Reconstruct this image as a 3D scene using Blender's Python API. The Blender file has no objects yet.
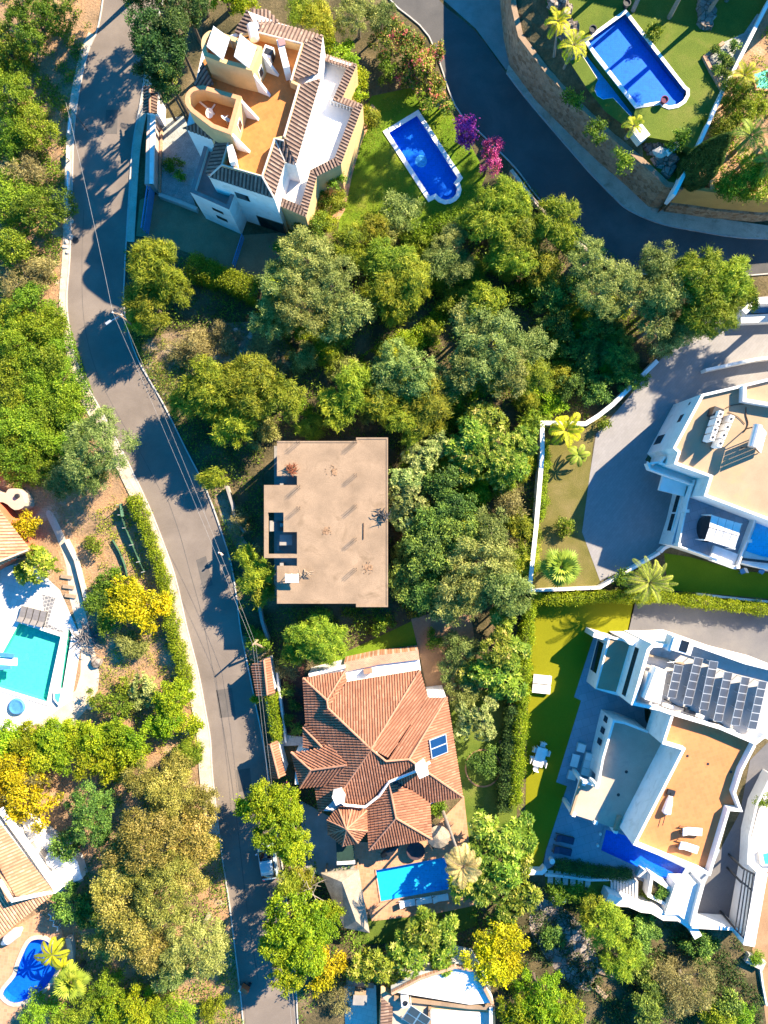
import bpy, bmesh, math, random
import numpy as np
from mathutils import Vector, Matrix
from mathutils.geometry import tessellate_polygon

S = bpy.context.scene
COL = S.collection
H = 72.0                         # camera height over the street, metres
R = math.radians
random.seed(11)

# ------------------------------------------------------------------ camera
cd = bpy.data.cameras.new('camera')
cd.sensor_fit = 'VERTICAL'; cd.sensor_height = 36.0
cd.lens = 36.0 * H / 102.4
cd.clip_end = 3000
cam = bpy.data.objects.new('camera', cd); COL.objects.link(cam)
cam.location = (0, 0, H)
S.camera = cam

# ------------------------------------------------------------------ light
SUN_AZ, SUN_EL = 49.0, 32.0      # azimuth clockwise from the top of the picture
w = bpy.data.worlds.new('World'); S.world = w; w.use_nodes = True
wn, wl = w.node_tree.nodes, w.node_tree.links
wn.clear()
sky = wn.new('ShaderNodeTexSky'); sky.sky_type = 'NISHITA'; sky.sun_disc = False
sky.sun_elevation = R(SUN_EL); sky.sun_rotation = R(SUN_AZ); sky.ozone_density = 4.0
sky.dust_density = 0.3; sky.air_density = 1.0
hs = wn.new('ShaderNodeHueSaturation'); hs.inputs['Saturation'].default_value = 1.65; hs.inputs['Hue'].default_value = 0.495
bg = wn.new('ShaderNodeBackground'); bg.inputs['Strength'].default_value = 0.1
wo = wn.new('ShaderNodeOutputWorld')
wl.new(sky.outputs[0], hs.inputs['Color']); wl.new(hs.outputs[0], bg.inputs[0]); wl.new(bg.outputs[0], wo.inputs[0])
sd = bpy.data.lights.new('sun', 'SUN'); sd.energy = 5.0; sd.angle = R(0.5); sd.color = (1.0, 0.83, 0.60)
sun = bpy.data.objects.new('sun', sd); COL.objects.link(sun)
sv = Vector((math.sin(R(SUN_AZ))*math.cos(R(SUN_EL)), math.cos(R(SUN_AZ))*math.cos(R(SUN_EL)), math.sin(R(SUN_EL))))
sun.rotation_euler = sv.to_track_quat('Z', 'Y').to_euler()
sun.location = sv * 120
S.view_settings.view_transform = 'Standard'; S.view_settings.look = 'None'
S.view_settings.exposure = 1.95; S.view_settings.gamma = 1.0
S.render.engine = 'CYCLES'
try:
    S.cycles.max_bounces = 6; S.cycles.diffuse_bounces = 3; S.cycles.transparent_max_bounces = 8
    S.cycles.transmission_bounces = 3; S.cycles.caustics_reflective = False; S.cycles.caustics_refractive = False
    S.cycles.sample_clamp_indirect = 6
except Exception:
    pass

# ------------------------------------------------------------------ helpers
BASE = 0.0                       # metres the plot being built stands above the street
def P(px, py, z=0.0):
    """metres in plan of the surveyed point px,py on the 10-per-metre survey sheet, standing z metres up"""
    s = (1 - (z + BASE) / H) / 10.0
    return ((px - 384) * s, (512 - py) * s, z)
def PP(pts, z=0.0): return [P(a, b, z) for a, b in pts]

class MB:
    def __init__(s): s.v = []; s.f = []; s.m = []; s.t = []
    def add(s, verts, faces, mi=0, tint=0.5):
        o = len(s.v); s.v += [tuple(q) for q in verts]
        for f in faces:
            s.f.append([o + i for i in f]); s.m.append(mi); s.t.append(tint)
        return s
    def prism(s, poly, z0, z1, mi=0, top=True, bottom=False, mtop=None):
        p = [(q[0], q[1]) for q in poly]
        A = sum(p[i][0]*p[(i+1) % len(p)][1] - p[(i+1) % len(p)][0]*p[i][1] for i in range(len(p)))
        if A < 0: p = p[::-1]
        n = len(p)
        V = [(x, y, z0) for x, y in p] + [(x, y, z1) for x, y in p]
        s.add(V, [[i, (i+1) % n, n + (i+1) % n, n + i] for i in range(n)], mi)
        if top: s.add([(x, y, z1) for x, y in p], [list(range(n))], mi if mtop is None else mtop)
        if bottom: s.add([(x, y, z0) for x, y in p], [list(range(n))[::-1]], mi)
        return s
    def box(s, c, size, rz=0.0, mi=0, rx=0.0, ry=0.0, tint=.5):
        M = Matrix.Translation(c) @ Matrix.Rotation(rz, 4, 'Z') @ Matrix.Rotation(ry, 4, 'Y') @ Matrix.Rotation(rx, 4, 'X')
        a, b, d = [q/2 for q in size]
        V = [M @ Vector(q) for q in ((-a,-b,-d),(a,-b,-d),(a,b,-d),(-a,b,-d),(-a,-b,d),(a,-b,d),(a,b,d),(-a,b,d))]
        return s.add(V, [[0,3,2,1],[4,5,6,7],[0,1,5,4],[1,2,6,5],[2,3,7,6],[3,0,4,7]], mi, tint)
    def tube(s, pts, r, n=6, mi=0, cap=True):
        pts = [Vector(q) for q in pts]; rs = r if isinstance(r, (list, tuple)) else [r]*len(pts)
        V = []; 
        for i, q in enumerate(pts):
            d = (pts[min(i+1, len(pts)-1)] - pts[max(i-1, 0)])
            d = d.normalized() if d.length > 1e-6 else Vector((0,0,1))
            u = d.cross(Vector((0,0,1)) if abs(d.z) < .95 else Vector((1,0,0))).normalized(); v = d.cross(u)
            for k in range(n):
                a = 2*math.pi*k/n
                V.append(q + (u*math.cos(a) + v*math.sin(a))*rs[i])
        F = []
        for i in range(len(pts)-1):
            for k in range(n):
                F.append([i*n+k, (i+1)*n+k, (i+1)*n+(k+1) % n, i*n+(k+1) % n])
        if cap: F += [list(range(n)), [(len(pts)-1)*n+k for k in range(n)][::-1]]
        return s.add(V, F, mi)
    def lathe(s, c, prof, n=16, mi=0):
        V = []; F = []
        for (r, z) in prof:
            for k in range(n):
                a = 2*math.pi*k/n; V.append((c[0]+r*math.cos(a), c[1]+r*math.sin(a), c[2]+z))
        for i in range(len(prof)-1):
            for k in range(n):
                F.append([i*n+k, i*n+(k+1) % n, (i+1)*n+(k+1) % n, (i+1)*n+k])
        F.append([(len(prof)-1)*n+k for k in range(n)]); F.append([k for k in range(n)][::-1])
        return s.add(V, F, mi)
    def strip(s, line, wdt, z0, z1, mi=0, closed=False, side=0):
        """a wall of width wdt following a line of xy points; side 0 centred, 1 left of the line, -1 right"""
        a, b = offset(line, wdt*(0.5 if side == 0 else (1 if side > 0 else 0)), closed), offset(line, -wdt*(0.5 if side == 0 else (0 if side > 0 else 1)), closed)
        n = len(line); rng = range(n if closed else n-1)
        za = z1 if isinstance(z1, (list, tuple)) else [z1]*n
        V = [(x, y, z0) for x, y in a] + [(x, y, z0) for x, y in b] + [(p[0], p[1], za[i]) for i, p in enumerate(a)] + [(p[0], p[1], za[i]) for i, p in enumerate(b)]
        F = []
        for i in rng:
            j = (i+1) % n
            F += [[2*n+i, 3*n+i, 3*n+j, 2*n+j], [i, 2*n+i, 2*n+j, j], [n+i, n+j, 3*n+j, 3*n+i]]
        if not closed: F += [[0, n, 3*n, 2*n], [n-1, 3*n-1, 4*n-1, 2*n-1]]
        return s.add(V, F, mi)
    def obj(s, name, mats, parent=None, smooth=False, tint=False):
        me = bpy.data.meshes.new(name)
        off = Vector((0,0,0))
        if parent is not None:
            off = world_loc(parent)
        me.from_pydata([(x-off.x, y-off.y, z-off.z) for x, y, z in s.v], [], s.f)
        mats = mats if isinstance(mats, (list, tuple)) else [mats]
        for q in mats: me.materials.append(q)
        if s.m: me.polygons.foreach_set('material_index', s.m)
        if tint:
            a = me.attributes.new('tint', 'FLOAT', 'FACE'); a.data.foreach_set('value', s.t)
        if smooth: me.polygons.foreach_set('use_smooth', [True]*len(me.polygons))
        me.update()
        o = bpy.data.objects.new(name, me); COL.objects.link(o)
        if parent is not None: o.parent = parent
        return o

def world_loc(o):
    v = Vector(o.location)
    while o.parent: o = o.parent; v += Vector(o.location)
    return v
def offset(line, d, closed=False):
    n = len(line); out = []
    L = [Vector((q[0], q[1])) for q in line]
    for i in range(n):
        p = L[i]
        e1 = (p - L[i-1]) if (i > 0 or closed) else (L[1] - p)
        e2 = (L[(i+1) % n] - p) if (i < n-1 or closed) else e1
        e1 = e1.normalized(); e2 = e2.normalized()
        n1 = Vector((-e1.y, e1.x)); n2 = Vector((-e2.y, e2.x))
        m = (n1 + n2)
        m = m.normalized() if m.length > 1e-5 else n1
        k = d / max(.45, m.dot(n1))
        out.append((p.x + m.x*k, p.y + m.y*k))
    return out
def tag(o, label=None, cat=None, group=None, kind=None):
    if label: o['label'] = label
    if cat: o['category'] = cat
    if group: o['group'] = group
    if kind: o['kind'] = kind
    return o
def thing(name, label, cat, loc=(0,0,0), group=None):
    o = bpy.data.objects.new(name, None); COL.objects.link(o); o.location = loc; o.empty_display_size = .3
    return tag(o, label, cat, group)
def tree_copy(o, parent=None):
    c = o.copy(); COL.objects.link(c); c.parent = parent
    for ch in list(o.children): tree_copy(ch, c)
    return c
def smooth_line(pts, k=4, closed=False):
    """Catmull-Rom through plan points"""
    out = []; n = len(pts)
    rng = n if closed else n-1
    for i in range(rng):
        g = (lambda j: pts[j % n]) if closed else (lambda j: pts[min(max(j, 0), n-1)])
        p0, p1, p2, p3 = g(i-1), g(i), g(i+1), g(i+2)
        for s in range(k):
            t = s/k
            out.append(tuple(.5*((2*p1[c]) + (-p0[c]+p2[c])*t + (2*p0[c]-5*p1[c]+4*p2[c]-p3[c])*t*t + (-p0[c]+3*p1[c]-3*p2[c]+p3[c])*t**3) for c in (0, 1)))
    if not closed: out.append(tuple(pts[-1][:2]))
    return out
def sheet(name, poly, z, m, holes=(), kind='structure', parent=None, thick=0.0):
    """flat piece of ground (triangulated, may have holes); poly in plan metres"""
    loops = [[Vector((q[0], q[1], 0)) for q in poly]] + [[Vector((q[0], q[1], 0)) for q in h] for h in holes]
    tris = tessellate_polygon(loops)
    flat = [q for l in loops for q in l]
    mb = MB()
    F = []
    for t in tris:
        a, b, c = [flat[i] for i in t]
        F.append(list(t) if (b-a).cross(c-a).z > 0 else list(t)[::-1])
    mb.add([(q.x, q.y, z) for q in flat], F)
    if thick:
        for l in loops:
            n = len(l); mb.add([(q.x, q.y, z) for q in l] + [(q.x, q.y, z-thick) for q in l], [[i, n+i, n+(i+1) % n, (i+1) % n] for i in range(n)])
    o = mb.obj(name, m, parent)
    if kind: tag(o, kind=kind)
    return o

# ------------------------------------------------------------------ materials
def _rgb(c): return (c[0], c[1], c[2], 1.0)
class NT:
    def __init__(s, name):
        s.m = bpy.data.materials.new(name); s.m.use_nodes = True
        s.n = s.m.node_tree.nodes; s.l = s.m.node_tree.links; s.n.clear()
        s.out = s.n.new('ShaderNodeOutputMaterial'); s.tc = s.n.new('ShaderNodeTexCoord')
    def noise(s, scale, detail=4, rough=.55, vec=None, dist=0.0):
        q = s.n.new('ShaderNodeTexNoise'); q.inputs['Scale'].default_value = scale
        q.inputs['Detail'].default_value = detail; q.inputs['Roughness'].default_value = rough; q.inputs['Distortion'].default_value = dist
        s.l.new(vec or s.tc.outputs['Object'], q.inputs['Vector']); return q.outputs['Fac']
    def ramp(s, fac, stops):
        q = s.n.new('ShaderNodeValToRGB'); e = q.color_ramp.elements
        e[0].position, e[0].color = stops[0][0], _rgb(stops[0][1]); e[1].position, e[1].color = stops[-1][0], _rgb(stops[-1][1])
        for p, c in stops[1:-1]:
            k = e.new(p); k.color = _rgb(c)
        s.l.new(fac, q.inputs['Fac']); return q.outputs['Color']
    def mix(s, fac, a, b, mode='MIX'):
        q = s.n.new('ShaderNodeMix'); q.data_type = 'RGBA'; q.blend_type = mode
        for sock, val in ((q.inputs[0], fac), (q.inputs[6], a), (q.inputs[7], b)):
            if hasattr(val, 'is_output'): s.l.new(val, sock)
            elif isinstance(val, (tuple, list)): sock.default_value = _rgb(val)
            else: sock.default_value = val
        return q.outputs[2]
    def math(s, op, a, b=None):
        q = s.n.new('ShaderNodeMath'); q.operation = op
        for i, val in enumerate((a, b)):
            if val is None: continue
            if hasattr(val, 'is_output'): s.l.new(val, q.inputs[i])
            else: q.inputs[i].default_value = val
        return q.outputs[0]
    def bsdf(s, color, rough=.85, spec=.3, metal=0.0, bump=None, bstr=.3, bdist=.05):
        q = s.n.new('ShaderNodeBsdfPrincipled')
        if hasattr(color, 'is_output'): s.l.new(color, q.inputs['Base Color'])
        else: q.inputs['Base Color'].default_value = _rgb(color)
        if hasattr(rough, 'is_output'): s.l.new(rough, q.inputs['Roughness'])
        else: q.inputs['Roughness'].default_value = rough
        q.inputs['Specular IOR Level'].default_value = spec; q.inputs['Metallic'].default_value = metal
        if bump is not None:
            b = s.n.new('ShaderNodeBump'); b.inputs['Strength'].default_value = bstr; b.inputs['Distance'].default_value = bdist
            s.l.new(bump, b.inputs['Height']); s.l.new(b.outputs[0], q.inputs['Normal'])
        return q.outputs[0]
    def done(s, sh): s.l.new(sh, s.out.inputs['Surface']); return s.m

def M_plain(name, c, var=.18, scale=1.2, rough=.8, spec=.3, metal=0, bstr=.15, fine=14, stain=None, stain_sc=.5, stain_lo=.52, stain_hi=.7):
    t = NT(name)
    a = [q*(1-var) for q in c]; b = [min(.95, q*(1+var)) for q in c]
    f1 = t.noise(scale, 5); col = t.ramp(f1, [(.3, a), (.7, b)])
    f2 = t.noise(fine, 3); g = t.ramp(f2, [(.3, [1-var*.7]*3), (.7, [1+var*.4]*3)])
    col = t.mix(1.0, col, g, 'MULTIPLY')
    if stain:
        f3 = t.noise(stain_sc, 6, .65, dist=.6); k = t.ramp(f3, [(stain_lo, (0,0,0)), (stain_hi, (1,1,1))])
        col = t.mix(k, col, stain)
    return t.done(t.bsdf(col, rough, spec, metal, f2, bstr, .03))

def M_patch(name, stops, scale=.35, detail=8, rough=.9, fine=9, fvar=.35, bstr=.6, bdist=.08):
    """natural ground: several colours in patches, grain on top"""
    t = NT(name)
    f = t.noise(scale, detail, .62, dist=.4); col = t.ramp(f, stops)
    f2 = t.noise(fine, 5, .7); g = t.ramp(f2, [(.25, [1-fvar]*3), (.75, [1+fvar*.6]*3)])
    col = t.mix(1.0, col, g, 'MULTIPLY')
    return t.done(t.bsdf(col, rough, .15, 0, f2, bstr, bdist))

def M_paving(name, c, size=.4, gap=.02, mortar=(.25,.23,.2), rot=0, var=.15, rough=.8, ratio=1.0, offset_=.5):
    t = NT(name)
    mp = t.n.new('ShaderNodeMapping'); mp.inputs['Rotation'].default_value = (0, 0, rot); t.l.new(t.tc.outputs['Object'], mp.inputs['Vector'])
    br = t.n.new('ShaderNodeTexBrick'); t.l.new(mp.outputs[0], br.inputs['Vector'])
    br.inputs['Color1'].default_value = _rgb([q*(1-var) for q in c]); br.inputs['Color2'].default_value = _rgb([min(.95, q*(1+var)) for q in c])
    br.inputs['Mortar'].default_value = _rgb(mortar); br.inputs['Scale'].default_value = 1.0
    br.inputs['Mortar Size'].default_value = gap; br.inputs['Brick Width'].default_value = size*ratio; br.inputs['Row Height'].default_value = size
    br.offset = offset_
    f = t.noise(.7, 6, .6); g = t.ramp(f, [(.3, [1-var]*3), (.7, [1+var]*3)])
    col = t.mix(1.0, br.outputs['Color'], g, 'MULTIPLY')
    return t.done(t.bsdf(col, rough, .3, 0, br.outputs['Fac'], -.3, .01))

def M_tile(name, stops):
    """barrel tiles: the tint of each tile is stored on its faces"""
    t = NT(name)
    at = t.n.new('ShaderNodeAttribute'); at.attribute_name = 'tint'
    col = t.ramp(at.outputs['Fac'], stops)
    f = t.noise(.6, 6, .65); g = t.ramp(f, [(.3, (.75,.74,.74)), (.7, (1.12,1.1,1.08))])
    col = t.mix(1.0, col, g, 'MULTIPLY')
    f2 = t.noise(9, 4, .7); k = t.ramp(f2, [(.62, (0,0,0)), (.8, (.6,.6,.6))])
    col = t.mix(k, col, (.16,.13,.1))
    return t.done(t.bsdf(col, .85, .25, 0, f2, .2, .02))

def M_leaf(name, stops, hue=.03, val=.25, trans=.28, tcol=None, rough=.6):
    """foliage: tint per leaf on faces, hue and brightness per plant"""
    t = NT(name)
    stops = [(p, [min(.75, q*(1.78, 1.9, 1.2)[i]) for i, q in enumerate(c)]) for p, c in stops]
    at = t.n.new('ShaderNodeAttribute'); at.attribute_name = 'tint'
    col = t.ramp(at.outputs['Fac'], stops)
    oi = t.n.new('ShaderNodeObjectInfo')
    h = t.n.new('ShaderNodeHueSaturation'); t.l.new(col, h.inputs['Color'])
    t.l.new(t.math('ADD', t.math('MULTIPLY', oi.outputs['Random'], 2*hue), .5-hue), h.inputs['Hue'])
    r2 = t.math('FRACT', t.math('MULTIPLY', oi.outputs['Random'], 17.31))
    t.l.new(t.math('ADD', t.math('MULTIPLY', r2, 2*val), 1-val), h.inputs['Value'])
    pr = t.bsdf(h.outputs[0], rough, .25)
    tr = t.n.new('ShaderNodeBsdfTranslucent'); t.l.new(h.outputs[0], tr.inputs['Color'])
    mx = t.n.new('ShaderNodeMixShader'); mx.inputs[0].default_value = trans
    t.l.new(pr, mx.inputs[1]); t.l.new(tr.outputs[0], mx.inputs[2])
    return t.done(mx.outputs[0])

def M_water(name, tint, ripple=2.2, deep=.06):
    """clear pool water: tinted light passes straight down to the tiled floor, the sky mirrors weakly"""
    t = NT(name)
    tr = t.n.new('ShaderNodeBsdfTransparent'); tr.inputs['Color'].default_value = _rgb(tint)
    gl = t.n.new('ShaderNodeBsdfGlossy'); gl.inputs['Roughness'].default_value = .05
    f = t.noise(ripple, 4, .55, dist=.5)
    b = t.n.new('ShaderNodeBump'); b.inputs['Strength'].default_value = .25; b.inputs['Distance'].default_value = .1
    t.l.new(f, b.inputs['Height']); t.l.new(b.outputs[0], gl.inputs['Normal'])
    lw_ = t.n.new('ShaderNodeLayerWeight'); lw_.inputs['Blend'].default_value = .5; t.l.new(b.outputs[0], lw_.inputs['Normal'])
    fr = t.math('ADD', t.math('MULTIPLY', t.math('POWER', lw_.outputs['Facing'], 5.0), .6), .025)
    mx = t.n.new('ShaderNodeMixShader'); t.l.new(fr, mx.inputs[0]); t.l.new(tr.outputs[0], mx.inputs[1]); t.l.new(gl.outputs[0], mx.inputs[2])
    return t.done(mx.outputs[0])

def M_basin(name, c, c2):
    """small glazed pool tiles, seen wavering through the water"""
    t = NT(name)
    f = t.noise(1.6, 4, .5, dist=1.5); col = t.ramp(f, [(.32, c2), (.5, c), (.68, c2)])
    br = t.n.new('ShaderNodeTexBrick'); t.l.new(t.tc.outputs['Object'], br.inputs['Vector']); br.offset = 0
    br.inputs['Color1'].default_value = (.9,.9,.9,1); br.inputs['Color2'].default_value = (1.08,1.08,1.08,1); br.inputs['Mortar'].default_value = (1.15,1.15,1.12,1)
    br.inputs['Scale'].default_value = 1; br.inputs['Brick Width'].default_value = .2; br.inputs['Row Height'].default_value = .2; br.inputs['Mortar Size'].default_value = .012
    col = t.mix(1.0, col, br.outputs['Color'], 'MULTIPLY')
    return t.done(t.bsdf(col, .4, .3))
# ------------------------------------------------------------------ material library
white = M_plain('white_render', (.78,.76,.73), .06, 1.0, .8, bstr=.08, stain=(.55,.52,.47), stain_sc=1.1, stain_lo=.53, stain_hi=.8)
cream = M_plain('cream_render', (.62,.425,.205), .10, .9, .85, stain=(.42,.31,.19), stain_sc=.8, stain_lo=.58, stain_hi=.85)
pinkrender = M_plain('pink_render', (.50,.38,.33), .12, .9, .85)
mauve = M_plain('mauve_coping', (.33,.19,.18), .12, 1.4, .8)
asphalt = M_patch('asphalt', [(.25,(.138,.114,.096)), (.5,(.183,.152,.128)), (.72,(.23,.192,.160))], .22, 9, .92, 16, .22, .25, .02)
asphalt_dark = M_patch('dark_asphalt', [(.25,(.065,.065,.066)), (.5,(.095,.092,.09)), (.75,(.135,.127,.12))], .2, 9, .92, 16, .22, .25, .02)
yard = M_patch('yard_asphalt', [(.25,(.10,.10,.105)), (.5,(.135,.13,.135)), (.75,(.18,.17,.16))], .25, 9, .9, 14, .2, .25, .02)
pavement = M_plain('pavement_concrete', (.50,.42,.33), .16, .9, .9, fine=8, stain=(.28,.21,.14), stain_sc=.7, stain_lo=.55, stain_hi=.75)
kerbm = M_plain('kerb_paint', (.42,.40,.37), .1, 2, .8, stain=(.3,.27,.24), stain_sc=2.2, stain_lo=.55, stain_hi=.7)
concrete = M_plain('raw_concrete', (.275,.192,.125), .22, .45, .9, fine=10, stain=(.17,.115,.07), stain_sc=.45, stain_lo=.53, stain_hi=.74)
concrete_grey = M_plain('grey_concrete', (.27,.25,.23), .15, .8, .9)
soil = M_patch('dry_soil', [(.22,(.12,.08,.045)), (.42,(.30,.20,.12)), (.55,(.40,.235,.125)), (.68,(.46,.35,.235)), (.85,(.22,.16,.08))], .28, 10, .95, 5, .45, .8, .12)
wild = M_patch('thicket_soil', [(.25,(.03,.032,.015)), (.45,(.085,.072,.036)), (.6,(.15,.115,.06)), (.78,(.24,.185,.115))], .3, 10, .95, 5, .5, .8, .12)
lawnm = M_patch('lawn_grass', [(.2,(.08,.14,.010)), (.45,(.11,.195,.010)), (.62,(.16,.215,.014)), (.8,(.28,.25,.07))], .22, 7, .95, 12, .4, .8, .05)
turf = M_patch('artificial_turf', [(.3,(.085,.16,.005)), (.7,(.125,.20,.008))], .2, 4, .95, 22, .35, .6, .03)
turf2 = M_patch('mown_turf', [(.3,(.165,.17,.004)), (.7,(.205,.20,.007))], .2, 4, .95, 22, .3, .6, .03)
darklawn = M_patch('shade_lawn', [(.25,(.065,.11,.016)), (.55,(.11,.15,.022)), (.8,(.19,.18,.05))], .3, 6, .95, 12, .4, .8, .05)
patio_w = M_paving('pale_stone_paving', (.60,.57,.53), .6, .012, (.42,.39,.35), .3, .07)
patio_b = M_paving('grey_stone_paving', (.25,.29,.34), .8, .012, (.17,.19,.22), R(-17), .06)
patio_t = M_paving('terracotta_paving', (.46,.235,.13), .33, .014, (.40,.27,.19), R(8), .14, offset_=0)
drive_p = M_paving('block_paving', (.235,.225,.225), .25, .010, (.20,.19,.19), R(-52), .05, ratio=2)
drive_b = M_patch('brown_drive', [(.3,(.25,.15,.085)), (.7,(.36,.22,.125))], .5, 7, .9, 12, .25, .4, .03)
dry_lawn = M_patch('dry_lawn', [(.25,(.085,.085,.02)), (.5,(.14,.125,.035)), (.75,(.21,.165,.07))], .3, 7, .95, 12, .4, .8, .05)
gravel = M_patch('pale_gravel', [(.3,(.26,.28,.27)), (.7,(.40,.41,.39))], 1.2, 6, .95, 9, .4, .9, .06)
red_gravel = M_patch('dark_red_gravel', [(.3,(.07,.035,.03)), (.7,(.15,.07,.05))], 1.2, 6, .95, 9, .5, .9, .06)
stonew = None
def M_stone(name, c1, c2, mortar, sc=2.2):
    t = NT(name)
    v = t.n.new('ShaderNodeTexVoronoi'); v.inputs['Scale'].default_value = sc; t.l.new(t.tc.outputs['Object'], v.inputs['Vector'])
    e = t.n.new('ShaderNodeTexVoronoi'); e.feature = 'DISTANCE_TO_EDGE'; e.inputs['Scale'].default_value = sc; t.l.new(t.tc.outputs['Object'], e.inputs['Vector'])
    sp = t.n.new('ShaderNodeSeparateColor'); t.l.new(v.outputs['Color'], sp.inputs[0])
    col = t.ramp(sp.outputs[0], [(.1, c1), (.9, c2)])
    k = t.ramp(e.outputs['Distance'], [(.03, (1,1,1)), (.09, (0,0,0))])
    col = t.mix(k, col, mortar)
    f = t.noise(6, 5, .7); g = t.ramp(f, [(.3, (.72,.72,.72)), (.7, (1.15,1.15,1.15))]); col = t.mix(1.0, col, g, 'MULTIPLY')
    return t.done(t.bsdf(col, .9, .2, 0, e.outputs['Distance'], .8, .08))
stonew = M_stone('rubble_stone', (.25,.155,.085), (.46,.32,.20), (.33,.25,.17))
rock = M_stone('grey_rock', (.20,.165,.14), (.34,.29,.25), (.11,.09,.07), 1.4)
brick = M_paving('brick_face', (.40,.19,.10), .09, .012, (.45,.35,.27), 0, .2, ratio=2.5)
glassd = M_plain('dark_glass', (.012,.016,.022), .2, 1, .08, .6, bstr=0)
metal_d = M_plain('dark_metal', (.03,.032,.036), .2, 3, .45, .5, .3, bstr=.05)
metal_l = M_plain('pale_metal', (.55,.56,.57), .08, 3, .4, .5, .5, bstr=.05)
wood_g = M_plain('weathered_wood', (.30,.22,.15), .2, 4, .9)
bluem = M_plain('blue_paint', (.06,.22,.45), .15, 3, .6)
tile_a = M_tile('terracotta_tile', [(0,(.16,.068,.042)), (.35,(.275,.120,.070)), (.7,(.345,.160,.096)), (1,(.41,.215,.14))])
tile_b = M_tile('straw_tile', [(0,(.27,.14,.08)), (.4,(.40,.23,.135)), (.75,(.48,.30,.19)), (1,(.56,.41,.29))])
tile_c = M_tile('brown_tile', [(0,(.06,.038,.032)), (.4,(.14,.09,.072)), (.75,(.235,.165,.13)), (1,(.33,.24,.19))])
ridge_m = M_plain('ridge_tile', (.40,.20,.125), .2, 3, .85)
deck_o = M_paving('orange_deck_tiles', (.44,.17,.045), .3, .012, (.37,.17,.06), R(-28), .1, offset_=0)
deck_p = M_paving('peach_deck_tiles', (.47,.185,.068), .3, .012, (.40,.19,.09), R(-17), .07, offset_=0)
flat_t = M_plain('tan_flat_roof', (.335,.24,.155), .10, .5, .9, fine=12, stain=(.42,.26,.14), stain_sc=.4, stain_lo=.56, stain_hi=.72)
flat_g = M_plain('grey_flat_roof', (.42,.34,.265), .10, .5, .9, fine=12, stain=(.28,.24,.22), stain_sc=.5, stain_lo=.55, stain_hi=.75)
fabric_w = M_plain('white_fabric', (.74,.72,.70), .08, 2, .9)
wicker = M_plain('brown_wicker', (.20,.115,.07), .3, 8, .85)
pv = None
def M_pv(name, c=(.022,.032,.06), line=(.30,.32,.35), wx=.16):
    t = NT(name)
    br = t.n.new('ShaderNodeTexBrick'); br.offset = 0
    t.l.new(t.tc.outputs['Generated'], br.inputs['Vector'])
    br.inputs['Color1'].default_value = _rgb(c); br.inputs['Color2'].default_value = _rgb([q*1.25 for q in c]); br.inputs['Mortar'].default_value = _rgb(line)
    br.inputs['Scale'].default_value = 1; br.inputs['Brick Width'].default_value = wx; br.inputs['Row Height'].default_value = wx; br.inputs['Mortar Size'].default_value = .006
    return t.done(t.bsdf(br.outputs['Color'], .18, .6))
pv = M_pv('solar_cells')
pv_flat = M_plain('solar_absorber', (.05,.055,.07), .15, 2, .3, .5, bstr=0)
water_deep = M_water('pool_water_deep', (.72,.92,1.0))
water_clear = M_water('pool_water_clear', (.86,.99,.99))
basin_royal = M_basin('royal_blue_tiles', (.008,.14,.66), (.008,.11,.55))
basin_sky = M_basin('sky_blue_tiles', (.02,.42,.78), (.015,.34,.68))
basin_teal = M_basin('turquoise_tiles', (.08,.56,.40), (.07,.49,.35))

# ------------------------------------------------------------------ pools (outlines first: the ground is cut open for them)
def arc(c, r, a0, a1, n=10): return [(c[0]+r*math.cos(R(a0+(a1-a0)*i/n)), c[1]-r*math.sin(R(a0+(a1-a0)*i/n))) for i in range(n+1)]
POOL1 = [(417,116),(389,133),(430,196.5),(436,193.5)] + [(438,196),(441,198.5),(445,200),(449,199.5),(453,197.5),(456,194),(457,190),(456,186),(453.5,183.5)] + [(457.5,178)]
POOL3 = [(606,829.5),(601,850),(640,868),(676,883),(685,868),(660,856),(648,848),(634,838)]
POOL4 = [(376,870),(445,857),(451.5,888.5),(381,901)]
POOL5 = [(19.5,623),(61,636.5),(47,701.5),(-14,683)]
POOL5B = [(69,627),(72,634),(63,688),(60.5,688)]
POOL6 = smooth_line([(29,943),(38,939),(47,941),(54,948),(58,957),(55.5,971),(45,987),(28,998.5),(14,1002.5),(4,996),(5,989),(15.6,976),(20,962)], 3, True)
def water(name_pts, z, m, parent): 
    mb = MB(); pts = name_pts; A = sum(pts[i][0]*pts[(i+1) % len(pts)][1]-pts[(i+1) % len(pts)][0]*pts[i][1] for i in range(len(pts)))
    if A < 0: pts = pts[::-1]
    mb.add([(x, y, z) for x, y, *_ in pts], [list(range(len(pts)))]); return mb.obj('water', m, parent)
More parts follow.
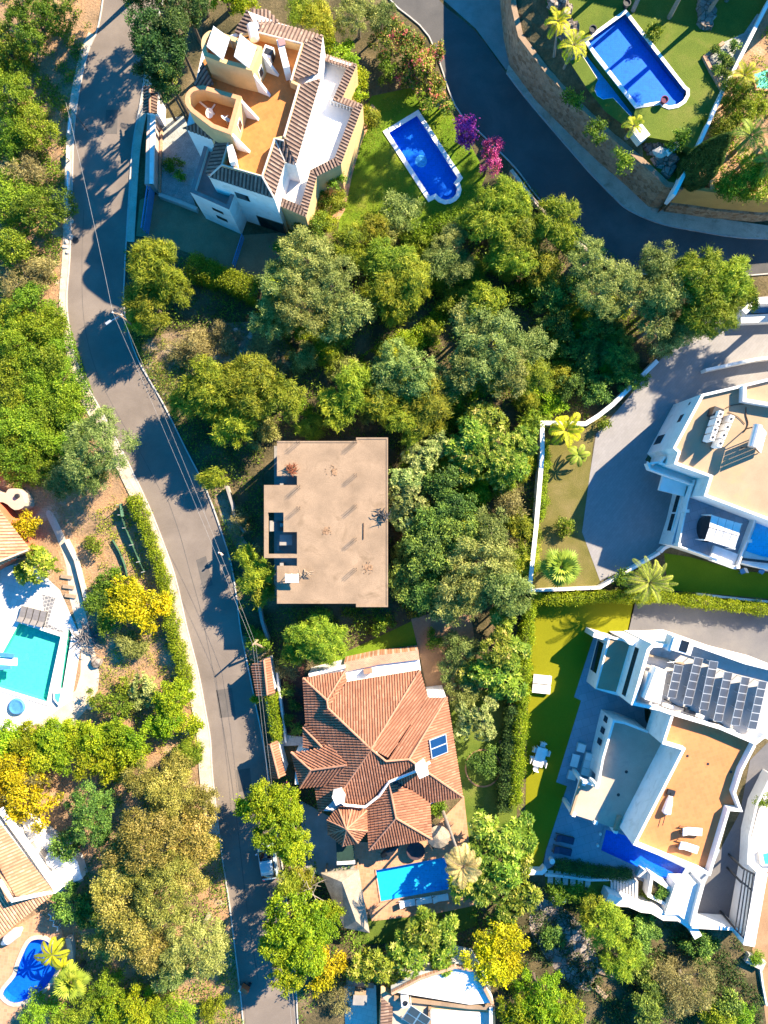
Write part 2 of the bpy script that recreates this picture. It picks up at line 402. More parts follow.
def pool(label, out_px, z, basin_m, water_m, cop_w=.35, cop_m=None, depth=.7, ztop=.06, name='swimming_pool', level=.1):
    pts = [q[:2] for q in PP(out_px, z)]
    A = sum(pts[i][0]*pts[(i+1) % len(pts)][1]-pts[(i+1) % len(pts)][0]*pts[i][1] for i in range(len(pts)))
    if A < 0: pts = pts[::-1]
    cx, cy = sum(q[0] for q in pts)/len(pts), sum(q[1] for q in pts)/len(pts)
    t = thing(name, label, 'pool', (cx, cy, z))
    n = len(pts); mb = MB()
    mb.add([(x, y, z+ztop-.01) for x, y in pts] + [(x, y, z-depth) for x, y in pts], [[i, n+i, n+(i+1) % n, (i+1) % n] for i in range(n)])
    mb.add([(x, y, z-depth) for x, y in pts], [list(range(n))])
    mb.obj('basin', basin_m, t)
    if cop_w:
        o = offset(pts, -cop_w, True)
        mb = MB(); zt = z+ztop
        mb.add([(x, y, zt) for x, y in pts] + [(x, y, zt) for x, y in o] + [(x, y, z-.05) for x, y in o] + [(x, y, zt-.1) for x, y in pts],
               [f for i in range(n) for j in [(i+1) % n] for f in ([i, n+i, n+j, j], [n+i, 2*n+i, 2*n+j, n+j], [3*n+i, i, j, 3*n+j])])
        mb.obj('coping', cop_m or white, t)
    water(pts, z - level, water_m, t)
    return t

# ------------------------------------------------------------------ ground and roads
Z1, Z2, Z3, Z4 = .004, .012, .02, .03
holes = [[q[:2] for q in PP(h)] for h in (POOL1, POOL3, POOL4, POOL5, POOL5B, POOL6)]
G = 900
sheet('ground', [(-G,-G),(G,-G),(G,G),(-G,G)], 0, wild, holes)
L_W = [(60,-330),(96,-200),(104,-60),(104,-10),(98,29),(88.5,52),(79.5,91),(74,135),(72,200),(70,258),(67,305),(73.5,349),(83,377),(101.5,411),(122,450),(143,493),(157.5,527),(175,576),(187.6,630),(198,670),(206,713),(210.5,740),(213,779),(222,854),(230,907),(240,989),(246,1040),(262,1120),(300,1260),(360,1500)]
L_E = [(130,-330),(168,-200),(172,-60),(166,-10),(152,40),(146,70),(140.6,104),(133,146),(129,200),(126.5,242),(125,270),(125,314),(137.5,358),(162.5,402),(187.5,452),(202,480),(211.6,503),(222,533),(231,562.6),(236,592),(240.6,629),(247.4,663),(254,696),(261.5,733),(268,771),(275,820),(283,870),(290,930),(296,985),(300,1040),(318,1120),(360,1260),(420,1500)]
lw, le = smooth_line([q[:2] for q in PP(L_W)], 4), smooth_line([q[:2] for q in PP(L_E)], 4)
def ribbon(name, a, b, z, m, kind='structure', thick=0):
    mb = MB(); n = len(a)
    mb.add([(x, y, z) for x, y in a] + [(x, y, z) for x, y in b], [[i, n+i, n+i+1, i+1] for i in range(n-1)])
    if thick: mb.add([(x, y, z) for x, y in a] + [(x, y, z-thick) for x, y in a] + [(x, y, z) for x, y in b] + [(x, y, z-thick) for x, y in b], [f for i in range(n-1) for f in ([i, n+i, n+i+1, i+1], [2*n+i, 3*n+i, 3*n+i+1, 2*n+i+1])])
    return tag(mb.obj(name, m), kind=kind)
ribbon('road', lw, le, Z2, asphalt)
# soil of the planted bank west of the road, pavement strip and kerbs
bank = [q for q in lw if -62 < q[1] < 75]; sheet('bank_soil', bank + [(bank[-1][0]-70, bank[-1][1]), (bank[0][0]-70, bank[0][1])], Z1, soil, holes[3:])
pw = [q for q in zip(lw, offset(lw, -1.3)) if -34 < q[0][1] < 12]
ribbon('pavement', [q[1] for q in pw], [q[0] for q in pw], .10, pavement, thick=.1)
pw = [q for q in zip(lw, offset(lw, -.75)) if 9 < q[0][1] < 48]
ribbon('pavement', [q[1] for q in pw], [q[0] for q in pw], .08, pavement, thick=.08)
pe = [q for q in zip(le, offset(le, .8)) if 26.5 < q[0][1] < 46]
ribbon('pavement', [q[1] for q in pe], [q[0] for q in pe], .10, pavement, thick=.1)
mb = MB(); mb.strip([q for q in lw if -60 < q[1] < 60], .11, 0, .125); tag(mb.obj('kerb', kerbm), kind='structure')
mb = MB(); mb.strip([q for q in le if -60 < q[1] < 60], .12, 0, .125); tag(mb.obj('kerb', kerbm), kind='structure')
def seam(line_px, wd, m, z=.0165):
    mb = MB(); L = smooth_line([q[:2] for q in PP(line_px)], 4); a, b = offset(L, wd/2), offset(L, -wd/2); n = len(L)
    mb.add([(x, y, z) for x, y in a] + [(x, y, z) for x, y in b], [[i, n+i, n+i+1, i+1] for i in range(n-1)]); return tag(mb.obj('road_seam', m), kind='structure')
tar = M_patch('tar_patch', [(.3,(.095,.086,.08)), (.7,(.135,.12,.108))], .8, 6, .9, 16, .25, .25, .02)
seam([(168,500),(180,535),(190,572),(201,612),(212,665),(222,720),(230,770),(238,830),(246,900),(258,980)], .07, tar); seam([(84,210),(82,260),(84,320),(96,370),(118,415),(140,452),(160,490)], .05, tar)
for pts in ([(196,560),(206,556),(213,585),(203,589)], [(216,690),(232,688),(236,716),(220,718)], [(106,110),(118,110),(117,134),(105,134)], [(236,770),(250,768),(252,790),(239,792)]):
    sheet('road_patch', PP(pts), .0165, tar)
# north-east road
R_L = [(300,-330),(352,-120),(374,-40),(390,0),(429,37),(455,106),(484,137),(515,168),(536,196),(558,220),(575,236),(604,257),(633,271),(680,279),(768,274),(900,262),(1200,250),(1500,300)]
R_U = [(352,-330),(402,-120),(422,-40),(439,0),(475,31),(507,74),(532,106),(580,162),(593,176.5),(614,198),(628,210),(655,222),(690,230),(768,239),(900,226),(1200,205),(1500,250)]
rl, ru = smooth_line([q[:2] for q in PP(R_L)], 4), smooth_line([q[:2] for q in PP(R_U)], 4)
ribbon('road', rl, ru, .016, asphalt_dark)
mb = MB(); mb.strip([q for q in ru if q[1] > 26 and q[0] > 12 and q[0] < 120 and q[1] < 44], .14, 0, .13); tag(mb.obj('kerb', kerbm), kind='structure')
mb = MB(); mb.strip([q for q in rl if q[0] < 60 and q[1] < 60], .12, 0, .12); tag(mb.obj('kerb', kerbm), kind='structure')
sheet('pavement', PP([(508,66),(513,66),(540,100),(582,143),(610,170),(638,194),(660,207),(690,215),(768,226),(900,213),(900,227),(768,240),(690,231),(655,223),(628,211),(614,199),(593,177.5),(580,163),(532,107),(506,74)]), .11, pavement, thick=.11)
sheet('concrete_apron', PP([(440,-3),(476,29),(506,70),(512,64),(505,40),(502,0),(500,-60),(424,-60)]), .022, concrete_grey)
# centre plots
sheet('lawn', PP([(352,128),(372,96),(430,84),(462,128),(486,175),(470,215),(425,234),(372,242),(338,232),(342,190)]), Z3, lawnm, [holes[0]])
sheet('terracotta_path', PP([(336,168),(352,130),(372,104),(378,110),(362,140),(352,176),(345,210),(336,225),(330,215)]), Z4, patio_t)
sheet('gravel_court', PP([(156,120),(184,116),(196,140),(205,144),(191,192),(196,207),(158,194),(152,190)]), Z3, gravel)
sheet('driveway', PP([(150,196),(159,194),(196,207),(243,235),(294,232),(292,262),(262,282),(240,276),(196,256),(150,238),(136,236),(140,200)]), .024, drive_b)
sheet('lawn', PP([(318,664),(350,650),(412,621),(419,656),(352,664)]), Z3, lawnm)
sheet('brown_terrace', PP([(411,619),(442,610),(471,615),(475,642),(452,660),(456,700),(430,705),(420,656)]), Z4, drive_b)
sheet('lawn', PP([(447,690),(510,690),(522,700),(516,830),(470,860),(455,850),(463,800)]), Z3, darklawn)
sheet('pool_terrace', PP([(352,842),(400,842),(432,830),(464,796),(476,905),(434,914),(372,921),(356,880)]), Z4, patio_t, [holes[2]])
sheet('concrete_yard', PP([(300,800),(345,825),(355,842),(358,872),(320,876),(304,866)]), Z3, concrete_grey)
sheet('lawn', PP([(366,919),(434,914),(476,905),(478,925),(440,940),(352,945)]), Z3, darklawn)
# garden strip between the road wall and the tiled villa
sheet('garden_bed', PP([(273,665),(304,660),(306,742),(283,742)]), Z3, red_gravel)
sheet('path', PP([(273,672),(279,672),(286,735),(306,737),(306,745),(281,746)]), Z4, patio_w)
# villas to the east
sheet('driveway', PP([(596,434),(622,405),(657,363),(690,330),(735,300),(800,292),(800,372),(702,394),(700,402),(677,407),(645,460),(663,476),(676,498),(660,552),(600,581),(582,532),(590,473)]), Z3, drive_p)
sheet('garden_soil', PP([(542,428),(590,424),(608,412),(594,434),(590,473),(582,532),(600,581),(600,590),(530,590),(536,525)]), Z1+.004, dry_lawn)
sheet('artificial_lawn', PP([(664,553),(690,557),(740,571),(820,577),(820,603),(668,590)]), .026, turf)
sheet('artificial_lawn', PP([(530,604),(636,599),(627,638),(596,632),(574,697),(581,700.5),(556,782),(567,786),(545,852),(540,872),(524,866),(528,700)]), Z3, turf2)
sheet('asphalt_yard', PP([(634,600),(820,612),(820,680),(768,668),(700,646),(626,638)]), Z3, yard)
sheet('villa_patio', PP([(595,632),(640,640),(645,720),(690,800),(720,850),(704,886),(690,910),(640,880),(612,878),(560,862),(542,872),(546,850),(567,786),(556,782),(581,700.5),(574,697)]), Z4, patio_b, [holes[1]])
sheet('courtyard', PP([(684,886),(720,850),(740,812),(750,760),(768,742),(830,742),(830,800),(768,800),(750,880),(743,945),(735,930),(692,928)]), Z3, yard)
sheet('side_passage', PP([(768,780),(757,815),(748,850),(752,872),(800,872),(800,780)]), Z4+.01, patio_w)
# west villas
sheet('pool_terrace', PP([(-60,588),(28,560),(60,590),(82,640),(72,700),(40,722),(8,738),(-60,740)]), Z4, patio_w, [holes[3], holes[4]])
sheet('path', smooth_line([q[:2] for q in PP([(46,514),(52,512),(64,535),(74,560),(80,590),(92,640),(98,690),(60,735),(36,722),(76,690),(80,640),(70,600),(66,565),(56,536)])], 3, True), .026, M_plain('chalky_path', (.52,.43,.33), .15, .9, .95))
sheet('pool_terrace', PP([(-60,930),(0,936),(40,912),(62,930),(72,958),(60,985),(34,1012),(0,1026),(-60,1040)]), Z4, patio_t, [holes[5]])
sheet('white_terrace', PP([(14,808),(36,824),(62,846),(78,862),(84,880),(56,894)]), Z4, patio_w)
sheet('stony_ravine', smooth_line([q[:2] for q in PP([(535,900),(560,905),(585,930),(598,960),(592,990),(570,985),(548,960),(530,930)])], 3, True), Z2, rock)
sheet('brown_track', PP([(768,870),(760,905),(752,950),(762,990),(768,1040),(900,1040),(900,870)]), Z3, drive_b)
# ------------------------------------------------------------------ building helpers
rt = random.Random(5)
def fit_plane(pts):
    A = np.array(pts); c = A.mean(0)
    n = np.linalg.svd(A - c)[2][2]
    if n[2] < 0: n = -n
    return Vector(c), Vector(n)
def plane_poly(pts_px):
    pts = [P(*q) for q in pts_px]; c, n = fit_plane(pts)
    return [Vector((x, y, c.z - (n.x*(x-c.x) + n.y*(y-c.y))/n.z)) for x, y, z in pts]
def tile_face(mb, pts, sp=.27, r=.10, tl=.42, lo=.3, hi=.95, fitted=True):
    pts = [Vector(q) for q in pts]
    c, n = fit_plane([tuple(q) for q in pts])
    v = Vector((0,0,1)) - n*n.z
    if v.length < 1e-3: v = Vector((0,1,0))
    v.normalize(); u = v.cross(n).normalized()
    q2 = [((p-c).dot(u), (p-c).dot(v)) for p in pts]
    order = list(range(len(pts)))
    nrm = (pts[1]-pts[0]).cross(pts[2]-pts[1])
    mb.add(pts, [order if nrm.z > 0 else order[::-1]], 0, .12)
    us = [q[0] for q in q2]; u0 = min(us) + sp*.5
    while u0 < max(us):
        xs = []
        for i in range(len(q2)):
            (a, b), (c2, d) = q2[i], q2[(i+1) % len(q2)]
            if (a <= u0 < c2) or (c2 <= u0 < a): xs.append(b + (d-b)*(u0-a)/(c2-a))
        xs.sort()
        for k in range(0, len(xs)-1, 2):
            v0, v1 = xs[k], xs[k+1]
            s0 = v0
            while s0 < v1 - .02:
                s1 = min(s0 + tl, v1)
                V = []
                for s_, rr, hh in ((s0, r, .1), (s1, r*.86, .075)):
                    for du, dn in ((-rr, -.01), (-rr*.62, hh*.8), (rr*.62, hh*.8), (rr, -.01)):
                        V.append(c + u*(u0+du) + v*s_ + n*dn)
                mb.add(V, [[0,1,5,4],[1,2,6,5],[2,3,7,6],[0,3,2,1]], 0, min(1, max(0, lo + (hi-lo)*rt.betavariate(2.2, 2.2))))
                s0 = s1
        u0 += sp
def tiled_roof(parent, faces, m, ridges=(), sp=.25, r=.086, lo=.3, hi=.95, rm=None, rr=.10, name='roof'):
    mb = MB()
    for f in faces: tile_face(mb, plane_poly(f), sp, r, lo=lo, hi=hi)
    o = mb.obj(name, m, parent, tint=True)
    if ridges:
        mb = MB()
        for l in ridges: mb.tube([Vector(P(*q)) + Vector((0,0,.05)) for q in l], rr, 6)
        mb.obj('ridge', rm or ridge_m, o)
    return o
def coping(mb, outer, inner_w, z_out, z_in, closed=False):
    inn = offset(outer, inner_w, closed); n = len(outer)
    for i in range(n if closed else n-1):
        j = (i+1) % n
        tile_face(mb, [(outer[i][0], outer[i][1], z_out), (outer[j][0], outer[j][1], z_out), (inn[j][0], inn[j][1], z_in), (inn[i][0], inn[i][1], z_in)], .3, .1, lo=.5, hi=.95)
def part_mb(f, name, m, parent, **k):
    mb = MB(); f(mb); return mb.obj(name, m, parent, **k)
def wallpart(parent, poly_px, zpx, z0, z1, m, name='wall', top=True):
    mb = MB(); mb.prism(PP(poly_px, zpx), z0, z1, top=top); return mb.obj(name, m, parent)
def parapet(parent, line_px, zpx, z0, z1, wd, m, closed=False, side=0, name='parapet'):
    mb = MB(); mb.strip([q[:2] for q in PP(line_px, zpx)], wd, z0, z1, 0, closed, side); return mb.obj(name, m, parent)
def flat(parent, poly_px, zpx, z, m, name):
    mb = MB(); pts = PP(poly_px, zpx)
    A = sum(pts[i][0]*pts[(i+1) % len(pts)][1]-pts[(i+1) % len(pts)][0]*pts[i][1] for i in range(len(pts)))
    if A < 0: pts = pts[::-1]
    mb.add([(x, y, z) for x, y, _ in pts], [list(range(len(pts)))]); return mb.obj(name, m, parent)
def on_wall(parent, a, b, f, zc, wd, ht, m, name='window', proud=.05, frame=None):
    """a pane set on the wall that runs from plan point a to b, at fraction f"""
    a, b = Vector(a[:2]), Vector(b[:2]); d = (b-a); ang = math.atan2(d.y, d.x); p = a + d*f
    mb = MB()
    if frame:
        mb.box((p.x, p.y, zc), (wd+.16, proud*2, ht+.16), ang); o = mb.obj(name, frame, parent)
        mb = MB(); mb.box((p.x, p.y, zc), (wd, proud*2+.03, ht), ang); mb.obj('pane', m, o)
        return o
    mb.box((p.x, p.y, zc), (wd, proud*2, ht), ang); return mb.obj(name, m, parent)
def c3(px, py, z=0): return Vector(P(px, py, z))

# ------------------------------------------------------------------ villa with roof deck and towers (upper left)
BASE = 1.0
t = thing('deck_villa', 'cream villa with orange roof deck, two curved towers and striped tile edges', 'house', P(262, 120, 7))
h1 = t
main = [(236,32),(247,10),(279,22),(323,36),(318,73),(321,78),(296,164),(285,162),(274,198),(209,177),(216,140),(186,128),(194,88),(203,45)]
wallpart(t, offset_px := [(384+(x-384)*.999, 512+(y-512)*.999) for x, y in main], 7.2, -BASE, 7.15, white)
deck = [(258.5,33),(302,44),(291,81),(299,85),(284,137),(274.5,139),(262,176.5),(222,165),(231,134),(205,100),(203,60),(240,35)]
flat(t, deck, 7.3, 7.3, deck_o, 'roof_deck')
parapet(t, [(240,35),(258.5,33),(302,44),(291,81),(299,85),(284,137),(274.5,139),(262,176.5),(222,165),(231,134)], 8.2, 7.1, 8.22, .22, cream)
faces = [[(258.5,33,8.2),(302,44,8.2),(323,36,7.25),(279,22,7.25),(260,25,7.25)],
 [(302,43,8.2),(291,81,8.2),(318,73,7.25),(323,36,7.25)],
 [(299,85,8.2),(284,137,8.2),(296,164,7.25),(321,78,7.25)],
 [(274.5,139,8.2),(262,176.5,8.2),(274,198,7.25),(285,162,7.25)],
 [(274.5,139,8.2),(284,141,8.2),(295,165,7.25),(285,162,7.25)],
 [(222,165,8.2),(262,176.5,8.2),(273,198,7.25),(209,177,7.25)],
 [(230,134,8.2),(222,165,8.2),(209,177,7.25),(205,172,7.25),(216,140,7.25)],
 [(231,134,8.2),(198,122,8.2),(182,128,7.25),(216,141,7.25)],
 [(247,9,7.25),(258.5,32,8.2),(246,38,8.2),(235,33,7.25)],
 [(203,62,8.2),(213,82,8.2),(206,94,7.25),(192,90,7.25)],
 [(260,25,7.25),(279,22,7.25),(268,10,6.6),(250,9,6.6)]]
for k_ in (8, 9): tiled_roof(t, [faces[k_]], tile_c, sp=.34, r=.115, lo=.5, hi=.95, name='eave_roof')
faces = faces[:8] + faces[10:]
tiled_roof(t, faces, tile_c, [[(258.5,33,8.25),(302,44,8.25),(291,81,8.25)],[(299,85,8.25),(284,137,8.25)],[(284,141,8.25),(274.5,139,8.25),(262,176.5,8.25),(222,165,8.25),(231,134,8.25)],[(262,176.5,8.2),(274,198,7.25)],[(285,162,7.25),(274.5,139,8.2)],[(222,165,8.2),(209,177,7.25)]], sp=.34, r=.115, lo=.5, hi=.95, rm=M_plain('pale_ridge', (.62,.5,.42), .12, 3, .85), rr=.09)
def d_tower(rim, zr, zf, label_m, cap):
    pts = [q[:2] for q in PP(rim, zr)]
    mb = MB(); A = sum(pts[i][0]*pts[(i+1) % len(pts)][1]-pts[(i+1) % len(pts)][0]*pts[i][1] for i in range(len(pts)))
    if A < 0: pts = pts[::-1]
    mb.strip(pts, .3, -BASE, zr, 0, True, 1); o = mb.obj('tower', cream, t)
    mb = MB(); mb.strip(pts, .36, zr+.003, zr+.06, 0, True, 1); mb.obj('rim', cap, o)
    mb = MB(); i2 = offset(pts, .15, True); mb.add([(x, y, zf) for x, y in i2], [list(range(len(i2)))]); mb.obj('floor', deck_o, o)
    return o, pts
rimA = smooth_line([(191,112),(185.5,104),(186,95),(192,88),(203,85.5)], 3) + [(241.5,96.5),(231,135),(212,128)]
rimB = smooth_line([(204,56),(201.5,46),(203,37),(210,31),(219,32)], 3) + [(262,47),(252,71),(228,65)]
terr_cap = M_plain('terracotta_coping', (.55,.26,.13), .1, 2, .85)
ta, pa = d_tower(rimA, 10.0, 8.3, cream, terr_cap)
tb, pb = d_tower(rimB, 10.4, 9.3, cream, cream)
for rim, zr, o in ((rimA, 10.0, ta), (rimB, 10.4, tb)):
    a, b = P(*(241.5,96.5) if rim is rimA else (262,47), zr), P(*(231,135) if rim is rimA else (252,71), zr)
    on_wall(o, a, b, .5, 8.6, .55, 1.0, glassd, 'window', .05, white)
    d = (Vector(b)-Vector(a)).normalized(); nrm = Vector((-d.y, d.x, 0)); nrm = nrm if nrm.x > 0 else -nrm
    for f in (.06, .94):
        q = Vector(a).lerp(Vector(b), f); q.z = 7.3; mb = MB()
        mb.add([q - d*.12, q + d*.12, q + d*.12 + nrm*1.1, q - d*.12 + nrm*1.1, q - d*.12 + Vector((0,0,2.4)), q + d*.12 + Vector((0,0,2.4))], [[0,1,5,4],[1,2,5],[0,4,3],[2,3,4,5],[0,3,2,1]])
        mb.obj('buttress', white, o)
# things on the towers and the deck
def solar_pair(q, zt, zb):
    mb = MB(); V = [Vector(P(*q[0], zt)), Vector(P(*q[1], zt)), Vector(P(*q[2], zb)), Vector(P(*q[3], zb))]
    n = (V[1]-V[0]).cross(V[2]-V[1]).normalized(); n = n if n.z > 0 else -n
    o = None; fr = MB(); fr.add([v for v in V] + [v - n*.09 for v in V], [[3,2,1,0],[4,5,6,7],[0,4,7,3],[1,2,6,5],[0,1,5,4],[2,3,7,6]]); o = fr.obj('solar_panel', metal_l, t)
    for a, b in ((.03,.47),(.53,.97)):
        g = MB(); L = lambda s, w_: V[0].lerp(V[1], w_).lerp(V[3].lerp(V[2], w_), s) + n*.012
        g.add([L(a,.04), L(a,.96), L(b,.96), L(b,.04)], [[0,1,2,3] if (L(a,.96)-L(a,.04)).cross(L(b,.96)-L(a,.96)).z > 0 else [3,2,1,0]]); g.obj('collector', M_collector, o)
    for v in V[:2]:
        l = MB(); l.tube([v, (v.x, v.y, 9.3)], .035, 5); l.obj('stand', metal_l, o)
M_collector = M_plain('reflection_collector', (.50,.50,.52), .05, .6, .65, .2, bstr=0)  # sky and sun reflection put into the collectors' pale grey
solar_pair([(213.6,26),(230,38),(223,60),(206.6,46)], 10.8, 11.75)
solar_pair([(240,34),(256.6,47),(249,68),(234,56)], 10.8, 11.75)
mb = MB(); a = c3(251,24,8.6); b = c3(255,41,8.6); mb.tube([a, a.lerp(b,.08), a.lerp(b,.92), b], [.2,.42,.42,.2], 14); mb.obj('water_tank', white, t, smooth=False)
mb = MB(); c = c3(268.5,55,7.85); mb.box(c, (.8,1.0,1.0), R(-20)); o = mb.obj('air_conditioner', white, t); mb = MB(); mb.box((c.x+.08, c.y-.03, 7.86), (.7,.55,1.02), R(-20)); mb.obj('grille', metal_d, o)
mb = MB(); c = c3(284.5,60,8.2); mb.box(c, (.55,2.5,1.9), R(14)); o = mb.obj('chimney', white, t); mb = MB(); mb.box((c.x-.1, c.y+.9, 9.2), (.6,.6,.12), R(14)); mb.obj('cap', mauve, o)
def dish(parent, c, r, az, m):
    mb = MB(); V = []; F = []; n = 14
    M = Matrix.Translation(c) @ Matrix.Rotation(az, 4, 'Z') @ Matrix.Rotation(R(55), 4, 'X')
    for k, (rr, zz) in enumerate(((.02,0),(.5,.06),(1,.2))):
        for i in range(n): V.append(M @ Vector((r*rr*math.cos(2*math.pi*i/n), r*rr*math.sin(2*math.pi*i/n), r*zz)))
    for k in range(2):
        for i in range(n): F.append([k*n+i, k*n+(i+1) % n, (k+1)*n+(i+1) % n, (k+1)*n+i])
    F.append(list(range(n)))
    mb.add(V, F); mb.tube([c, (c.x, c.y, c.z-r*1.5)], .035, 5); mb.tube([M @ Vector((0,r*.9,r*.15)), M @ Vector((0,0,r*.9))], .02, 4)
    return mb.obj('satellite_dish', m, parent)
dish(t, c3(226,120,9.1), .5, R(140), white); dish(t, c3(209,113,9.0), .4, R(60), white)
mb = MB(); mb.box(c3(207,108,8.35), (1.7,.14,.08), R(-40)); mb.box(c3(211,110,8.4), (1.2,.12,.08), R(55)); mb.obj('aerial_mast', white, t)
mb = MB(); mb.box(c3(233,158,8.2), (.5,1.5,1.6), R(10)); mb.obj('buttress', white, t)
# low wing with the mauve terrace
lw_ = [(205,143),(190,192),(229,209.5),(236,190),(250,190),(232,150)]
wallpart(t, lw_, 5.0, -BASE, 4.2, white); flat(t, [(206,145),(192,191),(228.5,207.5),(235,190),(250,190),(232,150)], 5.0, 4.23, mauve, 'terrace_floor')
a, b = P(190,192,5), P(229,209.5,5)
o = parapet(t, [(205,143),(190,192),(229,209.5),(236,190),(219,183)], 5.0, 4.15, 4.95, .28, white, side=1)
part_mb(lambda mb: mb.strip([q[:2] for q in PP([(205,143),(190,192),(229,209.5),(236,190),(219,183)], 5.0)], .34, 4.953, 5.02, 0, False, 1), 'coping', mauve, o)
on_wall(t, a, b, .6, 3.2, 1.1, .5, glassd, 'window'); on_wall(t, a, b, .6, 1.4, 1.1, .6, glassd, 'window')
a, b = P(209,177,7.2), P(274,198,7.2)
on_wall(t, a, b, .78, 1.25-BASE, 2.6, 2.4, glassd, 'garage_door', .06, M_plain('brown_frame', (.2,.13,.09), .2, 2))
on_wall(t, a, b, .45, 5.2, 1.3, 1.2, glassd, 'window', .05, white)
# east terrace
te = [(319,56),(357,64),(343,96.5),(363,104.5),(341,164),(317,176),(306,217),(274,203),(285,165),(296,160)]
wallpart(t, te, 4.4, -BASE, 3.7, cream); flat(t, te, 4.4, 3.74, M_plain('white_terrace_floor', (.72,.68,.64), .07, .8, .8, stain=(.55,.50,.44), stain_sc=.6, stain_lo=.58, stain_hi=.75), 'terrace_floor')
lt = [(320,52),(357,64),(343,96.5),(363,104.5),(341,164),(317,176),(306,217),(274,203)]
parapet(t, lt, 4.4, 3.7, 4.35, .3, cream, side=-1)
mb = MB(); coping(mb, [q[:2] for q in PP(lt, 4.5)], -.72, 4.42, 4.62); o = mb.obj('coping', tile_c, t, tint=True)
for (x0, y0, x1, y1) in ((330,59,352,66),(331,100,356,109)):     # balustrades across the terrace
    mb = MB(); a, b = c3(x0,y0,4.4), c3(x1,y1,4.4)
    for i in range(9):
        q = a.lerp(b, i/8); mb.lathe((q.x, q.y, 3.74), [(.07,0),(.1,.15),(.05,.4),(.08,.7)], 8)
    q = (a+b)/2; mb.box((q.x, q.y, 4.49), ((b-a).length, .2, .1), math.atan2(b.y-a.y, b.x-a.x)); mb.obj('balustrade', white, t)
mb = MB(); q = c3(313,110,4.3); mb.box(q, (.35,.9,1.1), R(-15)); mb.obj('door', M_plain('red_paint', (.4,.1,.05), .1), t)
o = thing('deck_chair', 'pale deck chair on the white terrace of the towered villa', 'chair', P(308,145,3.75))
q = c3(308,145,3.75); mb = MB(); mb.box((q.x, q.y, 4.15), (.55,.6,.06), R(30)); mb.obj('seat', cream, o); mb = MB(); mb.box((q.x-.1, q.y+.3, 4.45), (.55,.06,.6), R(30)); mb.obj('backrest', cream, o)
for i, (dx, dy) in enumerate(((-.2,-.2),(.2,-.2),(.2,.2),(-.2,.2))): mb = MB(); mb.tube([(q.x+dx, q.y+dy, 3.75), (q.x+dx, q.y+dy, 4.15)], .03, 5); mb.obj('leg', cream, o)

for o_ in (h1, o): o_.location.z += BASE
BASE = 0.0

# ------------------------------------------------------------------ unfinished concrete shell (centre)
t = thing('concrete_shell', 'unfinished bare concrete building with flat tan roof slab and open stairwell', 'building', P(325, 520, 0))
slab = MB(); Zs = 5.0
for x0, y0, x1, y1 in ((277,441,356,476),(297,476,356,485),(264,485,356,512.5),(264,512.5,268,558),(283.5,512.5,356,532),(297,532,356,554),(268,554,356,558),(297,558,356,566),(277,566,356,603.6),(356,437.5,388,607)):
    slab.prism(PP([(x0,y0),(x1,y0),(x1,y1),(x0,y1)], Zs), Zs-.35, Zs, 0, True, True)
o = slab.obj('roof_slab', concrete, t)
mb = MB(); mb.strip([q[:2] for q in PP([(277.8,441.8),(356.8,441.8),(356.8,438.3),(387.2,438.3),(387.2,606.2),(356.8,606.2),(356.8,602.8),(277.8,602.8),(277.8,566.8)], Zs)], .14, Zs+.002, Zs+.05); mb.obj('slab_edge', concrete, o)
mb = MB(); mb.prism(PP([(279,443),(386,440),(386,604),(279,601)], Zs), 2.1, 2.4, 0, True, True); mb.obj('floor_slab', concrete_grey, t)
flat(t, [(266,441),(386,440),(386,604),(266,601)], Zs, .05, concrete_grey, 'ground_slab')
for x in (281,315,350,384):
    for y in (445,485,525,565,600): mb = MB(); mb.box(c3(x, y, 5.0) + Vector((0,0,-2.7)), (.32,.32,4.66)); mb.obj('column', concrete_grey, t)
mb = MB(); mb.prism(PP([(285,445),(384,441.5),(384,444),(285,447.5)], Zs), .05, 4.6); mb.prism(PP([(382,445),(385,445),(385,600),(382,600)], Zs), .05, 4.6); mb.prism(PP([(300,480),(303,480),(303,575),(300,575)], Zs), .05, 4.6); mb.obj('wall', concrete_grey, t)
mb = MB()
for i in range(12): mb.box(c3(269.5+i*1.1, 524, 5.0) + Vector((0,-.2,-.6-.17*i)), (.14,1.0,.2))
mb.obj('stair', concrete_grey, t); mb = MB()
for i in range(10): mb.box(c3(278+i*1.6, 545, 3.0) + Vector((0,0,-.2-.17*i)), (.2,1.1,.2))
mb.obj('stair', concrete_grey, t)
mb = MB(); mb.box(c3(286,540,4.0), (1.2,1.0,.15)); mb.obj('landing', concrete_grey, t)
mb = MB(); mb.prism(PP([(281,476),(297,476),(297,485),(281,485)], 3.4), 3.2, 3.4, 0, True, True); mb.obj('balcony_slab', concrete_grey, t); mb = MB(); mb.prism(PP([(281,558),(297,558),(297,566),(281,566)], 3.4), 3.2, 3.4, 0, True, True); mb.obj('balcony_slab', concrete_grey, t)
rs = random.Random(3)
rust = M_plain('rusty_iron', (.10,.06,.04), .3, 5, .9)
for x, y in ((299,442),(355.5,442),(355.5,475),(299,487),(299,508),(355.5,506),(355.5,539),(355.5,569)):
    q = c3(x, y, 5.0); mb = MB()
    for dx, dy in ((-.11,-.11),(.11,-.11),(.11,.11),(-.11,.11)): mb.tube([(q.x+dx, q.y+dy, 4.95), (q.x+dx+rs.uniform(-.03,.03), q.y+dy+rs.uniform(-.03,.03), 6.0)], .022, 5)
    mb.obj('starter_bars', rust, o)
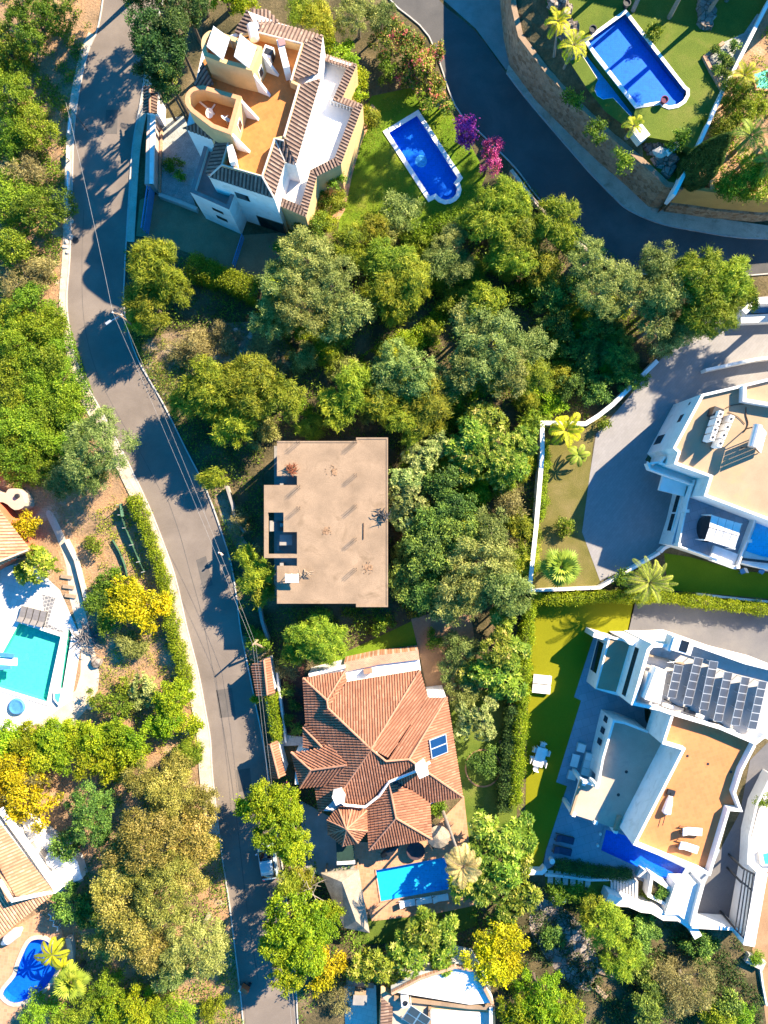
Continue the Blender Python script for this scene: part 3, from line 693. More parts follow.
def pile(name, label, cat, px, py, z, m, n, ln, rad, r=.03, hgt=.3, seed=1, group=None):
    q = c3(px, py, z); rr = random.Random(seed); mb = MB()
    for i in range(n):
        a = rr.uniform(0, 6.28); d = rad*math.sqrt(rr.random()); p = Vector((q.x+d*math.cos(a), q.y+d*math.sin(a), z+rr.uniform(.02, hgt))); b = rr.uniform(0, 6.28); l = ln*rr.uniform(.4,1)
        e = p + Vector((math.cos(b)*l, math.sin(b)*l, rr.uniform(-.05,.25))); m2 = p.lerp(e,.5) + Vector((rr.uniform(-.1,.1), rr.uniform(-.1,.1), .08))
        mb.tube([p, m2, e], [r, r*.8, r*.4], 4)
    mb_o = MB(); mb_o.v = [(x-q.x, y-q.y, zz-z) for x, y, zz in mb.v]; mb_o.f = mb.f; mb_o.m = mb.m
    ob = mb_o.obj(name, m); ob.location = (q.x, q.y, z); return tag(ob, label, cat, group)
pile('brushwood_heap', 'rust brown heap of dry brushwood on the concrete roof', 'debris', 291.7, 469.5, 5.0, M_plain('dry_rust', (.23,.07,.03), .3, 4), 60, .5, .45, .035, .3, 2)
pile('branch_heap', 'dark fallen branches lying on the right edge of the concrete roof', 'debris', 381, 516, 5.0, M_plain('dark_bark', (.05,.05,.055), .2, 4), 26, .9, .7, .05, .35, 4)
q = c3(363.5, 531, 5.0); mb = MB(); mb.tube([(0,.75,.04),(0,-.75,.06)], .045, 6); ob = mb.obj('iron_bar', rust); ob.location = (q.x, q.y, 5.0); tag(ob, 'dark iron bar lying straight on the concrete roof', 'bar')
q = c3(293, 577.5, 5.0); t2 = thing('pallet', 'white wooden pallet tilted on trestles at the roof corner', 'pallet', (q.x, q.y, 5.0))
mb = MB()
for i in range(6): mb.box((q.x, q.y-.35+.14*i, 5.75+.03*i), (1.25,.09,.04), 0)
mb.obj('slats', fabric_w, t2); mb = MB()
for i in range(3): mb.box((q.x-.55+.55*i, q.y, 5.78), (.08,.85,.08), 0, 0, R(12))
mb.obj('bearers', fabric_w, t2); mb = MB()
for dx in (-.5,.5): mb.tube([(q.x+dx, q.y-.3, 5.0), (q.x+dx, q.y+.3, 5.75)], .04, 5); mb.tube([(q.x+dx, q.y+.35, 5.0), (q.x+dx, q.y+.1, 5.75)], .04, 5)
mb.obj('trestle', wood_g, t2)
pile('timber_scraps', 'grey timber scraps beside the white pallet on the concrete roof', 'timber', 304, 573, 5.0, wood_g, 7, .9, .35, .06, .5, 8)

orub = M_plain('orange_rubble', (.27,.165,.095), .3, 4)
for i_, (x_, y_, n_, rad_, lab_) in enumerate(((326,531,26,.55,'small orange brick rubble on the middle of the concrete roof'),(368,568,30,.6,'small orange brick rubble near the lower right of the concrete roof'),(332,471,28,.65,'small orange brick rubble near the top of the concrete roof'))):
    rr_ = random.Random(50+i_); mb = MB(); q = c3(x_, y_, 5.0)
    [mb.lathe((rr_.uniform(-.4,.4)*rad_, rr_.uniform(-.4,.4)*rad_, -.004+.002*j_), [(rad_*.35,0),(rad_*.25,.012)], 9) for j_ in range(5)]
    for k_ in range(n_): a_r = rr_.uniform(0, 6.28); d_r = rad_*rr_.random(); mb.box((d_r*math.cos(a_r), d_r*math.sin(a_r), .02), (rr_.uniform(.04,.12), rr_.uniform(.03,.08), .04), rr_.uniform(0, 3))
    ob = mb.obj('rubble_patch', orub); ob.location = (q.x, q.y, 5.006); tag(ob, lab_, 'rubble')

# ------------------------------------------------------------------ terracotta villa (below the shell)
t = thing('terracotta_villa', 'white villa under a many-hipped terracotta tile roof', 'house', P(375, 755, 0))
ZE, ZR = 3.3, 6.3
a_=(303,678,ZE); v_=(327,700,4.7); v2=(328,708,4.9); R0=(371,749,ZR); R1=(386,761,5.9); R2=(409,759,5.7); nE=(420,670,ZE); d_=(428,698,4.0); e_=(447,697,ZE); f_=(463,797,ZE); g_=(430,803,ZE)
S1=(389,782,4.9); S2=(396,818,4.7); S3=(369,850,ZE); S4=(432,839,ZE)
faces = [[a_,(345,671,ZE),(333,697,4.6),v_],
 [(345,671,ZE),(347,681,ZE),v2,v_],
 [(347,681,ZE),nE,R0,v2],
 [a_,v_,v2,R0,(337,797,4.5),(319,815,ZE),(315,788,ZE),(306,728,ZE)],
 [nE,d_,(388,757,5.9),R0],
 [d_,e_,R2,(388,760,5.75)],
 [e_,f_,R2],
 [R2,f_,g_,(412,790,4.1),(392,778,4.7),(421,768,5.2)],
 [R0,R1,R2,(421,768,5.1),(389,781,4.6),(379,795,4.1),(366,806,3.9),(345,804,3.9),(337,797,4.3)],
 [S1,S2,S3,(366,808,3.7)],
 [S1,(412,791,4.2),g_,S4,S2],
 [S2,S4,S3],
 [(291,752,ZE),(311,770,4.3),(349,765,5.2),(330,745,4.7),(306,750,ZE)],
 [(311,770,4.3),(349,765,5.2),(326,786,4.1),(300,788,ZE)],
 [(291,752,ZE),(300,788,ZE),(311,770,4.3)],
 [(303,727,ZE),(322,747,4.2),(303,748,ZE)],
 [(303,727,ZE),(306,724,3.6),(326,744,4.4),(322,747,4.2)]]
faces = [[(x, y, z) for x, y, z in f] for f in faces]
rd = [[a_,v_,v2,R0,R1,R2,f_],[nE,R0],[v_,(345,671,ZE)],[R2,(447,697,ZE)],[S1,S2,S3],[S2,S4],[(291,752,ZE),(311,770,4.3),(347,765,5.2)],[(311,770,4.3),(300,788,ZE)],[(303,727,ZE),(322,747,4.3)],[R0,(338,797,4.4)]]
roof3 = tiled_roof(t, faces, tile_a, rd)
# octagonal turret roof
ap = (346.4,829,5.4); rim = [(338,807,3.7),(352.6,805,3.7),(367,810,3.7),(367.5,830.6,3.5),(358,843,3.4),(342.5,846,3.4),(328,834,3.5),(327,820,3.6)]
tiled_roof(t, [[rim[i], rim[(i+1) % 8], ap] for i in range(8)], tile_a, [[q, ap] for q in rim], rr=.08, name='turret_roof')
mb = MB(); tr_ = [q[:2] for q in [P(346.4+(x-346.4)*.82, 827+(y-827)*.82, z) for x, y, z in rim]]; mb.prism(tr_, 0, 3.45); mb.obj('turret_wall', white, t)
eav = [(306,682),(346,675),(348,684),(418,673),(426,701),(444,700),(459,794),(428,806),(428,836),(372,845),(362,812),(322,812),(318,786),(294,785),(295,755),(307,748)]
mb = MB(); mb.prism(PP(eav, ZE), 0, ZE-.22, top=False); mb.obj('wall', white, t)
mb = MB(); mb.prism(PP([(x+(375-x)*.01, y+(760-y)*.01) for x, y in eav], ZE), ZE-.26, ZE-.1, 0, True, True); mb.obj('soffit', white, t)
mb = MB(); mb.tube([c3(337,799,4.7), c3(345,805,4.3), c3(365,807,4.3), c3(379,796,4.5), c3(389,782,5.0), c3(421,769,5.5), c3(430,762,5.3)], .13, 6); mb.obj('flashing', white, roof3)
for (x, y, sx, sy, z0, z1) in ((338.5,798,.85,.85,4.0,5.9),(422,771,.9,.9,4.9,6.7)):
    q = c3(x, y, z1); mb = MB(); mb.box((q.x, q.y, (z0+z1)/2), (sx, sy, z1-z0), R(25)); o = mb.obj('chimney', white, roof3)
    mb = MB(); mb.box((q.x, q.y, z1+.22), (sx*1.05, sy*1.05, .09), R(25)); mb.obj('chimney_cap', white, o)
    for dx, dy in ((-.26,-.26),(.26,-.26),(.26,.26),(-.26,.26)): mb = MB(); mb.box((q.x+dx, q.y+dy, z1+.09), (.13,.13,.18), R(25)); mb.obj('cap_support', white, o)
# roof solar collector
SV = plane_poly([e_, f_, R2]); pc, pn = fit_plane([tuple(v) for v in SV])
def on_plane(px, py, up):
    x, y, _ = P(px, py, 4.4); return Vector((x, y, pc.z - (pn.x*(x-pc.x)+pn.y*(y-pc.y))/pn.z)) + pn*up
cn = [(428,739),(445.5,735.5),(447.5,754),(430.5,757.5)]
V = [on_plane(x, y, .22) for x, y in cn]
mb = MB(); mb.add(V + [v - pn*.15 for v in V], [[3,2,1,0],[0,1,5,4],[1,2,6,5],[2,3,7,6],[3,0,4,7]]); o = mb.obj('solar_panel', metal_l, roof3)
for s0, s1 in ((.04,.47),(.53,.96)):
    L = lambda s, u_: V[0].lerp(V[1], u_).lerp(V[3].lerp(V[2], u_), s) + pn*.012
    mb = MB(); mb.add([L(s1,.04), L(s1,.96), L(s0,.96), L(s0,.04)], [[0,1,2,3]]); mb.obj('collector', M_plain('blue_collector', (.008,.035,.11), .15, 1, .1, .6, bstr=0), o)
for px_, py_, wd in ((309,705,0),):
    pass
a, b = P(306,682,ZE), P(306,742,ZE)
for f in (.2,.5,.8): on_wall(t, a, b, f, 1.6, 1.1, 1.3, glassd, 'window', .05, white)
a, b = P(372,845,ZE), P(428,836,ZE)
for f in (.25,.7): on_wall(t, a, b, f, 1.2, 1.6, 2.1, glassd, 'window', .05, white)
# white terrace and brick edge on its far side
wallpart(t, [(309,676),(345,667),(419,657),(421,671),(348,684),(346,675),(306,682)], 2.6, 0, 2.55, M_plain('white_tiles', (.78,.76,.73), .05, .6, .7), 'terrace')
parapet(t, [(345,667),(378,660),(419,655)], 2.8, 0, 2.8, .9, brick, name='brick_parapet', side=0)
parapet(t, [(309,675),(345,666)], 2.8, 0, 3.0, .3, white, name='terrace_wall')
wallpart(t, [(428,696),(445,694),(446,697),(429,699)], 3.6, 0, 3.6, white, 'end_wall')
mb = MB(); q = c3(368,671,2.9); mb.box(q, (.8,.4,.5), R(8)); mb.obj('planter', ridge_m, t)
# ------------------------------------------------------------------ white villa with tan flat roof (right edge)
t = thing('flat_roof_villa', 'white modern villa with tan flat roof above the paved driveway, cut by the right edge', 'house', P(745, 450, 0))
roofp = [(702,394),(745,384),(860,356),(900,372),(900,560),(800,533),(768,520),(704,496),(710,477),(674,464),(678,452.5),(673,448)]
wallpart(t, roofp, 6.5, 0, 6.1, white); flat(t, roofp, 6.4, 6.14, flat_t, 'roof')
parapet(t, roofp, 6.5, 6.05, 6.5, .24, white, True, -1)
parapet(t, [(745,385),(744.5,400),(768,404),(860,420)], 6.9, 6.1, 6.9, .3, white, name='roof_upstand')
a, b = P(702,394,6.5), P(673,448,6.5)
on_wall(t, a, b, .12, 4.6, .3, .2, metal_d, 'vent'); on_wall(t, a, b, .75, 1.6, 1.0, 1.8, glassd, 'window', .05, white); on_wall(t, a, b, .4, 4.4, .8, .8, glassd, 'window', .05, white)
# stepped balconies and the entrance canopy
bal = [(649,461),(654,466),(660,462),(664,456),(674,464),(710,477),(706,490),(694,484),(660,472),(648,468)]
wallpart(t, bal, 3.6, 3.0, 3.3, white, 'balcony'); parapet(t, [(660,462),(648,464),(650,469),(694,485)], 3.8, 3.0, 3.9, .16, white, name='balustrade')
parapet(t, [(664,457),(660,463),(696,477)], 4.0, 3.3, 4.3, .16, white, name='balustrade')
wallpart(t, [(663,475),(693,483),(687,497),(659,490)], 3.0, 2.6, 3.0, white, 'entrance_canopy')
terr = [(687,486),(704,496),(756,519),(739,568),(700,554),(671,545),(679,520)]
wallpart(t, terr, 3.1, 0, 3.0, white, 'terrace'); flat(t, [(688,487),(704,496.5),(755.5,520),(738,566.5),(672,544)], 3.0, 3.006, patio_b, 'terrace_floor')
o = parapet(t, [(695,480),(688,502),(679,546),(700,553),(738,568),(756,519)], 4.0, 3.0, 3.95, .12, white, name='balustrade')
for q_ in ((687.5,511),(679.5,545),(738,567),(750,541),(755,519)): q = c3(*q_, 4.0); part_mb(lambda mb: mb.box((q.x, q.y, 3.55), (.3,.3,1.1)), 'post', white, o)
a, b = P(687,486,3.1), P(671,545,3.1)
for f in (.3,.62): on_wall(t, a, b, f, 1.8, 1.7, .9, glassd, 'window', .05, white)
parapet(t, [(671,545),(664,548),(660,552)], .8, 0, 1.0, .3, white, name='garden_wall')
wallpart(t, [(756,519),(820,540),(820,580),(760,568),(742,563)], 3.0, 0, 2.9, white, 'pool_block')
mb = MB(); pts = PP([(757,521),(820,542),(820,575),(762,562),(744,558)], 3.0); 
flat(t, [(757.5,521),(820,542),(820,566),(762,556),(746,551)], 3.0, 2.95, basin_sky, 'pool_floor')
water([q[:2] for q in PP([(757.5,521),(820,542),(820,566),(762,556),(746,551)], 3.0)], 3.0, water_clear, t)
parapet(t, [(742,559),(768,562),(820,572)], 3.2, 2.9, 3.3, .25, metal_d, name='pool_rail')
# things on that roof
def unit_row(label, p0, p1, n, z, wd, hh, group):
    a, b = c3(*p0, z), c3(*p1, z); m_ = (a+b)/2; o = thing('condenser_row', label, 'air conditioner', (m_.x, m_.y, z), group)
    ang = math.atan2(b.y-a.y, b.x-a.x); L = (b-a).length/n
    for i in range(n):
        q = a.lerp(b, (i+.5)/n); mb = MB(); mb.box((q.x, q.y, z+.25+hh/2), (L*.82, wd, hh), ang); u = mb.obj('condenser', white, o)
        mb = MB(); mb.lathe((q.x, q.y, z+.25+hh), [(wd*.3,.0),(wd*.3,.03)], 10); mb.obj('fan', metal_d, u)
    mb = MB()
    for s_ in (-.3,.3):
        d = Vector((-math.sin(ang), math.cos(ang), 0))*wd*s_; mb.tube([a + d + Vector((0,0,z*0+.12)), b + d + Vector((0,0,.12))], .06, 5)
    mb.obj('rail', metal_d, o)
unit_row('left row of white condenser units on the tan flat roof', (713,413), (703,443), 4, 6.14, .42, 1.5, 'condenser rows on the tan roof')
unit_row('right row of white condenser units on the tan flat roof', (725,417), (711,449), 4, 6.14, .42, 1.3, 'condenser rows on the tan roof')
q = c3(718,412,7.2); mb = MB(); mb.box((0,0,.55), (.9,.8,1.1), R(-20)); o = mb.obj('condenser_box', metal_d); o.location = (q.x, q.y, 6.14); tag(o, 'dark square cooling box above the two condenser rows', 'air conditioner')
t2 = thing('solar_heater', 'solar water heater with white tank and grey collectors on the tan roof', 'solar heater', P(757,440,6.14))
a, b = c3(758,425,8.2), c3(752,447,8.2); part_mb(lambda mb: mb.tube([a, b], .38, 14), 'tank', metal_l, t2)
dr = (b-a).normalized(); sd_ = Vector((-dr.y, dr.x, 0)); sd_ = sd_ if sd_.x > 0 else -sd_
for i in range(4):
    p0 = a.lerp(b, i/4+.02) + sd_*.45 + Vector((0,0,-.1)); p1 = a.lerp(b, (i+1)/4-.02) + sd_*.45 + Vector((0,0,-.1)); dn = sd_*1.25 + Vector((0,0,-1.5))
    mb = MB(); mb.add([p0, p1, p1+dn, p0+dn, p0-Vector((0,0,.08)), p1-Vector((0,0,.08)), p1+dn-Vector((0,0,.08)), p0+dn-Vector((0,0,.08))], [[0,1,2,3],[7,6,5,4],[0,4,5,1],[1,5,6,2],[2,6,7,3],[3,7,4,0]]); mb.obj('collector', M_collector, t2)
mb = MB()
for s_ in (.05,.95):
    q = a.lerp(b, s_); mb.tube([q, (q.x, q.y, 6.14)], .06, 5); mb.tube([q, (q.x+sd_.x*1.7, q.y+sd_.y*1.7, 6.2)], .05, 5)
mb.obj('stand', metal_d, t2)
def hose(name, label, pts, z, r, m, cat='pipe'):
    w_ = [Vector(P(x, y, z)) for x, y in smooth_line(pts, 4)]; o_ = w_[0].copy(); mb = MB(); mb.tube([p - o_ for p in w_], r, 5); o = mb.obj(name, m); o.location = o_; return tag(o, label, cat)
hose('pipe', 'dark pipe curving over the tan roof from the upstand to the solar heater', [(746,407),(746,415),(748,424),(744,432)], 6.2, .05, rust)
hose('pipe', 'thin rusty pipe running from the condensers over the tan roof', [(726,408),(733,405),(744,404)], 6.2, .04, rust)
hose('pipe', 'thin pipe arching between the condensers and the solar heater', [(728,412),(738,417),(745,424)], 6.2, .03, rust)
# terrace furniture: sun canopy and hot tub
q = c3(706,529,3.3); mb = MB(); V = [( 1.25*math.cos(2*math.pi*i/20)*.62, 1.25*math.sin(2*math.pi*i/20)) for i in range(20)]; mb.prism(V, 0, .75); o = mb.obj('hot_tub', metal_d); o.location = (q.x, q.y, 3.007); tag(o, 'dark oval hot tub half under the white terrace canopy', 'hot tub')
t2 = thing('sun_canopy', 'white slatted sun canopy on posts over the villa terrace', 'canopy', P(725,530,3.007))
A_, B_, C_, D_ = Vector(P(711.7,515,5.2)), Vector(P(742,524,5.2)), Vector(P(735,549,5.0)), Vector(P(705,540,5.0))
for i in range(4):
    for j, (v0, v1) in enumerate(((.0,.47),(.5,1))):
        g = lambda u_, v_: A_.lerp(B_, u_).lerp(D_.lerp(C_, u_), v_) + Vector((0,0,.12*math.sin(math.pi*v_)))
        mb = MB(); u0, u1 = i/4+.01, (i+1)/4-.01; n_ = 4; V = []; F = []
        for k in range(n_+1):
            vv = v0 + (v1-v0)*k/n_; sag = -.08*math.sin(math.pi*k/n_); V += [g(u0, vv)+Vector((0,0,sag)), g(u1, vv)+Vector((0,0,sag))]
        V += [p - Vector((0,0,.04)) for p in V]; o_ = 2*(n_+1)
        for k in range(n_): F += [[2*k+1, 2*k, 2*k+2, 2*k+3], [o_+2*k, o_+2*k+1, o_+2*k+3, o_+2*k+2], [2*k, o_+2*k, o_+2*k+2, 2*k+2], [2*k+1, 2*k+3, o_+2*k+3, o_+2*k+1]]
        mb.add(V, F); mb.obj('canvas', fabric_w, t2)
for p in (A_, B_, C_, D_): mb = MB(); mb.tube([p, (p.x, p.y, 3.0)], .06, 6); mb.obj('post', white, t2)
q = c3(722,556,3.0); t2 = thing('sofa', 'white corner sofa at the lower end of the villa terrace', 'sofa', (q.x, q.y, 3.007))
part_mb(lambda mb: mb.box((q.x, q.y, 3.25), (2.4,1.3,.4), R(-20)), 'seat', fabric_w, t2); part_mb(lambda mb: mb.box((q.x-.2, q.y-.7, 3.5), (2.4,.22,.8), R(-20)), 'backrest', fabric_w, t2)
# driveway walls of this villa
def wall_thing(name, label, pts, z, h, wd, m, cat='wall', cap=None, capw=.06, z0=0, group=None):
    w_ = [Vector(P(x, y, z)) for x, y in pts]; o_ = Vector((w_[0].x, w_[0].y, z0)); mb = MB(); L = [(p.x-o_.x, p.y-o_.y) for p in w_]
    mb.strip(L, wd, 0, h); o = mb.obj(name, m); o.location = o_; tag(o, label, cat, group)
    if cap: mb = MB(); mb.strip(L, wd+capw*2, h+.002, h+.07); c = mb.obj('coping', cap, None); c.parent = o
    return o
wall_thing('boundary_wall', 'white boundary wall between the central thicket and the palm garden, ending in a crook', [(529,592),(536,525),(542,453),(542,423),(585,424),(598,416),(612,405),(657,361)], 1.5, 1.6, .3, white, cap=white)
wall_thing('boundary_wall', 'white garden wall along the hedge below the blue shaded driveway', [(530,591),(600,588),(620,576),(660,553)], 1.0, 1.0, .25, white)
wall_thing('driveway_wall', 'slim white wall beside the upper driveway of the tan roofed villa', [(706,370),(733,364),(757,359),(830,350)], 1.2, 1.2, .3, white)
wall_thing('driveway_wall', 'white gate wall at the street end of the villa driveway', [(744,312),(756,301),(800,299)], 2.0, 2.0, .6, white)
wall_thing('driveway_wall', 'pale low wall just below the street gate of the villa', [(741,319),(790,317)], 1.0, 1.0, .8, white)
wall_thing('edging', 'white edging strip along the bright turf beside the hedge', [(697,594),(740,599),(820,607)], .3, .3, .2, white, 'edging')
wallt = thing('gate_wall_block', 'blue wall block at the street gate of the villa', 'wall', P(762,310,0)); part_mb(lambda mb: mb.prism(PP([(750,305),(790,303),(790,313),(748,313)], .6), 0, .6), 'block', bluem, wallt)  # low gate wall block in blue paint
for i, (x, y, rz) in enumerate(((742,571,.4),(761,571,.9))):
    q = c3(x, y, .3); o = thing('garden_chair', ('blue folding chair at the left end of the bright turf edge' if i == 0 else 'blue folding chair at the right end of the bright turf edge'), 'chair', (q.x, q.y, .026), 'blue chairs on the turf')
    mb = MB(); mb.box((q.x, q.y, .45), (.5,.5,.05), rz); mb.obj('seat', bluem, o); mb = MB(); mb.box((q.x+.25*math.cos(rz), q.y+.25*math.sin(rz), .72), (.05,.5,.5), rz); mb.obj('backrest', fabric_w, o)
    for dx, dy in ((-.2,-.2),(.2,-.2),(.2,.2),(-.2,.2)): mb = MB(); mb.tube([(q.x+dx, q.y+dy, .03), (q.x+dx, q.y+dy, .45)], .025, 5); mb.obj('leg', bluem, o)

# ------------------------------------------------------------------ white villa with solar array and peach roof deck (lower right)
t = thing('solar_villa', 'large white villa with solar array roof and peach tiled roof deck', 'house', P(680, 740, 0))
# west bay
bay = [(596,633),(610,636),(634,642),(618,695),(615,693),(595.5,689)]
wallpart(t, [(609,637),(640,644),(622,697),(595.5,689)], 3.2, 0, 3.2, white); flat(t, [(610.5,638.5),(631,643),(616,692),(597,688)], 3.2, 3.21, flat_t, 'bay_roof')
parapet(t, [(609,637),(631,642)], 3.3, 3.1, 3.35, .2, white)
a, b = P(609,637,3.2), P(595.5,689,3.2); on_wall(t, a, b, .45, 1.5, 3.0, 1.9, glassd, 'window', .06, white)
wallpart(t, [(594.7,632),(608,636),(606,641),(593,637)], 3.0, 0, 2.9, white, 'wing_wall')
# main block under the solar array
mainp = [(647,649),(652,644),(674,644),(695,643),(746,661),(790,672),(790,750),(765,738),(756,745),(720,729.5),(671,715),(660,711),(631,705)]
wallpart(t, mainp, 7.5, 0, 6.6, white); flat(t, mainp, 7.3, 6.64, M_plain('pale_roof', (.46,.43,.40), .12, .6, .9, stain=(.3,.27,.24), stain_sc=.8, stain_lo=.55, stain_hi=.75), 'roof')
parapet(t, mainp, 7.5, 6.6, 7.5, .3, white, True, -1)
a, b = P(647,649,7.4), P(631,705,7.4); on_wall(t, a, b, .5, 5.3, 4.6, 1.0, glassd, 'window', .06, white)
wallpart(t, [(626,640),(652,640),(674,641),(674,646),(650,651),(630,645)], 5.0, 0, 4.6, white, 'north_wing')
o = wallpart(t, [(675,637),(695,643),(691,656),(671,650)], 8.2, 6.6, 8.1, white, 'stair_head'); a_ = c3(684.5,646.5,8.2); part_mb(lambda mb: mb.box((a_.x, a_.y, 8.12), (.7,1.0,.06), R(-17)), 'skylight', glassd, o)
wallpart(t, [(668,651),(673,636),(676,637),(671,652)], 8.0, 6.6, 7.9, white, 'fin_wall'); 
parapet(t, [(648,655),(684,664)], 7.0, 6.6, 7.1, .15, flat_t, name='roof_kerb')
# peach roof deck block
deckp = [(671,716),(720,730.5),(756,746),(743,771),(736,793),(743,812),(730,811),(710.5,876),(633,845),(682,750),(662,744)]
wallpart(t, deckp, 7.5, 3.4, 6.7, white); flat(t, deckp, 7.4, 6.74, deck_p, 'roof_deck')
parapet(t, deckp[2:] + [deckp[0]], 7.5, 6.6, 7.5, .24, white, False, -1)
wallpart(t, [(671,720),(752,750),(738,790),(738,810),(726,815),(715,850),(676,830),(690,760)], 6.2, 0, 3.5, white, 'lower_wall')
for x, y in ((687.5,756),(708,764),(731,772)): q = c3(x, y, 6.75); part_mb(lambda mb: mb.lathe((q.x, q.y, 6.745), [(.13,0),(.1,.03)], 10), 'drain', metal_d, t)
# grey lower roof
gr = [(613,720),(625,722),(648,731),(664,745),(655,776),(658,782),(634,836),(597,823),(572,815),(582,780),(597,785),(602,758)]
wallpart(t, gr, 3.8, 2.9, 3.55, white); flat(t, gr, 3.8, 3.56, flat_g, 'roof_terrace')
wallpart(t, [(613,720),(625,722),(648,731),(664,745),(650,778),(600,780),(604,758)], 3.8, 0, 3.0, white, 'lower_wall')
parapet(t, [(597,786),(602,758),(613,720),(625,722),(648,731)], 4.2, 3.5, 4.25, .2, white, side=-1)
parapet(t, [(583,782),(597,786)], 4.2, 3.5, 4.2, .22, white)
parapet(t, [(571.5,815.5),(582,781)], 3.9, 3.5, 3.8, .2, flat_t)
a, b = P(613,720,3.8), P(602,758,3.8)
for f in (.12,.42,.72): on_wall(t, a, b, f, 2.0, .55, .9, glassd, 'window', .05)
for x, y, h in ((584,784,3.8),(574,815,3.8),(596,823,3.8),(616,832,3.8)): q = c3(x, y, h); part_mb(lambda mb: mb.box((q.x, q.y, h/2), (.35,.35,h), R(-17)), 'pillar', white, t)
q = c3(597,787,5.6); part_mb(lambda mb: mb.box((q.x, q.y, 4.55), (.3,.3,2.1), R(-17)), 'flue', white, t)
for x, y in ((626.5,772),(618.5,795)): q = c3(x, y, 3.6); part_mb(lambda mb: mb.lathe((q.x, q.y, 3.565), [(.16,0),(.12,.03)], 10), 'drain', metal_d, t)
# pergola slab piece, light steps
wallpart(t, [(618,816),(622,817),(618,832),(614,831)], 3.9, 3.56, 3.8, flat_t, 'light_strip')
for x, y in ((600,833.5),(597.5,845)): q = c3(x, y, .1); part_mb(lambda mb: mb.lathe((q.x, q.y, .04), [(.14,0),(.14,.25)], 10), 'patio_light', white, t)
# solar array
pr = [((679,665),(671.5,698),4),((699,657.5),(687,705),6),((714,661),(703.5,710),6),((728.5,672),(717.5,721.5),6),((746,677),(735,725.5),6),((763,681),(752,729),6)]
nm = ['first and shortest', 'second', 'third', 'fourth', 'fifth', 'sixth and last']
for k, ((x0,y0),(x1,y1),n) in enumerate(pr):
    zc = 7.35; a, b = c3(x0, y0, zc), c3(x1, y1, zc); d = (b-a)/n; u_ = d.normalized(); m_ = (a+b)/2
    o = thing('solar_panel_row', '%s row of dark solar panels from the left on the villa roof' % nm[k], 'solar panels', (m_.x, m_.y, 6.64), 'solar panel rows on the villa roof')
    sx = Vector((-u_.y, u_.x, 0)); sx = sx if sx.x > 0 else -sx
    wv = sx*math.cos(R(22))*.52 - Vector((0,0,math.sin(R(22))*.52)); nn = sx*math.sin(R(22)) + Vector((0,0,math.cos(R(22))))
    L = d.length
    for i in range(n):
        c = a + d*(i+.5); e = u_*(L*.485)
        mb = MB(); T = [c-e-wv, c+e-wv, c+e+wv, c-e+wv]; up = nn*.02
        if (T[1]-T[0]).cross(T[2]-T[1]).z < 0: T = T[::-1]
        mb.add([p+up for p in T] + [p-up for p in T], [[0,1,2,3],[7,6,5,4],[0,4,5,1],[1,5,6,2],[2,6,7,3],[3,7,4,0]]); pn_ = mb.obj('panel', metal_l, o)
        T2 = [c + (p-c)*.93 + nn*.026 for p in T]; mb = MB(); mb.add(T2, [[0,1,2,3]]); mb.obj('cells', M_pvw, pn_) if 'M_pvw' in globals() else mb.obj('cells', pv_flat, pn_)
    mb = MB()
    for s_ in (.02,.35,.65,.98):
        q = a.lerp(b, s_); hi = q - wv*.9; mb.tube([hi, (hi.x, hi.y, 6.64)], .035, 5); lo_ = q + wv*.9; mb.tube([lo_, (lo_.x, lo_.y, 6.64)], .035, 5)
        mb.tube([hi - Vector((0,0,.05)), lo_ - Vector((0,0,.05))], .03, 4)
    mb.obj('stand', metal_l, o)
t2 = thing('ventilation_unit', 'large white boxed ventilation unit beside the solar panel rows', 'ventilation unit', P(656,687,6.64))
wallpart(t2, [(657,668),(667,671.5),(661,704),(645,699.5)], 8.3, 6.9, 8.2, white, 'casing'); part_mb(lambda mb: mb.prism(PP([(648,672),(653,673),(646,698),(642,697)], 7.4), 6.7, 7.5), 'duct', white, t2)
part_mb(lambda mb: [mb.box(c3(x, y, 7.0) + Vector((0,0,-.2)), (.2,.2,.35)) for x, y in ((657,672),(664,674),(650,697),(659,701))], 'feet', metal_d, t2)
t2 = thing('roof_aerial', 'thin white antenna mast on the roof next to the solar panels', 'antenna', P(670,661,6.64))
q = c3(670,661,7.2); part_mb(lambda mb: (mb.tube([(q.x, q.y, 6.64), (q.x, q.y, 8.0)], .04, 5), mb.tube([(q.x-.5, q.y, 7.9), (q.x+.5, q.y+.1, 7.9)], .03, 5)), 'mast', white, t2)
hose('cable', 'black cable bundle along the lower edge of the solar roof', [(664,699),(672,703),(680,707),(690,708)], 6.75, .06, metal_d, 'cable')
mbx = random.Random(9)
for i, (x, y) in enumerate(((668,706),(690,712),(700,716),(716,724),(731,731))):
    q = c3(x, y, 6.9); mb = MB(); mb.box((0,0,.15), (mbx.uniform(.7,1.4), .3, .3), R(-17)); o = mb.obj('cable_tray', (fabric_w, metal_d)[i % 2]); o.location = (q.x, q.y, 6.645); tag(o, ['white junction box below the short solar row', 'dark cable tray under the second solar row', 'white cable tray below the third solar row', 'dark cable tray under the fourth solar row', 'white junction box below the fifth solar row'][i], 'cable tray', 'cable boxes by the solar panels')
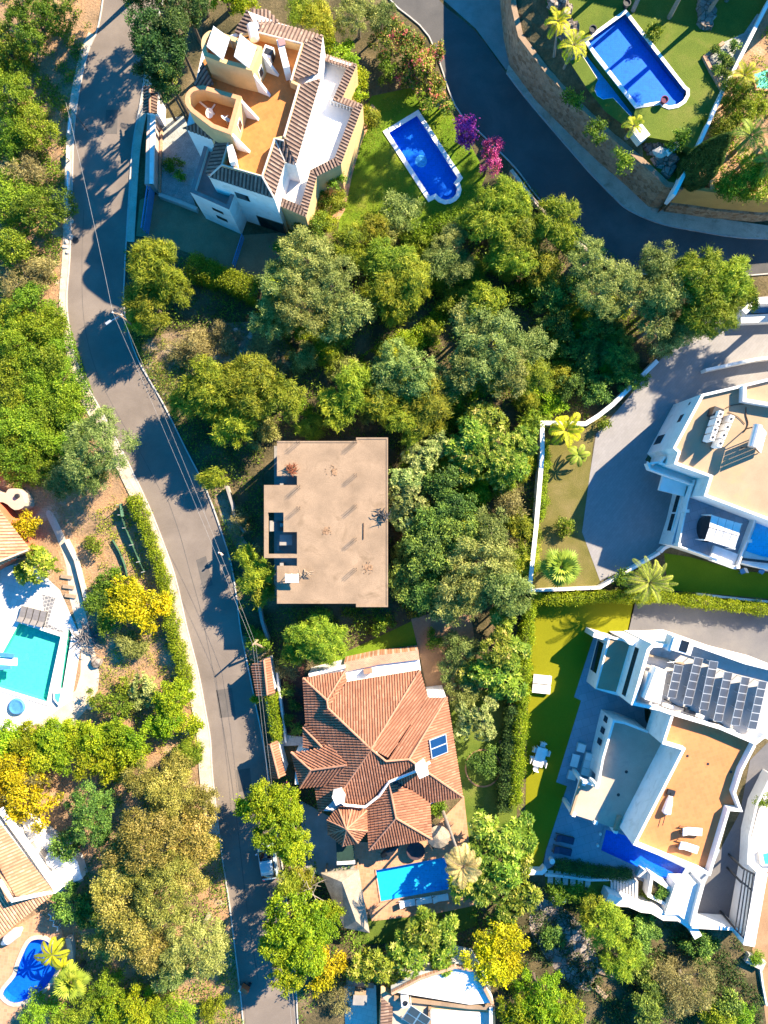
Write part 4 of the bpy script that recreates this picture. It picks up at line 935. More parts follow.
# roof deck furniture
def lounger(name, label, px, py, z, rz, m, group=None, back=True, base=wicker):
    q = c3(px, py, z); o = thing(name, label, 'sun lounger', (q.x, q.y, z), group); M = Matrix.Translation(q) @ Matrix.Rotation(rz, 4, 'Z')
    T = lambda x, y, zz: M @ Vector((x, y, zz))
    def bx(mb, x, y, zz, sx, sy, sz, ry=0): mb.box(T(x, y, zz), (sx, sy, sz), rz, 0, 0, ry)
    mb = MB(); bx(mb, .32, 0, .36, 1.3, .66, .12); mb.obj('cushion', m, o)
    mb = MB(); bx(mb, -.58, 0, .52, .66, .66, .1, R(28)); mb.obj('backrest', m, o)
    mb = MB(); bx(mb, 0, .34, .25, 1.9, .06, .08); bx(mb, 0, -.34, .25, 1.9, .06, .08); bx(mb, -.62, 0, .42, .6, .6, .05, R(28)); mb.obj('frame', base, o)
    for x, y in ((-.85,-.3),(.85,-.3),(.85,.3),(-.85,.3)): mb = MB(); bx(mb, x, y, .11, .06, .06, .22); mb.obj('leg', base, o)
    return o
lounger('sun_lounger', 'white cushioned sun lounger on the peach roof deck, upper of the pair', 689.5, 829.5, 6.75, R(-4), fabric_w, 'sun loungers on the roof deck')
lounger('sun_lounger', 'white cushioned sun lounger on the peach roof deck, lower of the pair', 686, 845, 6.75, R(-18), fabric_w, 'sun loungers on the roof deck')
t2 = thing('parasol', 'folded grey parasol lying on the peach roof deck', 'parasol', P(667,808,6.75))
a, b = c3(671.5,793,7.0), c3(664,820,7.0)
part_mb(lambda mb: mb.tube([a.lerp(b,.12), a.lerp(b,.3), a.lerp(b,.72), a.lerp(b,.78)], [.2,.3,.42,.2], 9), 'canopy', fabric_w, t2); part_mb(lambda mb: mb.tube([a, b + (b-a)*.2], .035, 5), 'pole', metal_d, t2); part_mb(lambda mb: mb.box((a.x, a.y, 6.86), (.7,.5,.2), R(-17)), 'base', metal_d, t2)
# lounge set and tables
def cushion_seat(name, label, px, py, sx, sy, rz, cat, group, back):
    q = c3(px, py, .1); o = thing(name, label, cat, (q.x, q.y, .03), group)
    M = Matrix.Translation((q.x, q.y, 0)) @ Matrix.Rotation(rz, 4, 'Z')
    mb = MB(); mb.box(M @ Vector((0,0,.2)), (sx, sy, .3), rz); mb.obj('frame', patio_fr, o)
    mb = MB(); n = max(1, round(sy/.75)); 
    for i in range(n):
        c = MB(); c.box(M @ Vector((0, -sy/2+sy*(i+.5)/n, .42)), (sx*.9, sy/n*.94, .14), rz); c.obj('cushion', fabric_w, o)
    if back: mb = MB(); mb.box(M @ Vector((sx/2-.08, 0, .6)), (.16, sy, .5), rz); mb.obj('backrest', patio_fr, o)
    return o
patio_fr = M_plain('grey_frame', (.45,.45,.44), .1, 4, .7)
cushion_seat('sofa', 'pale patio sofa against the white wall with slot windows', 587, 763.5, .95, 2.3, R(-15), 'sofa', None, True)
cushion_seat('armchair', 'pale armchair at the upper end of the patio lounge set', 580.5, 747, .85, .85, R(-15), 'armchair', 'patio armchairs', False)
cushion_seat('armchair', 'pale armchair at the lower end of the patio lounge set', 571.5, 774.5, .85, .85, R(-15), 'armchair', 'patio armchairs', False)
q = c3(574.8,760.5,.3); o = thing('coffee_table', 'white coffee table between the patio sofa and the lawn', 'table', (q.x, q.y, .034)); part_mb(lambda mb: mb.box((q.x, q.y, .38), (.75,1.25,.07), R(-15)), 'tabletop', fabric_w, o)
for dx, dy in ((-.28,-.5),(.28,-.5),(.28,.5),(-.28,.5)): v = Matrix.Rotation(R(-15), 3, 'Z') @ Vector((dx, dy, 0)); mb = MB(); mb.box((q.x+v.x, q.y+v.y, .19), (.07,.07,.32)); mb.obj('leg', fabric_w, o)
q = c3(540,757,.7); o = thing('dining_table', 'pale garden dining table standing on the shaded lawn by the hedge', 'table', (q.x, q.y, .02)); Rz = Matrix.Rotation(R(-17), 3, 'Z')
part_mb(lambda mb: mb.box((q.x, q.y, .74), (1.0,1.9,.06), R(-17)), 'tabletop', fabric_w, o)
for dx, dy in ((-.42,-.85),(.42,-.85),(.42,.85),(-.42,.85)): v = Rz @ Vector((dx, dy, 0)); mb = MB(); mb.box((q.x+v.x, q.y+v.y, .37), (.07,.07,.7)); mb.obj('leg', fabric_w, o)
for i, (dx, dy, lab) in enumerate(((0,1.2,'at the top end'),(0,-1.2,'at the bottom end'),(-.6,.45,'at the hedge side, upper'),(-.6,-.45,'at the hedge side, lower'),(.6,.45,'at the house side, upper'),(.6,-.45,'at the house side, lower'))):
    v = Rz @ Vector((dx, dy, 0)); c = thing('garden_chair', 'pale garden chair %s of the lawn dining table' % lab, 'chair', (q.x+v.x, q.y+v.y, .02), 'chairs round the lawn dining table')
    part_mb(lambda mb: mb.box((q.x+v.x, q.y+v.y, .45), (.5,.5,.05), R(-17)), 'seat', fabric_w, c); w_ = v.normalized()*.24
    part_mb(lambda mb: mb.box((q.x+v.x+w_.x, q.y+v.y+w_.y, .7), ((.5,.06,.5) if dx == 0 else (.06,.5,.5)), R(-17)), 'backrest', fabric_w, c)
    for ex, ey in ((-.2,-.2),(.2,-.2),(.2,.2),(-.2,.2)): part_mb(lambda mb: mb.tube([(q.x+v.x+ex, q.y+v.y+ey, .02), (q.x+v.x+ex, q.y+v.y+ey, .45)], .025, 4), 'leg', fabric_w, c)
for i, (x, y) in enumerate(((542.3,679.5),(541.3,689))):
    q = c3(x, y, .4); c = thing('daybed', ('white daybed on the sunlit lawn, upper of the two pushed together' if i == 0 else 'white daybed on the sunlit lawn, lower of the two pushed together'), 'daybed', (q.x, q.y, .02), 'daybeds on the lawn')
    part_mb(lambda mb: mb.box((q.x, q.y, .36), (1.8,.84,.2), R(-6)), 'mattress', fabric_w, c); part_mb(lambda mb: mb.box((q.x, q.y, .2), (1.7,.78,.12), R(-6)), 'frame', patio_fr, c)
    for dx, dy in ((-.8,-.32),(.8,-.32),(.8,.32),(-.8,.32)): part_mb(lambda mb: mb.box((q.x+dx, q.y+dy, .08), (.07,.07,.14)), 'leg', patio_fr, c)
dkb = M_plain('navy_cushion', (.03,.045,.09), .2, 3, .9)
lounger('sun_lounger', 'dark sun lounger on the shaded patio corner, upper of the two', 563.5, 837.5, .035, R(-14), dkb, 'dark patio loungers'); lounger('sun_lounger', 'dark sun lounger on the shaded patio corner, lower of the two', 561, 849, .035, R(-14), dkb, 'dark patio loungers')
pool('long blue swimming pool in the shade below the peach roof deck', POOL3, .03, basin_royal, water_deep, .25, patio_b)
# garden below the pool: stepping slabs, stairs, walls
for i in range(6):
    q = c3(550.5+7.5*i, 877+.7*i, .1); mb = MB(); mb.box((0,0,.05), (.52,1.3,.1), R(-2)); o = mb.obj('stepping_slab', patio_w); o.location = (q.x, q.y, .03); tag(o, 'pale stepping slab in the row of six leading to the garden stairs', 'slab', 'six stepping slabs below the pool')
sheet('lawn', PP([(544,868),(612,880),(612,897),(546,893)]), .016, darklawn)
t2 = thing('garden_stairs', 'wide pale stairs descending beside the white zigzag garden wall', 'stairs', P(624,888,0))
for i in range(9): part_mb(lambda mb: mb.prism(PP([(613+2.7*i,877.5+.3*i),(615.6+2.7*i,877.8+.3*i),(615.2+2.7*i,898.5),(612.6+2.7*i,897)], .8), 0, .2+.11*i), 'step', patio_w, t2)
t2 = thing('planter_box', 'square white planter box beside the garden stairs', 'planter', P(659,893,0))
parapet(t2, [(652,877),(670,889),(667,905),(649,896)], 1.4, 0, 1.4, .3, white, True, name='wall'); flat(t2, [(652,878),(669,889),(666.5,904),(650,896)], 1.1, 1.1, wild, 'soil')
wallpart(t, [(640,867.5),(652,874),(648,879),(636,876)], .5, 0, .6, patio_w, 'patio_block')
wall_thing('garden_wall', 'white zigzag retaining wall below the villa stairs', [(607,897),(620,902),(629,902.5),(642,908),(652,909),(664,916),(679,916.5),(692,926),(698,937)], 1.6, 1.7, .8, white)
wallpart(t, [(676,884),(702,884),(692,926),(679,915.5),(665,915)], 2.0, 0, 1.9, white, 'plinth')
wall_thing('garden_wall', 'low white wall behind the stepping slabs', [(545,875),(560,876),(590,880),(611,879.5)], .3, .35, .25, white); wall_thing('garden_wall', 'short white wall piece in the greenery under the stepping slabs', [(552,899),(566,900)], .8, .8, .5, white)
wall_thing('garden_wall', 'white terminal wall beside the hedge at the patio corner', [(520,873),(542,873),(546,869)], .9, .9, .4, white)
q = c3(552,861,.6); mb = MB(); mb.lathe((0,0,0), [(.22,0),(.28,.7),(.2,.7)], 10); o = mb.obj('planter', white); o.location = (q.x, q.y, .034); tag(o, 'white cylindrical planter at the lower patio corner', 'planter')
# courtyard wall and pergola beams
wall_thing('courtyard_wall', 'thick tall white wall along the brown track at the right edge', [(762,873),(749,946)], 3.2, 3.2, 1.1, white)
wall_thing('courtyard_wall', 'white wall closing the lower end of the courtyard', [(692,926.5),(735,929),(744,938)], 2.2, 2.2, .35, white)
wall_thing('courtyard_wall', 'white wall between the courtyard and the roof deck villa', [(703,884),(697,906),(692,926)], 2.4, 2.4, .35, white)
t2 = thing('pergola', 'dark steel pergola beams beside the thick white courtyard wall', 'pergola', P(742,905,0))
for (x0,y0,x1,y1) in ((743,868,757,876),(742,882,754,892),(735,929,748,942)): part_mb(lambda mb: mb.box((c3(x0,y0,3)+c3(x1,y1,3))/2, ((c3(x1,y1,3)-c3(x0,y0,3)).length, .16, .2), math.atan2(-(y1-y0), x1-x0)), 'beam', metal_d, t2)
for i in range(5): a, b = c3(743.5+3*i, 869+1.7*i, 3), c3(734.5+3.2*i, 928+3*i, 3); part_mb(lambda mb: mb.box((a+b)/2 + Vector((0,0,.14)), ((b-a).length, .1, .08), math.atan2((b-a).y, (b-a).x)), 'rafter', metal_d, t2)
for x, y in ((743.5,869),(742,883),(735,928.5)): q = c3(x, y, 3); part_mb(lambda mb: mb.box((q.x, q.y, 1.45), (.16,.16,2.9)), 'post', metal_d, t2)
wall_thing('passage_wall', 'white wall bounding the pale side passage at the right edge', [(772,775),(757,805),(750,835),(748,868)], 1.6, 1.6, .2, white)
t2 = thing('plunge_pool', 'small green plunge pool at the right edge beside the white wall', 'pool', P(775,850,.1)); part_mb(lambda mb: mb.prism(PP([(760,852),(800,842),(800,866),(762,866)], .4), 0, .4), 'rim', white, t2); flat(t2, [(763,854),(800,845),(800,864),(765,864)], .42, .42, basin_teal, 'basin')
water([q[:2] for q in PP([(763,854),(800,845),(800,864),(765,864)], .42)], .45, water_clear, t2)
# ------------------------------------------------------------------ pools with their own gardens
p1 = pool('royal blue swimming pool with rounded end on the lawn of the towered villa', POOL1, .04, basin_royal, water_deep, .45, white)
q = c3(421,161,-.6); part_mb(lambda mb: mb.lathe((q.x, q.y, -.655), [(.62,0),(.6,.01)], 16), 'mosaic', M_plain('pale_mosaic', (.12,.42,.68), .3, 6, .5), p1)
part_mb(lambda mb: [mb.prism([(c[0]+r_*math.cos(a), c[1]+r_*math.sin(a)) for a in [R(-130+i*15) for i in range(13)]], z0_, z1_) for c in [P(447,190,0)] for r_, z0_, z1_ in ((.75,-.66,-.4),(.5,-.4,-.22))], 'step', basin_royal, p1)
o4 = pool('bright blue swimming pool of the terracotta villa, half in palm shade', POOL4, .03, basin_sky, water_clear, .12, patio_t)
for i in range(3):
    lounger('sun_lounger', ['white sun lounger at the left end of the row along the bright blue pool', 'middle white sun lounger in the row along the bright blue pool', 'white sun lounger at the right end of the row along the bright blue pool'][i], 407+16.5*i, 902-2.6*i, .035, R(9), fabric_w, 'white loungers below the bright blue pool', base=fabric_w).scale = (.85, .85, .85)
# thatched gazebo
t = thing('thatched_gazebo', 'long grey thatched gazebo roof beside the bright blue pool', 'gazebo', P(345,902,0))
thm = M_patch('old_thatch', [(.3,(.20,.165,.125)), (.55,(.31,.26,.20)), (.8,(.40,.345,.27))], 1.2, 8, .95, 14, .35, .8, .06)
mb = MB(); C = [(321,873.5,2.6),(358.5,869.5,2.6),(369.5,933,2.6),(344,928,2.6)]; Rg = [(342,882,3.6),(356,921,3.6)]
V = [P(*q) for q in C] + [P(*q) for q in Rg]
mb.add(V + [(x, y, z-.22) for x, y, z in V[:4]], [[0,4,1],[1,4,5,2],[2,5,3],[3,5,4,0],[0,1,7,6],[1,2,8,7],[2,3,9,8],[3,0,6,9]]); mb.obj('thatch_roof', thm, t)
for x, y in ((325,877),(357,873),(366,928),(346,924)): q = c3(x, y, 2.6); part_mb(lambda mb: mb.tube([(q.x, q.y, 0), (q.x, q.y, 2.5)], .09, 7), 'post', wood_g, t)
t = thing('awning', 'dark green awning with white edge under the turret roof', 'awning', P(345,850,0))
part_mb(lambda mb: mb.prism(PP([(336,842),(354,842),(354.5,860),(337,861)], 2.2), 2.1, 2.2, 0, True, True), 'canvas', M_plain('dark_green_canvas', (.015,.04,.03), .2, 2), t)
part_mb(lambda mb: mb.box(c3(346,862.5,2.1), (1.75,.3,.16), R(3)), 'valance', fabric_w, t)
for x, y in ((337,861),(354,860)): q = c3(x, y, 2.2); part_mb(lambda mb: mb.tube([(q.x, q.y, .03), (q.x, q.y, 2.1)], .04, 5), 'post', metal_l, t)
def thatch_parasol(label, px, py, r, z, name='straw_parasol'):
    q = c3(px, py, z); o = thing(name, label, 'parasol', (q.x, q.y, .03)); n = 18
    mb = MB(); V = [(q.x, q.y, z+.5)]
    for rr, zz in ((.45,.28),(1,.0)): V += [(q.x+r*rr*math.cos(2*math.pi*i/n), q.y+r*rr*math.sin(2*math.pi*i/n), z+zz-(.05 if rr == 1 and i % 2 else 0)) for i in range(n)]
    F = [[0, 1+i, 1+(i+1) % n] for i in range(n)] + [[1+i, 1+n+i, 1+n+(i+1) % n, 1+(i+1) % n] for i in range(n)]
    mb.add(V, F); mb.obj('canopy', thm, o); part_mb(lambda mb: mb.tube([(q.x, q.y, .03), (q.x, q.y, z+.3)], .05, 6), 'pole', wood_g, o)
thatch_parasol('grey straw parasol at the right corner of the terracotta villa', 438.5, 837, 1.1, 2.4)
# closed black sun sail
t = thing('black_parasol', 'black folded parasol leaning under the south wing eaves', 'parasol', P(390,852,.03)); a, b = c3(383,856,1.2), c3(398,846,2.0)
part_mb(lambda mb: mb.tube([a, a.lerp(b,.4), b], [.35,.5,.12], 8), 'canopy', metal_d, t); part_mb(lambda mb: mb.tube([(a.x-.4, a.y-.3, .03), a, b], .04, 5), 'pole', metal_l, t)
q = c3(415.5,849.5,.4); t = thing('parasol_shadow', 'dark disc standing in for the straw parasol shadow on the terracotta pool terrace', 'table', (q.x, q.y, .03)); part_mb(lambda mb: mb.lathe((q.x, q.y, .68), [(.9,0),(.92,.04),(.9,.06)], 20), 'tabletop', M_plain('shadow_brown', (.07,.045,.05), .2, 2), t); part_mb(lambda mb: mb.lathe((q.x, q.y, .03), [(.35,0),(.3,.05),(.07,.1),(.07,.65)], 10), 'disc_foot', metal_d, t)  # dark disc put where the straw parasol's shadow falls on the terrace
for i, (x, y) in enumerate(((432,826),(446,822),(433,845))):
    q = c3(x, y, .3); c = thing('terrace_chair', ['dark terrace chair above the straw parasol', 'dark terrace chair to the right of the straw parasol', 'dark terrace chair below the straw parasol'][i], 'chair', (q.x, q.y, .03), 'chairs round the straw parasol'); rz = i*1.9
    part_mb(lambda mb: mb.box((q.x, q.y, .45), (.5,.5,.05), rz), 'seat', metal_d, c); part_mb(lambda mb: mb.box((q.x+.24*math.cos(rz), q.y+.24*math.sin(rz), .7), (.05,.5,.5), rz), 'backrest', metal_d, c)
    for dx, dy in ((-.2,-.2),(.2,-.2),(.2,.2),(-.2,.2)): part_mb(lambda mb: mb.tube([(q.x+dx, q.y+dy, .03), (q.x+dx, q.y+dy, .45)], .025, 4), 'leg', metal_d, c)
q = c3(503.5,744,.4); t = thing('wooden_crate', 'small tan wooden crate on the shaded lawn beside the hedge', 'crate', (q.x, q.y, .02)); part_mb(lambda mb: mb.box((q.x, q.y, .3), (.75,.7,.55), .1), 'box', wood_g, t); part_mb(lambda mb: mb.box((q.x, q.y, .6), (.82,.77,.05), .1), 'lid', concrete, t)
# ring bed round the clipped bush
mb = MB(); mb.strip([(1.75*math.cos(2*math.pi*i/28), 1.85*math.sin(2*math.pi*i/28)) for i in range(28)], .14, 0, .05, 0, True); o = mb.obj('ring_edging', drive_b); q = c3(483,768,0); o.location = (q.x, q.y, .02); tag(o, 'round brick edging circling the dark clipped bush', 'edging')

# ------------------------------------------------------------------ little tiled gate roofs on the road wall
for k, (lab, e) in enumerate((('little terracotta tiled gate roof at the upper end of the road wall', [(251,665),(264,660),(270,657.5),(275,693),(267.5,695),(257,697)]), ('little terracotta tiled gate roof at the lower end of the road wall', [(266,746),(270.5,744),(278,741),(286,775),(279,778),(273,780)]))):
    t = thing('tiled_gate_roof', lab, 'roof', P(e[1][0], (e[1][1]+e[4][1])/2, 0), 'tiled gate roofs on the road wall')
    tiled_roof(t, [[(*e[0],2.3),(*e[1],3.0),(*e[4],3.0),(*e[5],2.3)]], tile_a, [[(*e[1],3.0),(*e[4],3.0)]], name='roof_slope'); tiled_roof(t, [[(*e[1],3.0),(*e[2],2.5),(*e[3],2.5),(*e[4],3.0)]], tile_a, name='roof_slope')
    wallpart(t, [(e[0][0]+3,e[0][1]+1.5),(e[2][0]-1,e[2][1]+2),(e[3][0]-1,e[3][1]-2),(e[5][0]+3,e[5][1]-2)], 2.4, 0, 2.25, white)
wall_thing('road_wall', 'low white wall under the light green hedge along the road', [(268.5,697),(276,744)], 1.0, 1.2, .5, white)
wall_thing('garden_wall', 'slim white wall beside the dark garden bed of the terracotta villa', [(277,672),(286,742)], .6, .8, .2, white)
# ------------------------------------------------------------------ towered villa: road wall, gatehouse and gate
t = thing('road_wall', 'pink topped white wall between the street and the gravel court of the towered villa', 'wall', P(148,150,0))
wallpart(t, [(147.5,112),(154.5,114),(153,184),(144.5,184)], 1.8, 0, 1.8, pinkrender); part_mb(lambda mb: mb.prism(PP([(150.5,113),(155.5,114),(153.5,184),(149.5,184)], 1.8), 1.6, 1.86), 'coping', white, t)
t = thing('gatehouse', 'small gatehouse with brown tiled roof on the towered villa road wall', 'gatehouse', P(150,99,0))
wallpart(t, [(146,90),(158,92),(157,112),(145,110)], 2.6, 0, 2.5, white); tiled_roof(t, [[(143.5,86,2.6),(150,86,3.1),(150,113,3.1),(143,113,2.6)]], tile_c, [[(150,86,3.1),(150,113,3.1)]], sp=.3, name='roof_slope'); tiled_roof(t, [[(150,86,3.1),(158,88,2.6),(157,114,2.6),(150,113,3.1)]], tile_c, sp=.3, name='roof_slope')
t = thing('driveway_gate', 'blue metal sliding gate at the towered villa driveway', 'gate', P(144,204,0)); a, b = c3(147.5,186,1.7), c3(141.5,228,1.7)
part_mb(lambda mb: [mb.tube([(a.x, a.y, z), (b.x, b.y, z)], .06, 5) for z in (.25, 1.0, 1.8)], 'rail', bluem, t)
part_mb(lambda mb: [mb.tube([(a.lerp(b, i/20).x, a.lerp(b, i/20).y, .2), (a.lerp(b, i/20).x, a.lerp(b, i/20).y, 1.85)], .04, 4) for i in range(21)], 'bars', bluem, t)
part_mb(lambda mb: mb.box(((a.x+b.x)/2+.2, (a.y+b.y)/2, .9), (.05,4.2,1.5), R(-8)), 'sheet', bluem, t)
wall_thing('planter_wall', 'low pink wall between gravel court and brown driveway', [(159,194.5),(177,201),(197,209)], .7, .8, .35, pinkrender)
wall_thing('planter_wall', 'low brick edging along the left side of the gravel court', [(161,128),(160,160),(159,192)], .4, .4, .2, brick)
t = thing('side_gate', 'blue metal rail gate across the brown driveway', 'gate', P(237,249,0)); a, b = c3(242,234,1.2), c3(232.5,264,1.2)
part_mb(lambda mb: [mb.tube([(a.x, a.y, z), (b.x, b.y, z)], .05, 5) for z in (.2, .7, 1.25)], 'rail', bluem, t); part_mb(lambda mb: [mb.tube([(a.lerp(b, i/14).x, a.lerp(b, i/14).y, .1), (a.lerp(b, i/14).x, a.lerp(b, i/14).y, 1.3)], .035, 4) for i in range(15)], 'bars', bluem, t)
# west verge: guard rail, rubble, green netting
for i, (x0,y0,x1,y1) in enumerate(((70,118,68.5,133),(67.5,146,67.5,158),(68,171,67.5,194))):
    q = c3(x0,y0,.8); e = c3(x1,y1,.8); o = thing('guard_rail', ['white guard rail length at the top of the west verge', 'short white guard rail length in the middle of the west verge', 'longest white guard rail length at the lower end of the west verge'][i], 'guard rail', (q.x, q.y, 0), 'guard rails on the west verge')
    part_mb(lambda mb: mb.box((q+e)/2 + Vector((0,0,-.1)), (.14,(e-q).length,.35), math.atan2(e.y-q.y, e.x-q.x)+math.pi/2), 'beam', white, o)
    for f in (.1,.9): v = q.lerp(e, f); part_mb(lambda mb: mb.box((v.x-.1, v.y, .35), (.1,.1,.7)), 'post', metal_l, o)
rr = random.Random(21)
def boulder(name, label, px, py, r, m, group, seed):
    bm = bmesh.new(); bmesh.ops.create_icosphere(bm, subdivisions=2, radius=1); q = random.Random(seed)
    from mathutils import noise as N_
    sx, sy, sz = r*q.uniform(.8,1.3), r*q.uniform(.7,1.1), r*q.uniform(.45,.8)
    for v in bm.verts: k = 1 + .35*N_.noise(v.co*1.3 + Vector((seed*3.1, 0, 0))); v.co = Vector((v.co.x*sx*k, v.co.y*sy*k, max(-.3*sz, v.co.z*sz*k)))
    me = bpy.data.meshes.new(name); bm.to_mesh(me); bm.free(); me.materials.append(m); o = bpy.data.objects.new(name, me); COL.objects.link(o); w_ = P(px, py, 0); o.location = (w_[0], w_[1], .2*sz); return tag(o, label, 'rock', group)
palerock = M_plain('pale_stone', (.48,.43,.37), .15, 1.5, .9)
for i in range(9): boulder('boulder', 'pale rubble boulder in the line along the west road verge', 72-rr.uniform(0,5)-i*.4, 211+i*5.2, rr.uniform(.25,.5), palerock, 'pale boulders on the west road verge', 30+i)
t = thing('green_fence', 'green mesh fence along the terraced orchard west of the road', 'fence', P(135,520,0)); gm = M_plain('green_mesh', (.05,.12,.07), .2, 3)
fl = [c3(x, y, 1) for x, y in ((118,505),(119.5,515),(124,528),(131,545),(138,562),(143,572))]
part_mb(lambda mb: mb.strip([(q.x, q.y) for q in fl], .04, .1, .7), 'mesh', gm, t)
part_mb(lambda mb: mb.box(((fl[0].x+fl[1].x)/2+.25, (fl[0].y+fl[1].y)/2, .9), (.3,1.3,.05), .1, 0, 0, .6), 'folded_sheet', gm, t)
for q in fl: part_mb(lambda mb: mb.tube([(q.x, q.y, 0), (q.x, q.y, 1.45)], .04, 5), 'post', metal_l, t)
wall_thing('terrace_wall', 'low green netted terrace wall left of the mesh fence', [(112,540),(119,552),(124,565),(127,577)], .4, .4, .05, gm)

# ------------------------------------------------------------------ pool villa at the left edge
t = thing('pool_villa', 'straw tiled villa corner at the left edge above the turquoise pool', 'house', P(-10,540,0))
tiled_roof(t, [[(-60,420,6.2),(0,505,3.3),(28,550,3.3),(-60,585,6.0)],[(-60,585,6.0),(28,550,3.3),(0,566,3.3),(-60,610,3.3)]], tile_b, [[(-60,585,6.0),(28,550,3.3)]], sp=.3, r=.11, rm=M_plain('straw_ridge', (.6,.42,.28), .15, 3))
wallpart(t, [(-60,440),(-2,511),(22,550),(-2,563),(-60,600)], 3.3, 0, 3.1, M_plain('red_render', (.50,.13,.06), .15, 1, .85))
on_wall(t, P(22,550,3.3), P(-2,563,3.3), .5, 1.2, 1.2, 2.0, glassd, 'door', .05, white)
pool('turquoise swimming pool at the left edge with pale paving', POOL5, .05, basin_teal, water_clear, .35, white)
pool('narrow turquoise overflow channel right of the turquoise pool', POOL5B, .05, basin_teal, water_clear, .14, white, .7, name='overflow_channel')
t = thing('spill_basin', 'small green corner basin at the lower end of the turquoise pool', 'basin', P(57,696,.05)); part_mb(lambda mb: mb.prism(PP([(53,692),(66,690),(66,700),(58,706),(53,700)], .4), 0, .3), 'rim', white, t); flat(t, [(54.5,693.5),(61,693),(58.5,703.5),(55,699)], .31, .315, basin_teal, 'water')
for i in range(4):
    lounger('sun_lounger', ['slate grey sun lounger at the left end of the turquoise pool row', 'second slate grey sun lounger from the left at the turquoise pool', 'third slate grey sun lounger from the left at the turquoise pool', 'slate grey sun lounger at the right end of the turquoise pool row'][i], 24+6.5*i, 614+1.6*i, .035, R(76), M_plain('slate_fabric', (.17,.16,.16), .15, 3) if 'slate_fabric' not in bpy.data.materials else bpy.data.materials['slate_fabric'], 'loungers above the turquoise pool', base=metal_d).scale = (.85, .85, .9)
t = thing('pool_slide', 'white and blue pool slide reaching over the turquoise pool', 'slide', P(-2,662,.05))
part_mb(lambda mb: mb.box(c3(4,661,1.0), (2.6,.75,.12), R(-4)), 'chute', fabric_w, t); part_mb(lambda mb: (mb.box(c3(2,654.5,1.1), (2.4,.35,.3), R(-6)), mb.box(c3(0,668,1.1), (2.2,.35,.3), R(4))), 'side_rail', bluem, t); part_mb(lambda mb: mb.tube([c3(-12,661,1), (P(-12,661,0)[0], P(-12,661,0)[1], 0)], .12, 6), 'support', metal_l, t)
q = c3(16,707,.4); t = thing('round_float', 'round blue and white pool float on the paving below the turquoise pool', 'float', (q.x, q.y, .035)); part_mb(lambda mb: mb.lathe((q.x, q.y, .04), [(.3,0),(.75,.05),(.85,.2),(.7,.36),(.45,.3)], 18), 'ring', bluem, t); part_mb(lambda mb: mb.lathe((q.x, q.y, .05), [(.46,0),(.46,.12)], 16), 'seat', fabric_w, t)
paving_d = M_paving('dark_tile_band', (.16,.16,.17), .35, .03, (.45,.43,.4), R(-14), .2)
sheet('tile_band', PP([(42,594),(56,598),(48,624),(64,631),(62,637),(42,630),(44,612)]), .036, paving_d)
for i, (x, y) in enumerate(((66,577),(68,587),(70,596))):
    q = c3(x, y, .2); mb = MB(); mb.box((0,0,.08), (1.1,.35,.16), R(-8)); o = mb.obj('timber_step', wood_g); o.location = (q.x, q.y, .03); tag(o, ['topmost timber step on the chalky path', 'middle timber step on the chalky path', 'lowest timber step on the chalky path'][i], 'step', 'timber steps on the chalky path')
t = thing('stone_hut', 'small rounded white outhouse roof at the left edge above the straw tiled villa', 'outhouse', P(12,497,0))
part_mb(lambda mb: mb.prism(smooth_line([q[:2] for q in PP([(-20,486),(2,494),(8,489),(16,489),(22,496),(24,506),(14,510),(2,502),(-20,504)], 2)], 3, True), 0, 1.9), 'wall', flat_g, t); q = c3(17,496,2); part_mb(lambda mb: mb.lathe((q.x, q.y, 1.9), [(.25,0),(.2,.25)], 10), 'chimney_pot', metal_d, t)
pile('dry_branches', 'grey cut branches heaped on the chalky ground right of the turquoise pool', 'branches', 88, 640, .03, M_plain('grey_twig', (.13,.12,.12), .3, 4), 60, 1.6, 1.1, .05, .5, 14)
boulder('boulder', 'flat grey boulder on the dry slope below the cut branches', 97, 662, .6, rock, None, 61)
boulder('boulder', 'pale boulder under the small bush right of the turquoise pool', 92, 706, .5, palerock, None, 63)
wall_thing('terrace_wall', 'pale dry stone terrace wall curving below the chalky path', [(66,540),(76,560),(84,592),(88,612)], .4, .5, .35, palerock)
# ------------------------------------------------------------------ villa with kidney pool (lower left)
t = thing('tiled_villa', 'peach tiled villa at the left edge above the kidney shaped pool', 'house', P(5,870,0))
tiled_roof(t, [[(-70,740,5.2),(0,812,3.2),(56,891,3.2),(12.5,900,4.9),(-10,862,5.2),(-70,860,5.2)],[(-70,860,5.2),(-10,862,5.2),(12.5,900,4.9),(56,891,3.2),(0,936,3.2),(-70,985,3.2)]], tile_b, [[(0,880,5.2),(12.5,900,4.95),(56,891,3.25)]], sp=.3, r=.11, rm=white, rr=.2)
wallpart(t, [(-70,760),(-3,817),(50,891),(-2,929),(-70,975)], 3.2, 0, 3.0, white); part_mb(lambda mb: mb.strip([q[:2] for q in PP([(0,809),(29,849),(58,891)], 3.2)], .5, 2.9, 3.3), 'gutter_wall', white, t)
wallpart(t, [(18,812),(36,826),(62,846),(77,862),(82,879),(58,890),(30,848)], 1.4, 0, 1.3, white, 'terrace')
q = c3(56,858,1.6); part_mb(lambda mb: mb.lathe((q.x, q.y, 1.3), [(.9,0),(.9,.6),(.85,.62)], 20), 'round_bench', white, t)
for x, y in ((33,846),(44,853)): q = c3(x, y, 1.5); part_mb(lambda mb: mb.box((q.x, q.y, 1.4), (.8,.45,.25), R(-55)), 'planter', concrete_grey, t)
pool('kidney shaped royal blue pool in the lower left corner', POOL6, .05, basin_royal, water_deep, .4, pavement)
